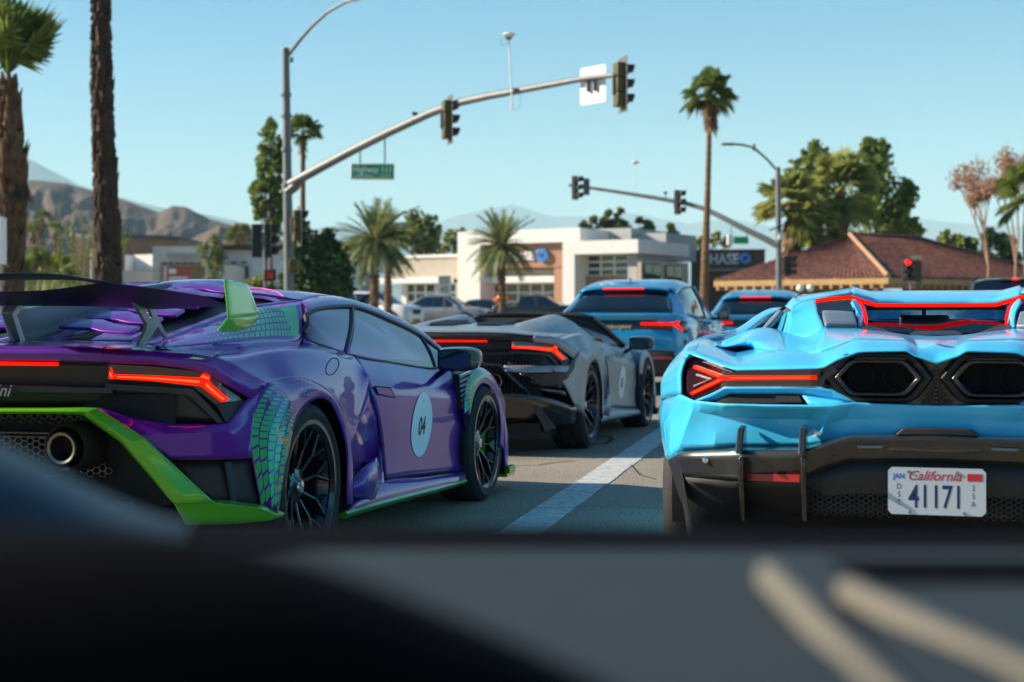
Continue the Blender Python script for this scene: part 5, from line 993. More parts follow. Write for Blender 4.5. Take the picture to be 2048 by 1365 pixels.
far_car('white_van', 'white van roof behind the purple coupe', 'van', 615, 82, -100, L=4.8, w=.95, belt=1.1, roof=1.80, deck=1.2, win=(.1,.3,2.9,3.6), hood=(3.6,1.1), m='car_white', wr=.36, wy=(.9,3.8))

T = thing('orange_display', 'orange rounded display figure above the black pickup bed', 'display', V((W(1000,641,92).x, 92, 0))); mat('orange', (.75,.16,.03), .4, coat=.4)
z_ = CH-(604-HY)/F*92; q = MB(); q.ico((-.18,-.1,z_-.05), .33, 3, .02, .9); q.build('front_lobe', 'orange', T); q = MB(); q.ico((.12,.15,z_+.20), .36, 3, .03, .85); q.build('rear_lobe', 'orange', T); q = MB(); q.tube([V((0,0,.7)), V((0,0,z_-.2))], .05, 6); q.build('stand', 'trim_post' if 'trim_post' in M else 'black_satin', T)
# ---------------------------------------------------------------- buildings beyond the crossing
mat('stucco_white', (.78,.76,.72), .85, var=.05, vs=2, bump=.1, bs=30); mat('stucco_tan', (.50,.43,.34), .85, var=.08, vs=2); mat('stucco_cream', (.62,.57,.46), .85, var=.08, vs=1.5)
mat('panel_and_shade_grey', (.42,.42,.42), .7, var=.04, vs=2); mat('steel_white', (.78,.78,.76), .5); mat('brown_wall', (.30,.17,.10), .85, var=.12, vs=1); mat('orange_wall', (.46,.28,.16), .85, var=.1, vs=1); mat('trim_dark', (.09,.08,.08), .7)
mat('sign_blue', (.02,.22,.62), .35, coat=.4); mat('sign_white', (.85,.85,.85), .4); mat('sign_red', (.52,.07,.05), .5); mat('sign_green', (.0,.33,.13), .45); mat('sign_yellow', (.85,.50,.02), .5)
def brick_mat(name, c1, c2, mo, scale):
    m = mat(name, c1, .85); t = m.node_tree; b = t.nodes['Principled BSDF']; k = t.nodes.new('ShaderNodeTexBrick'); tc = t.nodes.new('ShaderNodeTexCoord'); mp = t.nodes.new('ShaderNodeMapping'); mp.inputs['Rotation'].default_value = (R(90),0,0)
    t.links.new(tc.outputs['Object'], mp.inputs[0]); t.links.new(mp.outputs[0], k.inputs['Vector']); k.inputs['Scale'].default_value = scale
    k.inputs['Color1'].default_value = (*c1,1); k.inputs['Color2'].default_value = (*c2,1); k.inputs['Mortar'].default_value = (*mo,1); k.inputs['Mortar Size'].default_value = .012
    t.links.new(k.outputs[0], b.inputs['Base Color'])
brick_mat('brick_red', (.40,.19,.11), (.46,.24,.15), (.42,.30,.22), 4); brick_mat('brick_brown', (.16,.095,.06), (.22,.13,.08), (.16,.12,.09), 3)
def fbox(fr, T, name, m, px0, px1, pt, pb, y0, y1, bev=0):
    cx = (px0+px1)/2; cy = (pt+pb)/2; x0, x1 = fr.y(px0, cy, y0).x, fr.y(px1, cy, y0).x; z0 = max(.0, fr.y(cx, pb, y0).z); z1 = fr.y(cx, pt, y0).z
    q = MB(); q.box(((x0+x1)/2, (y0+y1)/2, (z0+z1)/2), (x1-x0, y1-y0, z1-z0)); return q.build(name, m, T, smooth=False, bev=bev)
def fwin(fr, T, px0, px1, pt, pb, y0, nx, nz, fm='steel_white', gm='house_glass', th=.12):
    cx = (px0+px1)/2; cy = (pt+pb)/2; x0, x1 = fr.y(px0, cy, y0).x, fr.y(px1, cy, y0).x; z0, z1 = fr.y(cx, pb, y0).z, fr.y(cx, pt, y0).z
    q = MB()
    for i in range(nx+1): q.box((x0+(x1-x0)*i/nx, y0-.05, (z0+z1)/2), (th, .08, z1-z0))
    for k in range(nz+1): q.box(((x0+x1)/2, y0-.045, z0+(z1-z0)*k/nz), (x1-x0, .07, th))
    o = q.build('window', fm, T, smooth=False)
    for i in range(nx):
        for k in range(nz):
            p = MB(); a, b, c, d = x0+(x1-x0)*i/nx, x0+(x1-x0)*(i+1)/nx, z0+(z1-z0)*k/nz, z0+(z1-z0)*(k+1)/nz; p.add([(a,y0,c),(b,y0,c),(b,y0,d),(a,y0,d)], [(0,1,2,3)]); p.build('pane', gm, o, smooth=False)
    return o
def octagon(T, c, r, nx, ny, m='sign_blue'):
    # ring of four interlocking bars round a square hole
    Mx = facing(c, nx, ny); g_ = .06*r
    for k in range(4):
        a = PI/2*k; pts = [(-.42,.36),(.30,.36),(1.0,.42),(.42,1.0),(-.42,1.0)]
        pts = [(-.36,.36),(.36,.36),(.98,.42),(.44,.98),(-.36,.98)]
        pts = [(p[0]*math.cos(a)-p[1]*math.sin(a), p[0]*math.sin(a)+p[1]*math.cos(a)) for p in pts]
        q = MB(); q.prism([Mx @ V((x*r, z*r, 0)) for x, z in pts], (Mx.to_3x3() @ V((0,0,.12)))); q.build('logo_bar', m, T, smooth=False, bev=.02)
# --- the bank
BK = Frame(6.77, 84, 31.46); T = thing('bank_building', 'white and brick bank with blue octagon sign behind the palm, centre background', 'building', BK.o, -R(31.46))
b = lambda *a, **k: fbox(BK, T, *a, **k)
b('wall', 'stucco_white', 915, 1160, 460, 487, 3.61, 12)                      # parapet over the entrance
b('wall', 'stucco_white', 915, 960, 487.2, 640, 3.62, 9); b('wall', 'brick_red', 960.2, 1150, 487.2, 536, 4.0, 9)
b('wall', 'brick_red', 1108, 1140, 536.2, 640, 4.0, 9); b('wall', 'trim_dark', 960.2, 1108, 536.2, 640, 5.2, 9)
b('awning', 'steel_white', 963, 1112, 553, 566, 4.2, 5.1); b('awning_soffit', 'stucco_tan', 963, 1112, 540, 552, 4.6, 5.1)
fwin(BK, T, 965, 1112, 568, 622, 5.1, 6, 3, gm='house_glass')
b('wall', 'panel_and_shade_grey', 1161, 1262, 458, 520, 7.2, 12.0); b('wall', 'panel_and_shade_grey', 1263, 1332, 467, 520, 8.0, 12.2)  # right-hand side of the white block, its shade put into the grey
b('wall', 'stucco_white', 1125, 1276, 481, 508, 0, 6.5); b('wall', 'stucco_white', 1125, 1149, 508.2, 640, .01, 4)
fwin(BK, T, 1176, 1258, 510, 552, 1.4, 3, 3); b('wall', 'brick_red', 1149.3, 1258, 552, 640, 1.3, 5); b('wall', 'trim_dark', 1149.3, 1176, 508.2, 552, 1.5, 5)
b('back_wall', 'trim_dark', 1176, 1258, 508.2, 552, 2.4, 2.6)
b('wall', 'panel_and_shade_grey', 1256, 1274, 508.2, 640, .6, 4.2)
q = MB(); q.box((-.12, 3.4, 2.4), (.2, 6.0, 3.8)); q.build('side_wall', 'stucco_tan', T, smooth=False)
for yy in (1.6, 4.3):
    q = MB(); q.box((.03, yy, 2.9), (.06, 2.0, 2.4)); o = q.build('window', 'trim_dark', T, smooth=False)
    for i in range(2):
        for k in range(3): p = MB(); p.box((.075, yy-.5+i, 2.1+.8*k), (.02,.9,.7)); p.build('pane', 'house_glass', o, smooth=False)
b('wall', 'stucco_tan', 788, 915, 516, 560, 5.0, 12); b('coping', 'stucco_white', 786, 916, 510, 516, 4.9, 12.1); b('awning', 'steel_white', 758, 893, 555, 567, 4.2, 5.0); b('wall', 'stucco_white', 803, 812, 567.3, 640, 4.9, 5.3)
b('wall', 'trim_dark', 812, 914, 567.3, 640, 6.6, 11); fwin(BK, T, 812, 914, 568, 604, 5.2, 5, 2, gm='house_glass'); b('wall', 'stucco_white', 812, 914, 604.3, 640, 5.1, 6.55)
text('lettering', 'CHASE', .70, 'sign_white', T, facing(BK.y(1068,520,3.93), 0, -1), .05, 0, 'RIGHT', 1, .015)
octagon(T, BK.y(1085,511,3.9), .40, 0, -1)
q = MB(); q.box(BK.y(868,660,2.0)+V((0,0,0)), (.3,.3,.3))
# --- brick branch sign wall
CB = Frame(11.4, 96, 8); T = thing('brick_building', 'brown brick building carrying the white CHASE letters', 'building', CB.o, -R(8))
fbox(CB, T, 'wall', 'brick_brown', 1382, 1530, 503, 640, 0, 9); fbox(CB, T, 'coping', 'trim_dark', 1381, 1531, 499, 503, -.1, 9.1); fbox(CB, T, 'band', 'stucco_tan', 1408, 1500, 538, 542, -.12, -.01)
text('lettering', 'CHASE', .86, 'sign_white', T, facing(CB.y(1439,528,-.06), 0, -1), .05, 0, 'CENTER', .88, .02); octagon(T, CB.y(1491,518,-.05), .33, 0, -1)
fbox(CB, T, 'awning', 'sign_yellow', 1428, 1450, 556, 562, -.8, -.01)
# --- tiled hip roof
def tile_mat():
    m = mat('roof_tile', (.22,.075,.05), .8); t = m.node_tree; b_ = t.nodes['Principled BSDF']; tc = t.nodes.new('ShaderNodeTexCoord')
    n = t.nodes.new('ShaderNodeTexNoise'); n.inputs['Scale'].default_value = 4; n.inputs['Detail'].default_value = 8; t.links.new(tc.outputs['Object'], n.inputs['Vector'])
    r = t.nodes.new('ShaderNodeValToRGB'); r.color_ramp.elements[0].position = .35; r.color_ramp.elements[1].position = .68; r.color_ramp.elements[0].color = (.055,.016,.011,1); r.color_ramp.elements[1].color = (.22,.08,.05,1); t.links.new(n.outputs[0], r.inputs[0]); t.links.new(r.outputs[0], b_.inputs['Base Color'])
tile_mat(); mat('wood_gold', (.42,.26,.11), .8, var=.2, vs=4); mat('wood_brown', (.16,.085,.045), .8, var=.2, vs=3)
T = thing('hip_roof_building', 'low building with red clay tile hip roof behind the sky blue car', 'building', (0,0,0))
EL, EN, ER, R1, R2 = W(1428,556,77), W(1776,557,71), W(2150,556,80), W(1700,472,79), W(1832,478,80)
EL.z = ER.z = EN.z = 2.98
BB = W(1700,530,100); ELb = W(1480,540,96); ELb.z = EN.z; ERb = W(2200,540,98); ERb.z = EN.z
def tiled(name, a, b_, c, d, rows_, cols):        # roof face a-b eave, d-c ridge, barrel tiles in courses
    q = MB(); n = (b_-a).cross(d-a).normalized(); n = n if n.z > 0 else -n; v = []
    N = cols*4
    for i in range(rows_*2+1):
        t_ = i/(rows_*2); A_, B_ = a.lerp(d, t_), b_.lerp(c, t_); ln = (B_-A_).length/(b_-a).length; st_ = .05 if i % 2 else 0
        for j in range(N+1):
            v.append(A_.lerp(B_, j/N)+n*(.05*abs(math.sin(PI*j/4))+st_))
    q.add(v, [(i*(N+1)+j, i*(N+1)+j+1, (i+1)*(N+1)+j+1, (i+1)*(N+1)+j) for i in range(rows_*2) for j in range(N)]); return q.build(name, 'roof_tile', T, ang=60)
stuff(tiled('roof_tiles', EL, EN, R1+V((.02,0,0)), R1, 24, 40)); stuff(tiled('roof_tiles', EN, ER, R2, R1, 24, 60)); stuff(tiled('roof_tiles', ERb, ELb, R1, R2, 6, 10))
for a, b_ in ((EN, R1), (R1, R2), (R2, ER)):
    n = int((b_-a).length/.35); q = MB()
    for i in range(n):
        p0, p1 = a.lerp(b_, i/n)+V((0,0,.06)), a.lerp(b_, (i+1.15)/n)+V((0,0,.08)); q.tube([p0, p1], [.13,.10], 8)
    q.build('ridge_tiles', 'roof_tile' if a is not EN else 'orange_wall', T)
for a, b_ in ((EL, EN), (EN, ER)):
    d = (b_-a); q = MB(); q.prism([a+V((0,-.06,-.02)), a+V((0,.05,-.02)), a+V((0,.05,-.30)), a+V((0,-.06,-.30))], d); q.build('fascia', 'wood_gold', T, smooth=False)
    n = int(d.length/.5); inn = V((d.y, -d.x, 0)).normalized(); inn = inn if inn.y > 0 else -inn
    me = None
    for i in range(n):
        p = a.lerp(b_, (i+.5)/n)+V((0,0,-.38)); ang = math.atan2(inn.y, inn.x)
        if me is None: q = MB(); q.box((.35,0,0), (.9,.12,.2)); o = q.build('rafter_tail', 'wood_gold', T, smooth=False); me = o.data
        else: o = bpy.data.objects.new('rafter_tail', me); C.objects.link(o); o.parent = T
        o.location = p; o.rotation_euler = (0,0,ang)
for a, b_ in ((EL, EN), (EN, ER)):
    inn = V((0,1.0,0)); q = MB(); q.prism([a+inn+V((1,0,-.2)), b_+inn+V((-.4,0,-.2)), V((b_.x-.4, b_.y+1, .3)), V((a.x+1, a.y+1, .3))], (0,.4,0)); q.build('wall', 'brick_brown', T, smooth=False)
# --- left: tan store, cream store with red banner, shaded arcade
T = thing('tan_store', 'tan and brown flat-roofed store behind the second palm trunk', 'building', (0,0,0)); LB = Frame(0, 120, 0)
def frb(T, name, m, px0, px1, pt, pb, Y, dep, skew=0):
    a, b_ = W(px0, (pt+pb)/2, Y), W(px1, (pt+pb)/2, Y-skew); z0, z1 = max(0, W(px0, pb, Y).z), W(px0, pt, Y).z
    q = MB(); q.prism([V((a.x,a.y,z0)), V((b_.x,b_.y,z0)), V((b_.x,b_.y,z1)), V((a.x,a.y,z1))], (0,dep,0)); return q.build(name, m, T, smooth=False)
frb(T, 'wall', 'orange_wall', 151, 205, 474, 640, 118, 12, -6); frb(T, 'wall', 'brown_wall', 205.5, 357, 474, 640, 124, 10, -4); frb(T, 'coping', 'stucco_cream', 150, 206, 467, 474, 117.8, 12, -6); frb(T, 'coping', 'trim_dark', 206.5, 358, 467, 474, 123.8, 10, -4)
frb(T, 'wall', 'stucco_white', 250, 268, 510, 541, 112, 4, -2); frb(T, 'wall', 'stucco_white', 268.3, 310, 510, 541, 114, 4, 1); frb(T, 'lower_roof', 'panel_and_shade_grey', 245, 312, 541.5, 565, 111, 6); frb(T, 'wall', 'stucco_tan', 245, 312, 565.3, 640, 111.5, 5)
T = thing('cream_store', 'cream stucco store with a red banner left of the signal pole', 'building', (0,0,0))
frb(T, 'wall', 'stucco_cream', 305, 425, 493, 531, 104, 8); frb(T, 'wall', 'stucco_cream', 305, 318, 531.3, 640, 103.9, 6); frb(T, 'wall', 'stucco_cream', 410, 470, 531.3, 640, 104, 6); frb(T, 'wall', 'stucco_tan', 318.3, 410, 531.3, 640, 106, 4)
frb(T, 'sign_board', 'panel_and_shade_grey', 332, 395, 506, 513, 103.7, .2)
for k in range(6): frb(T, 'wall_lamp', 'trim_dark', 322+14*k, 329+14*k, 525, 529, 103.2, .7)
frb(T, 'wall', 'stucco_white', 425.5, 580, 500, 640, 108, 8); frb(T, 'tiled_edge', 'roof_tile', 425, 582, 490, 495, 107, 3); frb(T, 'eave', 'trim_dark', 425, 582, 495.3, 500, 107.3, 3); frb(T, 'doorway', 'trim_dark', 452, 497, 533, 640, 107.8, .15)
for k in range(2): frb(T, 'wall_lamp', 'trim_dark', 462+20*k, 470+20*k, 524, 527, 107.2, .7)
o = frb(T, 'wall', 'stucco_white', 590, 700, 503, 640, 112, 8); frb(T, 'tiled_edge', 'roof_tile', 570, 705, 483, 500, 111, 3)
o = frb(T, 'banner', 'sign_red', 333, 380, 536, 575, 101, .1); 
bm_ = W(351,548,100.9); text('banner_lettering', 'NOW', .45, 'sign_white', o, facing(bm_, 0, -1), .01); text('banner_lettering', 'OPEN', .36, 'sign_white', o, facing(W(356,560,100.9), 0, -1), .01)
bpy.data.objects.remove([c for c in children(o)][-1]); bpy.data.objects.remove([c for c in children(o)][-1])
for py in (543, 556, 561):
    q = MB(); a = W(338,py,100.9); bb_ = W(376 if py > 550 else 352,py,100.9); q.box((a+bb_)/2, ((bb_-a).x,.03,.12 if py > 550 else .3)); q.build('banner_print', 'sign_white', o, smooth=False)
frb(T, 'banner_post', 'steel_white', 328, 332, 533, 640, 101, .12)
# ---------------------------------------------------------------- traffic signals, lamps and signs
mat('galv', (.15,.16,.165), .5, metal=.3, var=.15, vs=2); mat('signal_olive', (.085,.075,.012), .5); mat('signal_black', (.015,.016,.018), .55); mat('plate_alu', (.78,.76,.72), .45); mat('sign_back', (.11,.105,.10), .6); mat('wire', (.05,.05,.05), .6)
mat('lens_off', (.03,.02,.02), .2, coat=1); mat('signal_red', (.4,.0,.0), .4, emit=2.2, ecol=(1,.01,.008)); mat('ped_red', (.06,.005,.004), .4, emit=.06, ecol=(1,.05,.02))
def signal_head(name, label, px, py, Y, face, h=1.07, plate=True, hm='signal_olive', lit=False, grp='traffic signal heads', n=3, w=.34):
    p = W(px, py, Y); T = thing(name, label, 'traffic light', (p.x, p.y, p.z), R(face), grp)   # local -y is the lens side
    s = h/n; q = MB()
    for k in range(n): q.box((0,.09,h/2-s*(k+.5)), (w,.20,s*.97))
    q.build('housing', hm, T, bev=.02)
    if plate:
        q = MB(); q.box((0,-.015,0), (w+.26,.012,h+.28)); q.build('backplate', 'sign_back', T, bev=.004)
        for sx_ in (-1, 1):
            for k in range(6): q = MB(); q.box((sx_*(w/2+.07),-.015,h/2-h*(k+.5)/6), (.05,.02,.07)); q.build('backplate_slot', 'signal_black', T)
    for k in range(n):
        z = h/2-s*(k+.5); q = MB(); v = []
        for i in range(13):
            a = R(-30+240*i/12); v += [(.145*math.cos(a), -.02, z+.145*math.sin(a)), (.15*math.cos(a), -.30+.06*(1-math.sin(a)), z+.15*math.sin(a))]
        q.add(v, [(2*i,2*i+1,2*i+3,2*i+2) for i in range(12)]); q.build('visor', 'signal_black', T, sol=.008)
        if lit and k == 0:
            q = MB(); q.prism([V((x_,-.04,z+z_)) for x_, z_ in ((-.13,0),(0,.13),(0,.05),(.12,.05),(.12,-.05),(0,-.05),(0,-.13))], (0,.015,0)); q.build('red_arrow', 'signal_red', T)
        q = MB(); q.lathe([(0,-.035),(.07,-.03),(.12,-.012),(.125,0)], (0,0,z), 'y', 20); q.build('lens', 'lens_off', T)
    q = MB(); q.box((0,.2,0), (.06,.12,.5)); q.build('bracket', 'galv', T)
    return T
def pole(T, name, px, pt, Y, r0, r1, z0=0): a = W(px[0], pt, Y); q = MB(); b = W(px[1], 900, Y); q.tube([V((b.x, Y, z0)), V((a.x, Y, a.z))], [r0, r1], 16); return q.build(name, 'galv', T)
def path(pts): return [W(*p) for p in pts]
# near mast
p0 = W(575, 641, 48); T = thing('signal_mast', 'tall grey signal pole with a long curved arm reaching right across the sky', 'signal pole', (0,0,0))
pole(T, 'pole', (571,580), 98, 48, .17, .115)
q = MB(); q.lathe([(.0,.03),(.12,.02),(.13,-.05)], W(571,98,48), 'z', 16); q.build('pole_cap', 'galv', T)
for py in (190, 232, 300, 372): q = MB(); q.lathe([(.165,-.05),(.17,0),(.165,.05)], W(571+9*(py-98)/802,py,48), 'z', 16); q.build('pole_band', 'galv', T)
arm = [(578,370,48),(640,336,47.2),(700,304,46.4),(780,264,45.2),(860,227,44),(920,205,43),(980,192,42),(1030,183,41.2),(1100,170,40),(1170,157,39),(1232,150,38)]
q = MB(); P = path(arm); q.tube(P, [.15-.085*i/10 for i in range(11)], 12); q.build('mast_arm', 'galv', T)
q = MB(); q.tube([W(575,384,48), W(590,372,47.9), W(600,358,47.8)], [.16,.17,.14], 10); q.build('arm_socket', 'galv', T)
q = MB(); q.tube(path([(577,110,48),(600,80,47.5),(625,52,47),(655,25,46.4),(690,5,45.8),(730,-6,45),(780,-10,44)]), [.06,.055,.05,.045,.042,.04,.04], 10); q.build('luminaire_arm', 'galv', T)
q = MB(); q.box(W(800,-9,43.6), (.8,.35,.14)); q.build('luminaire', 'galv', T, bev=.05)
q = MB(); q.box(W(583,120,47.8), (.10,.10,.16)); q.build('photocell', 'galv', T, bev=.02)
q = MB(); q.box(W(588,533,47.7), (.28,.25,.45)); q.build('pedestrian_box', 'signal_olive', T, bev=.02)
T2 = T
signal_head('traffic_signal', 'traffic signal seen from behind at the tip of the long arm', 1245, 170, 37.9, 106)
signal_head('traffic_signal', 'traffic signal seen from behind halfway along the curved arm', 899, 240, 43.2, 106)
signal_head('traffic_signal', 'traffic signal on the right side of the near signal pole', 598, 452, 47.5, 110, h=.95)
signal_head('traffic_signal', 'traffic signal low on the post left of the near signal pole', 541, 482, 46.5, 100, h=1.0, hm='signal_black')
T = thing('signal_post', 'short signal post with pedestrian head left of the near signal pole', 'signal post', (0,0,0)); q = MB(); a = W(531,460,46.6); q.tube([V((a.x,a.y,0)), a], .06, 10); q.build('post', 'galv', T)
q = MB(); q.box(W(514,482,46.8), (.30,.16,1.0)); q.build('signal_back', 'signal_black', T, bev=.02); q = MB(); q.box(W(540,551,46.2), (.34,.22,.34)); o = q.build('pedestrian_signal', 'signal_black', T, bev=.02); q = MB(); q.box(W(540,551,46.08), (.20,.01,.2)); q.build('pedestrian_lamp', 'ped_red', o)
# back of white sign on the arm
p = W(1168,168,38.8); T = thing('arm_sign', 'white rounded sign seen from behind on the mast arm', 'sign', p, R(-50)); r_ = .06; w2, h2 = .46, .46
cs = [(w2-r_+r_*math.cos(R(a)), h2-r_+r_*math.sin(R(a))) for a in (0,30,60,90)]+[(-w2+r_+r_*math.cos(R(a)), h2-r_+r_*math.sin(R(a))) for a in (90,120,150,180)]+[(-w2+r_+r_*math.cos(R(a)), -h2+r_+r_*math.sin(R(a))) for a in (180,210,240,270)]+[(w2-r_+r_*math.cos(R(a)), -h2+r_+r_*math.sin(R(a))) for a in (270,300,330,360)]
q = MB(); q.prism([V((x,.30,z)) for x, z in cs], (0,.006,0)); q.build('sign_plate', 'sign_white', T, smooth=False)
for x in (-.12,.12): q = MB(); q.box((x,.24,0), (.05,.10,.34)); q.build('sign_bracket', 'galv', T)
# street name sign
p = W(745,343,45.6); T = thing('street_sign', 'green illuminated street name sign hanging from the near mast arm', 'sign', p, R(6)); sw, sh = 1.28, .46
q = MB(); q.box((0,.10,0), (sw,.24,sh)); q.build('sign_box', 'plate_alu', T, bev=.02); q = MB(); q.box((0,-.023,0), (sw-.07,.008,sh-.07)); q.build('sign_face', 'sign_green', T)
text('lettering', 'Highway 111', .27, 'sign_white', T, facing((0,-.03,-.04), 0, -1), .003, 0, 'CENTER', .80, .004); text('lettering', '72-999', .11, 'sign_white', T, facing((.36,-.03,-.165), 0, -1), .003); 
q = MB(); q.box((-.25,-.03,-.135), (.55,.004,.028)); q.build('lettering_line', 'sign_white', T)
for px, x, zt in ((719,-.36,.58),(771,.36,.92)): q = MB(); q.tube([V((x,.1,sh/2-.01)), V((x,.1,zt+.06))], .022, 8); q.build('hanger', 'galv', T)
# detector camera on its riser
T = thing('camera_riser', 'traffic camera on a tall thin riser above the near mast arm', 'traffic camera', (0,0,0)); q = MB(); q.tube(path([(1024,220,41.2),(1022,150,41.2),(1018,80,41.2)]), .022, 8); q.build('riser', 'plate_alu', T)
q = MB(); q.lathe([(.0,.05),(.14,.04),(.17,.0),(.10,-.07),(.0,-.09)], W(1018,70,41.2), 'z', 16); q.build('camera_dome', 'plate_alu', T); q = MB(); q.lathe([(.11,-.03),(.06,-.10),(.05,-.13),(0,-.13)], W(1018,70,41.2), 'z', 16); q.build('camera_lens', 'signal_black', T)
c_ = W(1008,85,41.2); q = MB(); q.tube([c_+V((.10*math.cos(2*PI*k/20),0,.10*math.sin(2*PI*k/20))) for k in range(21)], .005, 5); q.tube(path([(1024,215,41.2),(1031,221,41.2),(1038,217,41.2),(1041,205,41.2),(1041,185,41.2)]), .005, 5); q.build('cable_loop', 'wire', T)
q = MB(); q.box(W(1033,182,41), (.2,.2,.1)); q.build('clamp', 'galv', T, bev=.01)
T = thing('detector', 'small detector standing on the near mast arm left of the middle signal', 'sensor', (0,0,0)); q = MB(); q.tube([W(829,242,44.5), W(829,230,44.5)], .03, 8); q.build('stem', 'galv', T); q = MB(); q.box(W(830,228,44.5), (.16,.2,.08), ry=.2); q.build('eye', 'signal_black', T, bev=.02)
# far mast
T = thing('signal_mast', 'grey signal pole with arm reaching left, before the fan palms', 'signal pole', (0,0,0)); pole(T, 'pole', (1556,1559), 335, 66, .15, .11)
q = MB(); P = path([(1556,492,66),(1530,478,66.2),(1490,459,66.6),(1450,438,67),(1410,418,67.6),(1370,407,68),(1310,396,68.6),(1240,385,69.2),(1180,376,69.8),(1138,371,70.2)]); q.tube(P, [.15-.09*i/9 for i in range(10)], 10); q.build('mast_arm', 'galv', T)
q = MB(); q.tube(path([(1557,345,66),(1535,320,66),(1508,296,66),(1485,290,66),(1456,288,66)]), .05, 8); q.build('luminaire_arm', 'galv', T); q = MB(); q.box(W(1456,289,66), (.55,.25,.10)); q.box(W(1508,295,66), (.12,.12,.3)); q.build('luminaire', 'galv', T, bev=.03)
q = MB(); q.box(W(1552,456,65.7), (.55,.4,.06), ry=-.35); q.build('solar_panel', 'signal_black', T); q = MB(); q.box(W(1562,472,65.7), (.22,.2,.30)); q.build('control_box', 'plate_alu', T, bev=.02)
signal_head('traffic_signal', 'traffic signal at the left tip of the far arm', 1154, 376, 70, 62, hm='signal_black', plate=False); signal_head('traffic_signal', 'traffic signal midway on the far arm beside the tall palm', 1359, 405, 68, 62, hm='signal_black', plate=False)
signal_head('traffic_signal', 'dark traffic signal on the far pole before the tiled roof', 1580, 533, 66, 62, hm='signal_black', plate=False, h=.85)
T = thing('turn_sign', 'small turn sign beside the signal at the far arm tip', 'sign', W(1173,374,69.6), 0); q = MB(); q.box((0,0,0), (.28,.02,.75)); q.build('sign_plate', 'sign_back', T)
q = MB(); q.tube([V((.04,-.02,-.25)), V((.04,-.02,.15)), V((-.05,-.02,.2))], .03, 6); q.build('arrow', 'signal_black', T)
p = W(1482,481,66.6); T = thing('street_sign', 'small green street sign under the far arm', 'sign', p, 0); q = MB(); q.box((0,0,0), (.62,.06,.30)); q.build('sign_face', 'sign_green', T); q = MB(); q.box((-.46,.1,.02), (.22,.3,.44)); q.build('sign_box', 'plate_alu', T, bev=.02)
for x in (-.4,.25): q = MB(); q.tube([V((x,.05,.15)), V((x,.05,.72 if x < 0 else .5))], .018, 6); q.build('hanger', 'galv', T)
T = thing('camera_riser', 'thin riser with camera above the far arm', 'traffic camera', (0,0,0)); q = MB(); q.tube(path([(1272,402,69),(1271,330,69)]), .018, 6); q.build('riser', 'plate_alu', T); q = MB(); q.lathe([(0,.06),(.15,.04),(.17,0),(.08,-.08),(0,-.1)], W(1271,325,69), 'z', 12); q.build('camera_dome', 'plate_alu', T)
T = thing('detector', 'small detector on the far arm beside its middle signal', 'sensor', (0,0,0)); q = MB(); q.tube([W(1331,398,68.4), W(1331,388,68.4)], .03, 6); q.build('stem', 'galv', T); q = MB(); q.box(W(1331,386,68.4), (.16,.16,.08)); q.build('eye', 'signal_black', T)
# right: red arrow signal
signal_head('traffic_signal', 'traffic signal with a lit red arrow before the tiled roof', 1815, 540, 62, 0, h=.88, hm='signal_black', lit=True, w=.36, plate=False); signal_head('traffic_signal', 'olive traffic signal turned sideways beside the red arrow', 1832, 541, 62.2, 150, h=.88, plate=True, w=.2)
T = thing('signal_post', 'post under the red arrow signal', 'signal post', (0,0,0)); a = W(1822,563,62.2); q = MB(); q.tube([V((a.x,a.y,0)), a], .06, 8); q.build('post', 'galv', T)
# globe lamp
T = thing('globe_lamp', 'twin white globe lamp before the tiled roof eave', 'lamp', (0,0,0)); a = W(1610,584,64); q = MB(); q.tube([V((a.x,a.y,0)), a, a+V((0,0,.15))], .05, 8); q.build('post', 'trim_dark', T); mat('globe', (.85,.82,.75), .3)
for px in (1600,1620): q = MB(); q.ico(W(px,577,64), .15, 3); q.build('globe', 'globe', T)
# speed limit sign, sign post at the left edge, yellow banner
p = W(889,571,72); T = thing('speed_sign', 'white 45 speed limit sign in front of the bank', 'sign', p, 0); q = MB(); q.box((0,0,0), (.60,.02,.90)); q.build('sign_plate', 'plate_alu', T, bev=.01)
text('lettering', 'SPEED', .17, 'ink', T, facing((0,-.015,.24), 0, -1), .002); text('lettering', 'LIMIT', .17, 'ink', T, facing((0,-.015,.06), 0, -1), .002); text('lettering', '45', .42, 'ink', T, facing((0,-.015,-.33), 0, -1), .002)
q = MB(); q.tube([V((0,.04,-2.2)), V((0,.04,.4))], .03, 8); q.build('post', 'galv', T)
T = thing('sign_post', 'pale sign on a post at the left edge, seen nearly edge-on', 'sign', (0,0,0)); q = MB(); q.box(W(6,482,26), (.07,.30,.78), rz=.15); q.build('sign_plate', 'plate_alu', T, bev=.01); a = W(4,440,26.1); q = MB(); q.tube([V((a.x,a.y,0)), a], .03, 8); q.build('post', 'galv', T)
T = thing('feather_banner', 'yellow and white feather banner behind the second palm trunk', 'banner', (0,0,0)); q = MB(); P = [W(x_,y_,75) for x_, y_ in ((182,500),(190,498),(197,510),(194,525),(198,512),(197,528),(188,533),(186,520))]; q.prism([W(x_,y_,75) for x_, y_ in ((182,500),(190,498),(198,512),(196,528),(188,531),(186,516))], (0,.05,0)); q.build('flag', 'sign_yellow', T); q = MB(); q.tube([W(182,560,75), W(182,498,75)], .03, 6); q.build('flagpole', 'plate_alu', T)
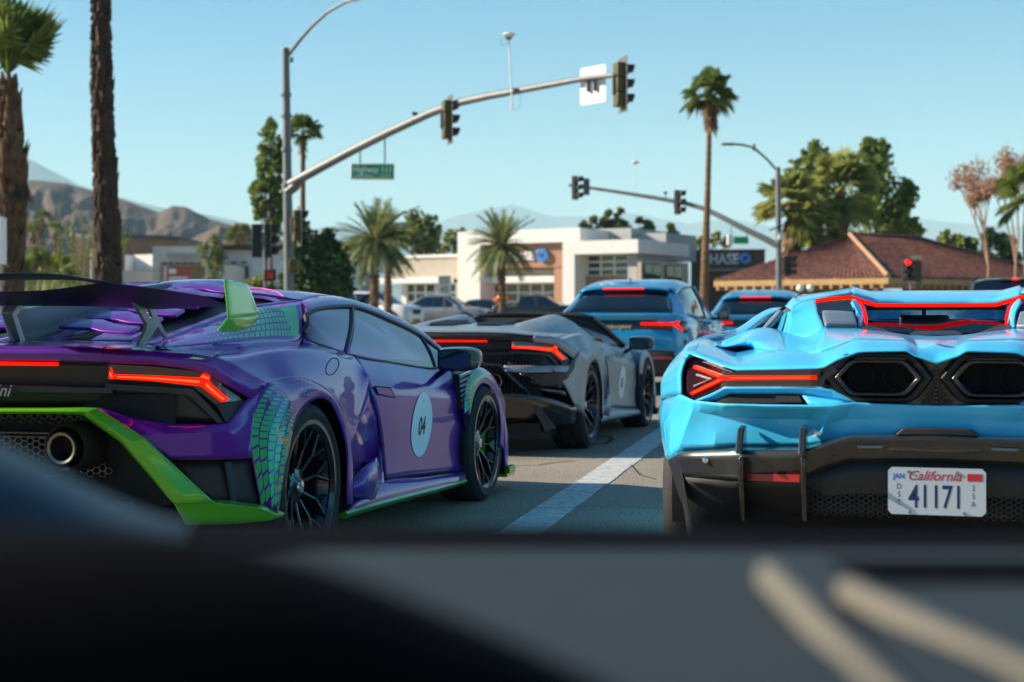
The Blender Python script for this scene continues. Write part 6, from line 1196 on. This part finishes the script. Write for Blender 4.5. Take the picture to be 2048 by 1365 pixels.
# ---------------------------------------------------------------- vegetation
def leaf_mat(name, c1, c2, vs=1.5, rough=.6, tr=.35):
    m = bpy.data.materials.new(name); m.use_nodes = True; M[name] = m; t = m.node_tree; b = t.nodes['Principled BSDF']; b.inputs['Roughness'].default_value = rough
    o = t.nodes['Material Output']; tc = t.nodes.new('ShaderNodeTexCoord'); n = t.nodes.new('ShaderNodeTexNoise'); n.inputs['Scale'].default_value = vs; n.inputs['Detail'].default_value = 5; t.links.new(tc.outputs['Object'], n.inputs['Vector'])
    r = t.nodes.new('ShaderNodeValToRGB'); r.color_ramp.elements[0].position = .35; r.color_ramp.elements[1].position = .65; r.color_ramp.elements[0].color = (*c1,1); r.color_ramp.elements[1].color = (*c2,1); t.links.new(n.outputs[0], r.inputs[0]); t.links.new(r.outputs[0], b.inputs['Base Color'])
    d = t.nodes.new('ShaderNodeBsdfTranslucent'); t.links.new(r.outputs[0], d.inputs[0]); x = t.nodes.new('ShaderNodeMixShader'); x.inputs[0].default_value = tr; t.links.new(b.outputs[0], x.inputs[1]); t.links.new(d.outputs[0], x.inputs[2]); t.links.new(x.outputs[0], o.inputs[0])
leaf_mat('palm_green', (.07,.13,.025), (.24,.29,.06)); leaf_mat('date_green', (.10,.15,.05), (.32,.34,.12)); leaf_mat('palm_light', (.17,.21,.045), (.48,.48,.14), tr=.5); leaf_mat('palm_dead', (.20,.115,.05), (.36,.22,.10), tr=.2)
leaf_mat('leaf_dark', (.02,.06,.02), (.06,.12,.03), 1.0); leaf_mat('leaf_mid', (.08,.16,.025), (.28,.33,.06), .8, tr=.45); leaf_mat('leaf_olive', (.10,.13,.035), (.27,.29,.09), .8, tr=.45); leaf_mat('leaf_lime', (.16,.20,.03), (.30,.32,.06), .8); leaf_mat('leaf_rust', (.34,.19,.11), (.50,.31,.20), 1)
mat('bark', (.13,.085,.05), .9, var=.4, vs=5, bump=.8, bs=14); mat('palm_bark', (.17,.095,.045), .9, var=.45, vs=4, bump=.8, bs=10); mat('palm_boot', (.11,.055,.022), .85, var=.55, vs=3.5, bump=.5, bs=20); mat('palm_boot_dark', (.06,.034,.02), .9, var=.6, vs=3, bump=.5, bs=20)
leaf_mat('grass_yellow', (.14,.17,.04), (.26,.26,.08), .6); leaf_mat('scrub', (.13,.14,.05), (.24,.22,.09), .6)  # yellow-green grass and duller scrub, mottled by noise
def fan_leaf(mb, c, d, r, droop, rn, nb=17, spread=82):
    d = d.normalized(); side = d.cross(V((0,0,1)))
    side = side.normalized() if side.length > .05 else V((1,0,0)); up = side.cross(d).normalized()
    roll = rn.uniform(-.5,.5); s2 = side*math.cos(roll)+up*math.sin(roll); u2 = up*math.cos(roll)-side*math.sin(roll)
    p1 = c+d*r*.45-V((0,0,droop*r*.10)); w = .012*r+.006
    mb.add([c-s2*w, c+s2*w, p1+s2*w*.6, p1-s2*w*.6], [(0,1,2,3)])
    for k in range(nb):
        a = R(-spread+2*spread*k/(nb-1)); e = (d*math.cos(a)+s2*math.sin(a)+u2*.18*math.cos(a)).normalized(); L = r*.60*(1-.28*abs(a)/R(spread))*rn.uniform(.88,1.1)
        q = e.cross(u2).normalized()*L*.06; m_ = p1+e*L*.6-V((0,0,droop*L*.10)); t_ = p1+e*L-V((0,0,droop*L*rn.uniform(.25,.55)))
        mb.add([p1, m_-q, t_, m_+q], [(0,1,2),(0,2,3)])
def rdir(rn, e0, e1): a = rn.uniform(0, 2*PI); e = R(rn.uniform(e0, e1)); return V((math.cos(a)*math.cos(e), math.sin(a)*math.cos(e), math.sin(e)))
def trunk(mb, pts, radii, n=12, seed=0):
    P = [V(p) for p in pts]; k = 6*(len(P)-1); L = []; rr = []
    for i in range(k+1):
        t = i/k*(len(P)-1); L.append(cr(P, t)); j = min(int(t), len(radii)-2); rr.append((radii[j]+(radii[j+1]-radii[j])*(t-j))*(1+.06*noise.noise(V((i*1.7, seed, 0)))))
    mb.tube(L, rr, n)
def boots(mb, pts, radii, rn, step, size, dens=10):
    P = [V(p) for p in pts]; n = len(P)-1; tot = sum((b-a).length for a, b in zip(P, P[1:])); k = int(tot/step)
    for i in range(k):
        t = i/k*n; c = cr(P, t); j = min(int(t), len(radii)-2); r = radii[j]+(radii[j+1]-radii[j])*(t-j); a0 = rn.uniform(0, 6.28)
        for q in range(dens):
            a = a0+2*PI*q/dens+rn.uniform(-.25,.25); o = V((math.cos(a), math.sin(a), 0)); sz = size*min(1.2, .25+r*3); s = V((-math.sin(a), math.cos(a), 0))*sz*rn.uniform(.28,.42); l = sz*rn.uniform(.7,1.35); out = rn.uniform(.25,.75)
            b = c+o*r*.93; tp = b+V((0,0,l))+o*l*out*.55+s*rn.uniform(-.5,.5)
            mb.add([b-s, b+s, tp+s*.35, tp-s*.35, b+o*.06*size/.2-V((0,0,.02))+V((0,0,l*.25))], [(0,1,4),(1,2,4),(2,3,4),(3,0,4),(0,3,2,1)])
def fan_palm(label, base, top, tr, r, n, skirt=0, boot=None, seed=1, e0=-35, leafm='palm_green', droop=1.0, sk_r=None, bootm='palm_boot', grp=None, nb=17):
    rn = random.Random(seed); base, top = V(base), V(top); T = thing('fan_palm', label, 'palm tree', base, 0, grp); t0 = V((0,0,0)); t1 = top-base
    pts = [t0, t0.lerp(t1,.33)+V((rn.uniform(-.05,.05),0,0)), t0.lerp(t1,.66)+V((rn.uniform(-.06,.06),0,0)), t1]
    q = MB(); trunk(q, pts, tr, 12, seed); q.build('trunk', 'palm_bark', T)
    if boot: q = MB(); boots(q, pts, tr, rn, *boot); stuff(q.build('old_leaf_bases', bootm, T, smooth=False))
    q = MB()
    for i in range(n): fan_leaf(q, t1+V((0,0,.1)), rdir(rn, e0, 85) if i > n*.25 else rdir(rn, 35, 88), r*rn.uniform(.85,1.1), droop*rn.uniform(.7,1.4), rn, nb)
    q.build('crown', leafm, T, smooth=False)
    if skirt:
        q = MB()
        for i in range(int(n*1.4)):
            z = -skirt*rn.random()**1.2*.75; d = rdir(rn, -88, -62); fan_leaf(q, t1+V((0,0,z)), d, r*rn.uniform(.55,.9)*(sk_r or 1), .3, rn, 9, 40)
        q.build('dead_leaf_skirt', 'palm_dead', T, smooth=False)
    return T
def date_palm(label, base, top, tr, r, n, seed=1, m='date_green', grp=None):
    rn = random.Random(seed); base, top = V(base), V(top); T = thing('date_palm', label, 'palm tree', base, 0, grp); t1 = top-base
    q = MB(); trunk(q, [V((0,0,0)), t1*.5, t1], tr, 10, seed); q.build('trunk', 'palm_bark', T); q = MB(); boots(q, [V((0,0,0)), t1*.5, t1], tr, rn, .22, .2, 8); stuff(q.build('old_leaf_bases', 'palm_boot', T, smooth=False))
    q = MB()
    for i in range(n):
        d = rdir(rn, -42, 80); L = r*rn.uniform(.8,1.1); P = []; p = t1+V((0,0,.1)); dd = d.copy()
        for k in range(9): P.append(p.copy()); p = p+dd*L/8; dd = (dd-V((0,0,.17*(1-.5*abs(d.z))))).normalized()
        q.tube(P, [.03*(1-k/9)+.006 for k in range(9)], 3, cap=False)
        for k in range(30):
            t = .12+.88*k/30; c = cr(P, t*8); tg = (cr(P, min(8, t*8+.2))-cr(P, max(0, t*8-.2))).normalized(); s = tg.cross(V((0,0,1))); s = s.normalized() if s.length > .05 else V((1,0,0)); u = s.cross(tg)
            ll = L*.22*(1-.45*abs(t-.45)*1.6)*rn.uniform(.8,1.1)
            for sg in (-1, 1):
                e = (s*sg*.75+tg*.75+u*.35*rn.uniform(.4,1.4)).normalized(); w = tg.cross(e).normalized()*.0; o = tg*ll*.085; q.add([c-o, c+o, c+e*ll-V((0,0,.06*ll))], [(0,1,2)])
    q.build('crown', m, T, smooth=False); return T
def leafy(mb, c, rad, n, size, rn, sz=1.0, hollow=.35):
    for i in range(n):
        d = rdir(rn, -90, 90); rr = rad*(hollow+(1-hollow)*rn.random()**.5); p = V(c)+V((d.x*rr, d.y*rr, d.z*rr*sz)); a = rdir(rn, -60, 60); b = rdir(rn, -30, 90); b = (b-a*a.dot(b)).normalized(); s = size*rn.uniform(.6,1.4)
        mb.add([p-a*s*.5, p+b*s*.28, p+a*s*.5, p-b*s*.28], [(0,1,2,3)])
def broad_tree(label, base, clumps, m, seed, n=260, size=.28, tr=.18, name='broadleaf_tree', cat='tree', barkm='bark', grp=None):
    rn = random.Random(seed); base = V(base); T = thing(name, label, cat, base, 0, grp)
    cl = [(V(c)-base, r) for c, r in clumps]; cen = sum((c for c, r in cl), V((0,0,0)))/len(cl)
    q = MB(); zt = min(c.z for c, r in cl); j = V((cen.x*.5, cen.y*.5, max(.3, zt*.75))); q.tube([V((0,0,0)), j*.5, j, V((cen.x, cen.y, cen.z))], [tr, tr*.85, tr*.7, tr*.25], 8)
    for c, r in cl: q.tube([j, j.lerp(c,.5)+V((0,0,.1)), c+V((0,0,r*.5))], [tr*.4, tr*.25, tr*.06], 5)
    q.build('trunk', barkm, T)
    q = MB()
    for c, r in cl:
        for k in range(5):
            d = rdir(rn, -40, 80); leafy(q, c+d*r*.75, r*.72, max(20, int(n/6)), size*1.15, rn, 1, .1)
    q.build('crown', m, T, smooth=False); return T
def cl(spec, Y, rn=None): return [(W(px, py, Y+(dy if len(s) > 3 else 0)), r*Y/F) for s in spec for (px, py, r, dy) in [(*s, 0)[:4]]]
def gnd(px, Y, z=.0): p = W(px, 641, Y); return V((p.x, p.y, z))
# near palms on the left
t = W(15,160,32); fan_palm('stout palm at the left edge with brush-like green crown and shaggy trunk', gnd(28,32), t, [.17,.165,.26,.11], 1.72, 85, 0, (.17,.40,11), 3, e0=48, droop=.35)
T = thing('dead_skirt', 'ring of dead leaves round the stout palm trunk at the left edge', 'dead leaves', W(27,372,32)); q = MB(); rn = random.Random(5)
for i in range(110):
    a = 2*PI*i/110; o_ = V((math.cos(a), math.sin(a), 0)); p_ = o_*.27+V((0,0,rn.uniform(-.05,.1))); l_ = rn.uniform(.2,.42); s_ = V((-math.sin(a), math.cos(a), 0))*.025; q.add([p_-s_, p_+s_, p_+s_*.4+o_*l_*.35-V((0,0,l_)), p_-s_*.4+o_*l_*.35-V((0,0,l_))], [(0,1,2,3)])
q.build('leaves', 'palm_boot_dark', T, smooth=False)
fan_palm('tall dark palm trunk with shaggy bark rising out of the top of the picture', gnd(222,34), W(200,-170,34), [.20,.175,.135,.10], 1.6, 50, 0, (.15,.42,10), 4, bootm='palm_boot_dark')
# palms in the middle distance
fan_palm('tall fan palm right behind the near signal pole', gnd(604,75), W(606,262,75), [.28,.17,.13,.11], 1.05, 45, 1.2, None, 11, sk_r=.6, droop=1.0)
fan_palm('tallest slender fan palm standing alone against the sky right of centre', gnd(1406,62), W(1420,182,62), [.20,.16,.11,.09], 1.15, 60, 1.3, (.3,.10,7), 12, sk_r=.95, droop=1.1)
date_palm('bushy date palm left of the bank wing', gnd(748,66,.5), W(750,492,66), [.20,.17,.17], 2.0, 105, 21)
date_palm('second date palm crown rising behind the bushy one', gnd(776,74,.5), W(776,462,74), [.18,.16,.15], 1.4, 60, 22)
date_palm('date palm in front of the bank sign', gnd(1004,68,.5), W(1004,500,68), [.18,.15,.16], 1.75, 75, 23)
for k, (px, py, Y, r, sk, lab) in enumerate(((1585,405,84,2.2,3.4,'left fan palm of the shaggy pair beside the far pole'),(1680,372,86,2.5,3.8,'taller fan palm of the shaggy pair with a big dead skirt'),(1636,455,84,1.6,3.0,'fan palm low between the shaggy pair'))):
    fan_palm(lab, gnd(px,Y), W(px,py,Y), [.4,.36,.33,.3], r, 62, sk, None, 31+k, droop=.9, e0=-50, leafm='palm_light')
for k, (px, py, Y, lab) in enumerate(((86,436,150,'tall slim palm in the distance left of the second trunk'),(111,458,155,'slim palm in the distance nearest the second trunk'),(66,462,150,'small far palm beside the left-edge palm trunk'),(77,452,165,'small far palm between two others at left'))): fan_palm(lab, gnd(px+1,Y), W(px,py,Y), [.2,.17,.14,.13], 1.1, 26, .8, None, 41+k, nb=9)
fan_palm('pale palm top peeking over the cream store roof', gnd(481,118), W(481,470,118), [.3,.3,.3,.3], 1.3, 36, 0, None, 51, leafm='grass_yellow')
fan_palm('palm fronds entering at the right edge', gnd(2062,60), W(2062,385,60), [.3,.28,.26,.25], 1.5, 40, 0, None, 52, leafm='leaf_mid')
# trees
broad_tree('slender conifer left of the near signal pole', gnd(545,82), cl([(515,375,9),(507,383,6),(524,340,11),(568,396,11),(566,430,11),(518,432,11),(512,405,8),(543,250,9),(542,265,13),(540,285,19),(525,300,10),(558,300,12),(548,310,18),(535,330,20),(552,345,20),(528,362,18),(556,375,18),(520,382,14),(545,395,20),(560,412,14),(530,420,16),(548,440,18),(545,465,18)],82), 'leaf_mid', 61, 120, .34, .14, 'conifer', 'tree')
broad_tree('dense dark tree right of the near signal pole', gnd(635,60), cl([(610,480,28),(640,490,34),(600,515,30),(650,525,36),(620,545,38),(662,552,30),(590,560,26),(630,575,38),(670,585,28),(600,590,30),(685,565,22),(678,535,24),(660,505,24),(690,590,20),(655,480,16)],60), 'leaf_dark', 62, 420, .2, .2)
broad_tree('airy tree behind the date palms', gnd(840,112), cl([(835,440,20),(852,455,22),(825,462,22),(866,470,18),(842,480,24),(815,485,20),(860,492,20),(835,500,22)],112), 'leaf_olive', 63, 160, .4, .2)
broad_tree('dark tree behind the left end of the bank', gnd(905,116), cl([(905,480,16),(895,495,18),(912,500,16),(925,470,8)],116), 'leaf_olive', 64, 130, .35, .15)
for k, (px, lab) in enumerate(((1210,'left tree rising behind the bank roof'),(1245,'middle tree rising behind the bank roof'),(1287,'right tree rising behind the bank roof'),(1345,'last tree behind the lower bank roof'),(1180,'small tree tip behind the bank roof'))):
    h = (430,424,442,455,440)[k]; rn = random.Random(70+k); broad_tree(lab, gnd(px,122), cl([(px+rn.uniform(-10,10), h+14*i+rn.uniform(-4,4), 6+3.2*i) for i in range(5)]+[(px+rn.choice((-16,16)), h+24, 8),(px-14,h+44,12)],122), 'leaf_olive', 71+k, 130, .38, .15, grp='trees behind the bank roof')
broad_tree('tall full tree right of the shaggy fan palms', gnd(1752,98), cl([(1750,295,22),(1745,325,30),(1762,350,34),(1735,365,34),(1775,390,36),(1740,405,40),(1765,430,40),(1730,445,40),(1790,440,28),(1812,385,18),(1815,415,22),(1806,455,26),(1832,455,16),(1780,465,34),(1720,420,30)],98), 'leaf_mid', 81, 250, .42, .35)
broad_tree('tree rising behind the shaggy fan palms', gnd(1640,104), cl([(1625,310,22),(1605,325,18),(1648,318,16),(1632,345,30),(1600,360,24),(1660,370,26),(1640,400,34),(1600,420,26),(1640,450,34)],104), 'leaf_mid', 82, 190, .42, .3)
broad_tree('green shrub behind the tiled roof at right, left of two', gnd(1915,92), cl([(1900,485,18),(1925,492,20),(1940,500,18),(1890,500,16)],92), 'leaf_mid', 83, 260, .3, .15, 'shrub', 'shrub')
broad_tree('green shrub behind the tiled roof at right, right of two', gnd(1990,90), cl([(1975,488,22),(2005,500,26),(1985,515,26),(2020,520,22)],90), 'leaf_dark', 84, 280, .3, .15, 'shrub', 'shrub')
broad_tree('lime shrub over the brick building roof', gnd(1420,128), cl([(1410,485,12),(1435,482,12),(1455,488,11),(1395,490,9)],128), 'leaf_lime', 85, 130, .35, .15, 'shrub', 'shrub')
def bare_tree(label, px, Y, top, spread, seed):
    rn = random.Random(seed); base = gnd(px, Y); T = thing('bare_tree', label, 'tree', base, 0, 'rusty thin trees at the right edge'); H = W(px, top, Y).z; q = MB(); lf = MB()
    def br(p, d, L, r, k):
        e = p+d*L; q.tube([p, p.lerp(e,.5)+V((rn.uniform(-.04,.04)*L,0,0)), e], [r, r*.8, r*.6], 5, cap=False)
        if k == 0: leafy(lf, e, L*1.3, 34, .13, rn, 1, 0); return
        for i in range(3 if k > 1 else 4): br(e, (d+V((rn.uniform(-.42,.42), rn.uniform(-.42,.42), rn.uniform(.0,.5)))).normalized(), L*rn.uniform(.42,.66), r*.6, k-1)
    br(V((0,0,0)), V((0,0,1)), H*.44, .10, 4); q.build('trunk', 'leaf_rust', T); lf.build('crown', 'leaf_rust', T, smooth=False)
bare_tree('thin rusty half-bare tree, left of two at the right edge', 1978, 72, 345, 50, 91); bare_tree('thin rusty half-bare tree, right of two at the right edge', 2032, 70, 318, 50, 92)
broad_tree('grey-green drooping tree before the cream store', gnd(425,92), cl([(425,490,16),(412,500,16),(436,505,16),(420,520,18),(438,530,16),(428,550,16),(420,570,14)],92), 'leaf_olive', 86, 150, .22, .12)
for k, (px, py, r, lab) in enumerate(((522,572,20,'bright bush below the pedestrian signal'),(560,585,16,'low bush at the foot of the near signal pole'),(508,580,14,'small bush left of the signal post'))): broad_tree(lab, gnd(px,50), cl([(px-8,py,r),(px+10,py+6,r),(px,py+14,r)],50), 'leaf_lime' if k == 0 else 'leaf_mid', 95+k, 200, .12, .05, 'bush', 'bush')
# ocotillo wands and grassy bank at the left
T = thing('ocotillo', 'thin green ocotillo wands fanning out before the tan store', 'desert plant', gnd(160,44)); rn = random.Random(8); b0 = gnd(160,44); lf = MB(); w_ = MB()
for px, py in ((150,425),(128,440),(142,448),(168,432),(190,440),(205,455),(240,440),(255,455),(262,470),(120,470),(112,455),(250,500),(182,460),(216,430)):
    e = W(px, py, 44+rn.uniform(-1,1))-b0; P = [V((0,0,0)), e*.35+V((rn.uniform(-.2,.2),0,.2)), e*.7+V((rn.uniform(-.15,.15),0,.1)), e]; w_.tube(P, [.02,.018,.014,.007], 5)
    for k in range(60): leafy(lf, cr(P, 3*(.25+.75*k/60)), .06, 3, .075, rn)
w_.build('wands', 'leaf_olive', T); lf.build('leaves', 'leaf_lime', T, smooth=False)
def scrubby(name, x0, x1, Y0, Y1, n, h, m, seed, z=.1):
    rn = random.Random(seed); q = MB()
    for i in range(n):
        Y = rn.uniform(Y0, Y1); p = W(rn.uniform(x0, x1), 641, Y); c = V((p.x, p.y, z)); hh = h*rn.uniform(.5,1.2)
        for k in range(14):
            d = rdir(rn, 20, 88); s = V((d.y,-d.x,0)).normalized()*hh*.05; q.add([c-s, c+s, c+d*hh+V((rn.uniform(-.1,.1),0,0))], [(0,1,2)])
    return stuff(q.build(name, m, None, smooth=False))
scrubby('ground_cover', -250, 330, 30, 46, 420, .55, 'scrub', 101, .10); scrubby('tall_grass', -200, 300, 48, 90, 700, 1.5, 'grass_yellow', 102, .4); scrubby('tall_grass', -300, 160, 90, 120, 600, 2.4, 'grass_yellow', 103, 1.2)
scrubby('ground_cover', 330, 1000, 63, 72, 160, .5, 'leaf_mid', 104, .5)
for k, (px, py, Y, r, m, lab) in enumerate(((75,520,120,26,'leaf_lime','rounded lime bush in the distance at left'),(40,540,110,26,'leaf_mid','green bush beside the left-edge palm'),(120,525,125,22,'leaf_mid','green bush below the distant palms'),(140,550,100,18,'leaf_olive','olive bush before the tan store'))): broad_tree(lab, gnd(px,Y), cl([(px-r*.5,py+6,r*.7),(px+r*.5,py+4,r*.7),(px,py,r*.8),(px,py+18,r)],Y), m, 110+k, 260, .3, .08, 'bush', 'bush')
# ---------------------------------------------------------------- our own car's dashboard, close and out of focus
mat('dash_grey', (.028,.038,.047), .75, spec=.2, var=.12, vs=60, bump=.3, bs=400); mat('dash_black', (.003,.003,.004), .9, spec=.03); mat('dash_blue', (.006,.014,.026), .5); mat('dash_sun_cream', (.14,.125,.095), .6)
T = thing('dashboard', 'blurred dark dashboard top of the car we sit in, along the bottom', 'dashboard', (0,0,0))
def D(px, py, Y): return W(px, py, Y)
q = MB(); q.patch(Patch([[D(x,1132,1.02) for x in (-500,200,900,1600,2600)], [D(x,1230,.86) for x in (-500,200,900,1600,2600)], [D(x,1420,.64) for x in (-600,200,900,1600,2800)], [D(x,1900,.45) for x in (-600,200,900,1600,2800)]]), 10, 12); q.build('dash_top', 'dash_grey', T, sol=.02)
q = MB(); q.patch(Patch([[D(-600,1058,1.22), D(400,1062,1.22), D(1024,1066,1.22), D(1500,1072,1.20), D(2700,1078,1.16)], [D(-600,1075,1.16), D(400,1078,1.16), D(1024,1080,1.16), D(1500,1086,1.14), D(2700,1092,1.10)], [D(-600,1140,1.02), D(400,1138,1.02), D(1024,1136,1.02), D(1500,1134,1.02), D(2700,1134,1.02)]]), 8, 24); q.build('windscreen_base', 'dash_black', T, sol=.01)
bn = [(-300,1115),(-80,1103),(120,1103),(320,1115),(520,1150),(700,1205),(860,1268),(1020,1335),(1200,1420)]
q = MB(); q.patch(Patch([[D(x, y, .72) for x, y in bn], [D(x, y, .60)+V((0,0,.004)) for x, y in bn], [D(x-40, y+60, .52)-V((0,0,.0)) for x, y in bn], [D(x-60, y+330, .50) for x, y in bn]]), 10, 30); q.build('instrument_hood', 'dash_black', T, sol=.012)
pt_ = [(-500,860),(-200,868),(-60,885),(40,925),(120,965),(210,1010),(300,1045),(380,1064)]
q = MB(); q.patch(Patch([[D(x, y, 1.0) for x, y in pt_], [D(x-10, y+16, .93) for x, y in pt_], [D(x-30, y+70, .86) for x, y in pt_], [D(x-60, y+260, .80) for x, y in pt_]]), 10, 24); q.build('pillar_trim', 'dash_blue', T, sol=.012)
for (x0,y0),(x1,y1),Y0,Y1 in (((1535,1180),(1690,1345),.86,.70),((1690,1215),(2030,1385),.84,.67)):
    a, b = D(x0,y0,Y0)+V((0,0,.010)), D(x1,y1,Y1)+V((0,0,.010)); d = (b-a).normalized(); s = d.cross(V((0,0,1))).normalized()*.008; u = V((0,0,.006)); q = MB(); q.prism([a-s-u, a-s*.6+u, a+s*.6+u, a+s-u], (b-a)*1.6); q.build('dash_sun_band', 'dash_sun_cream', T, bev=.003)  # sunlit bands on the dash, put in as raised cream bars
q = MB(); q.prism([D(1640,1150,1.0)+V((0,0,.012)), D(2300,1150,1.0)+V((0,0,.012)), D(2300,1200,.9)+V((0,0,.012)), D(1750,1195,.9)+V((0,0,.012))], (0,0,-.02)); q.build('demister_vent', 'dash_black', T)
# ---------------------------------------------------------------- the air between here and the mountains
hz = bpy.data.materials.new('air'); hz.use_nodes = True; t = hz.node_tree; t.nodes.clear()
o = t.nodes.new('ShaderNodeOutputMaterial'); pv = t.nodes.new('ShaderNodeVolumePrincipled')
pv.inputs['Color'].default_value = (.58,.88,1,1); pv.inputs['Density'].default_value = .0001; pv.inputs['Anisotropy'].default_value = 0; sc.cycles.volume_bounces = 4
t.links.new(pv.outputs[0], o.inputs['Volume'])
q = MB(); q.box((0, 8500, 564), (15900, 18400, 1150)); h = q.build('haze', hz, smooth=False); stuff(h)
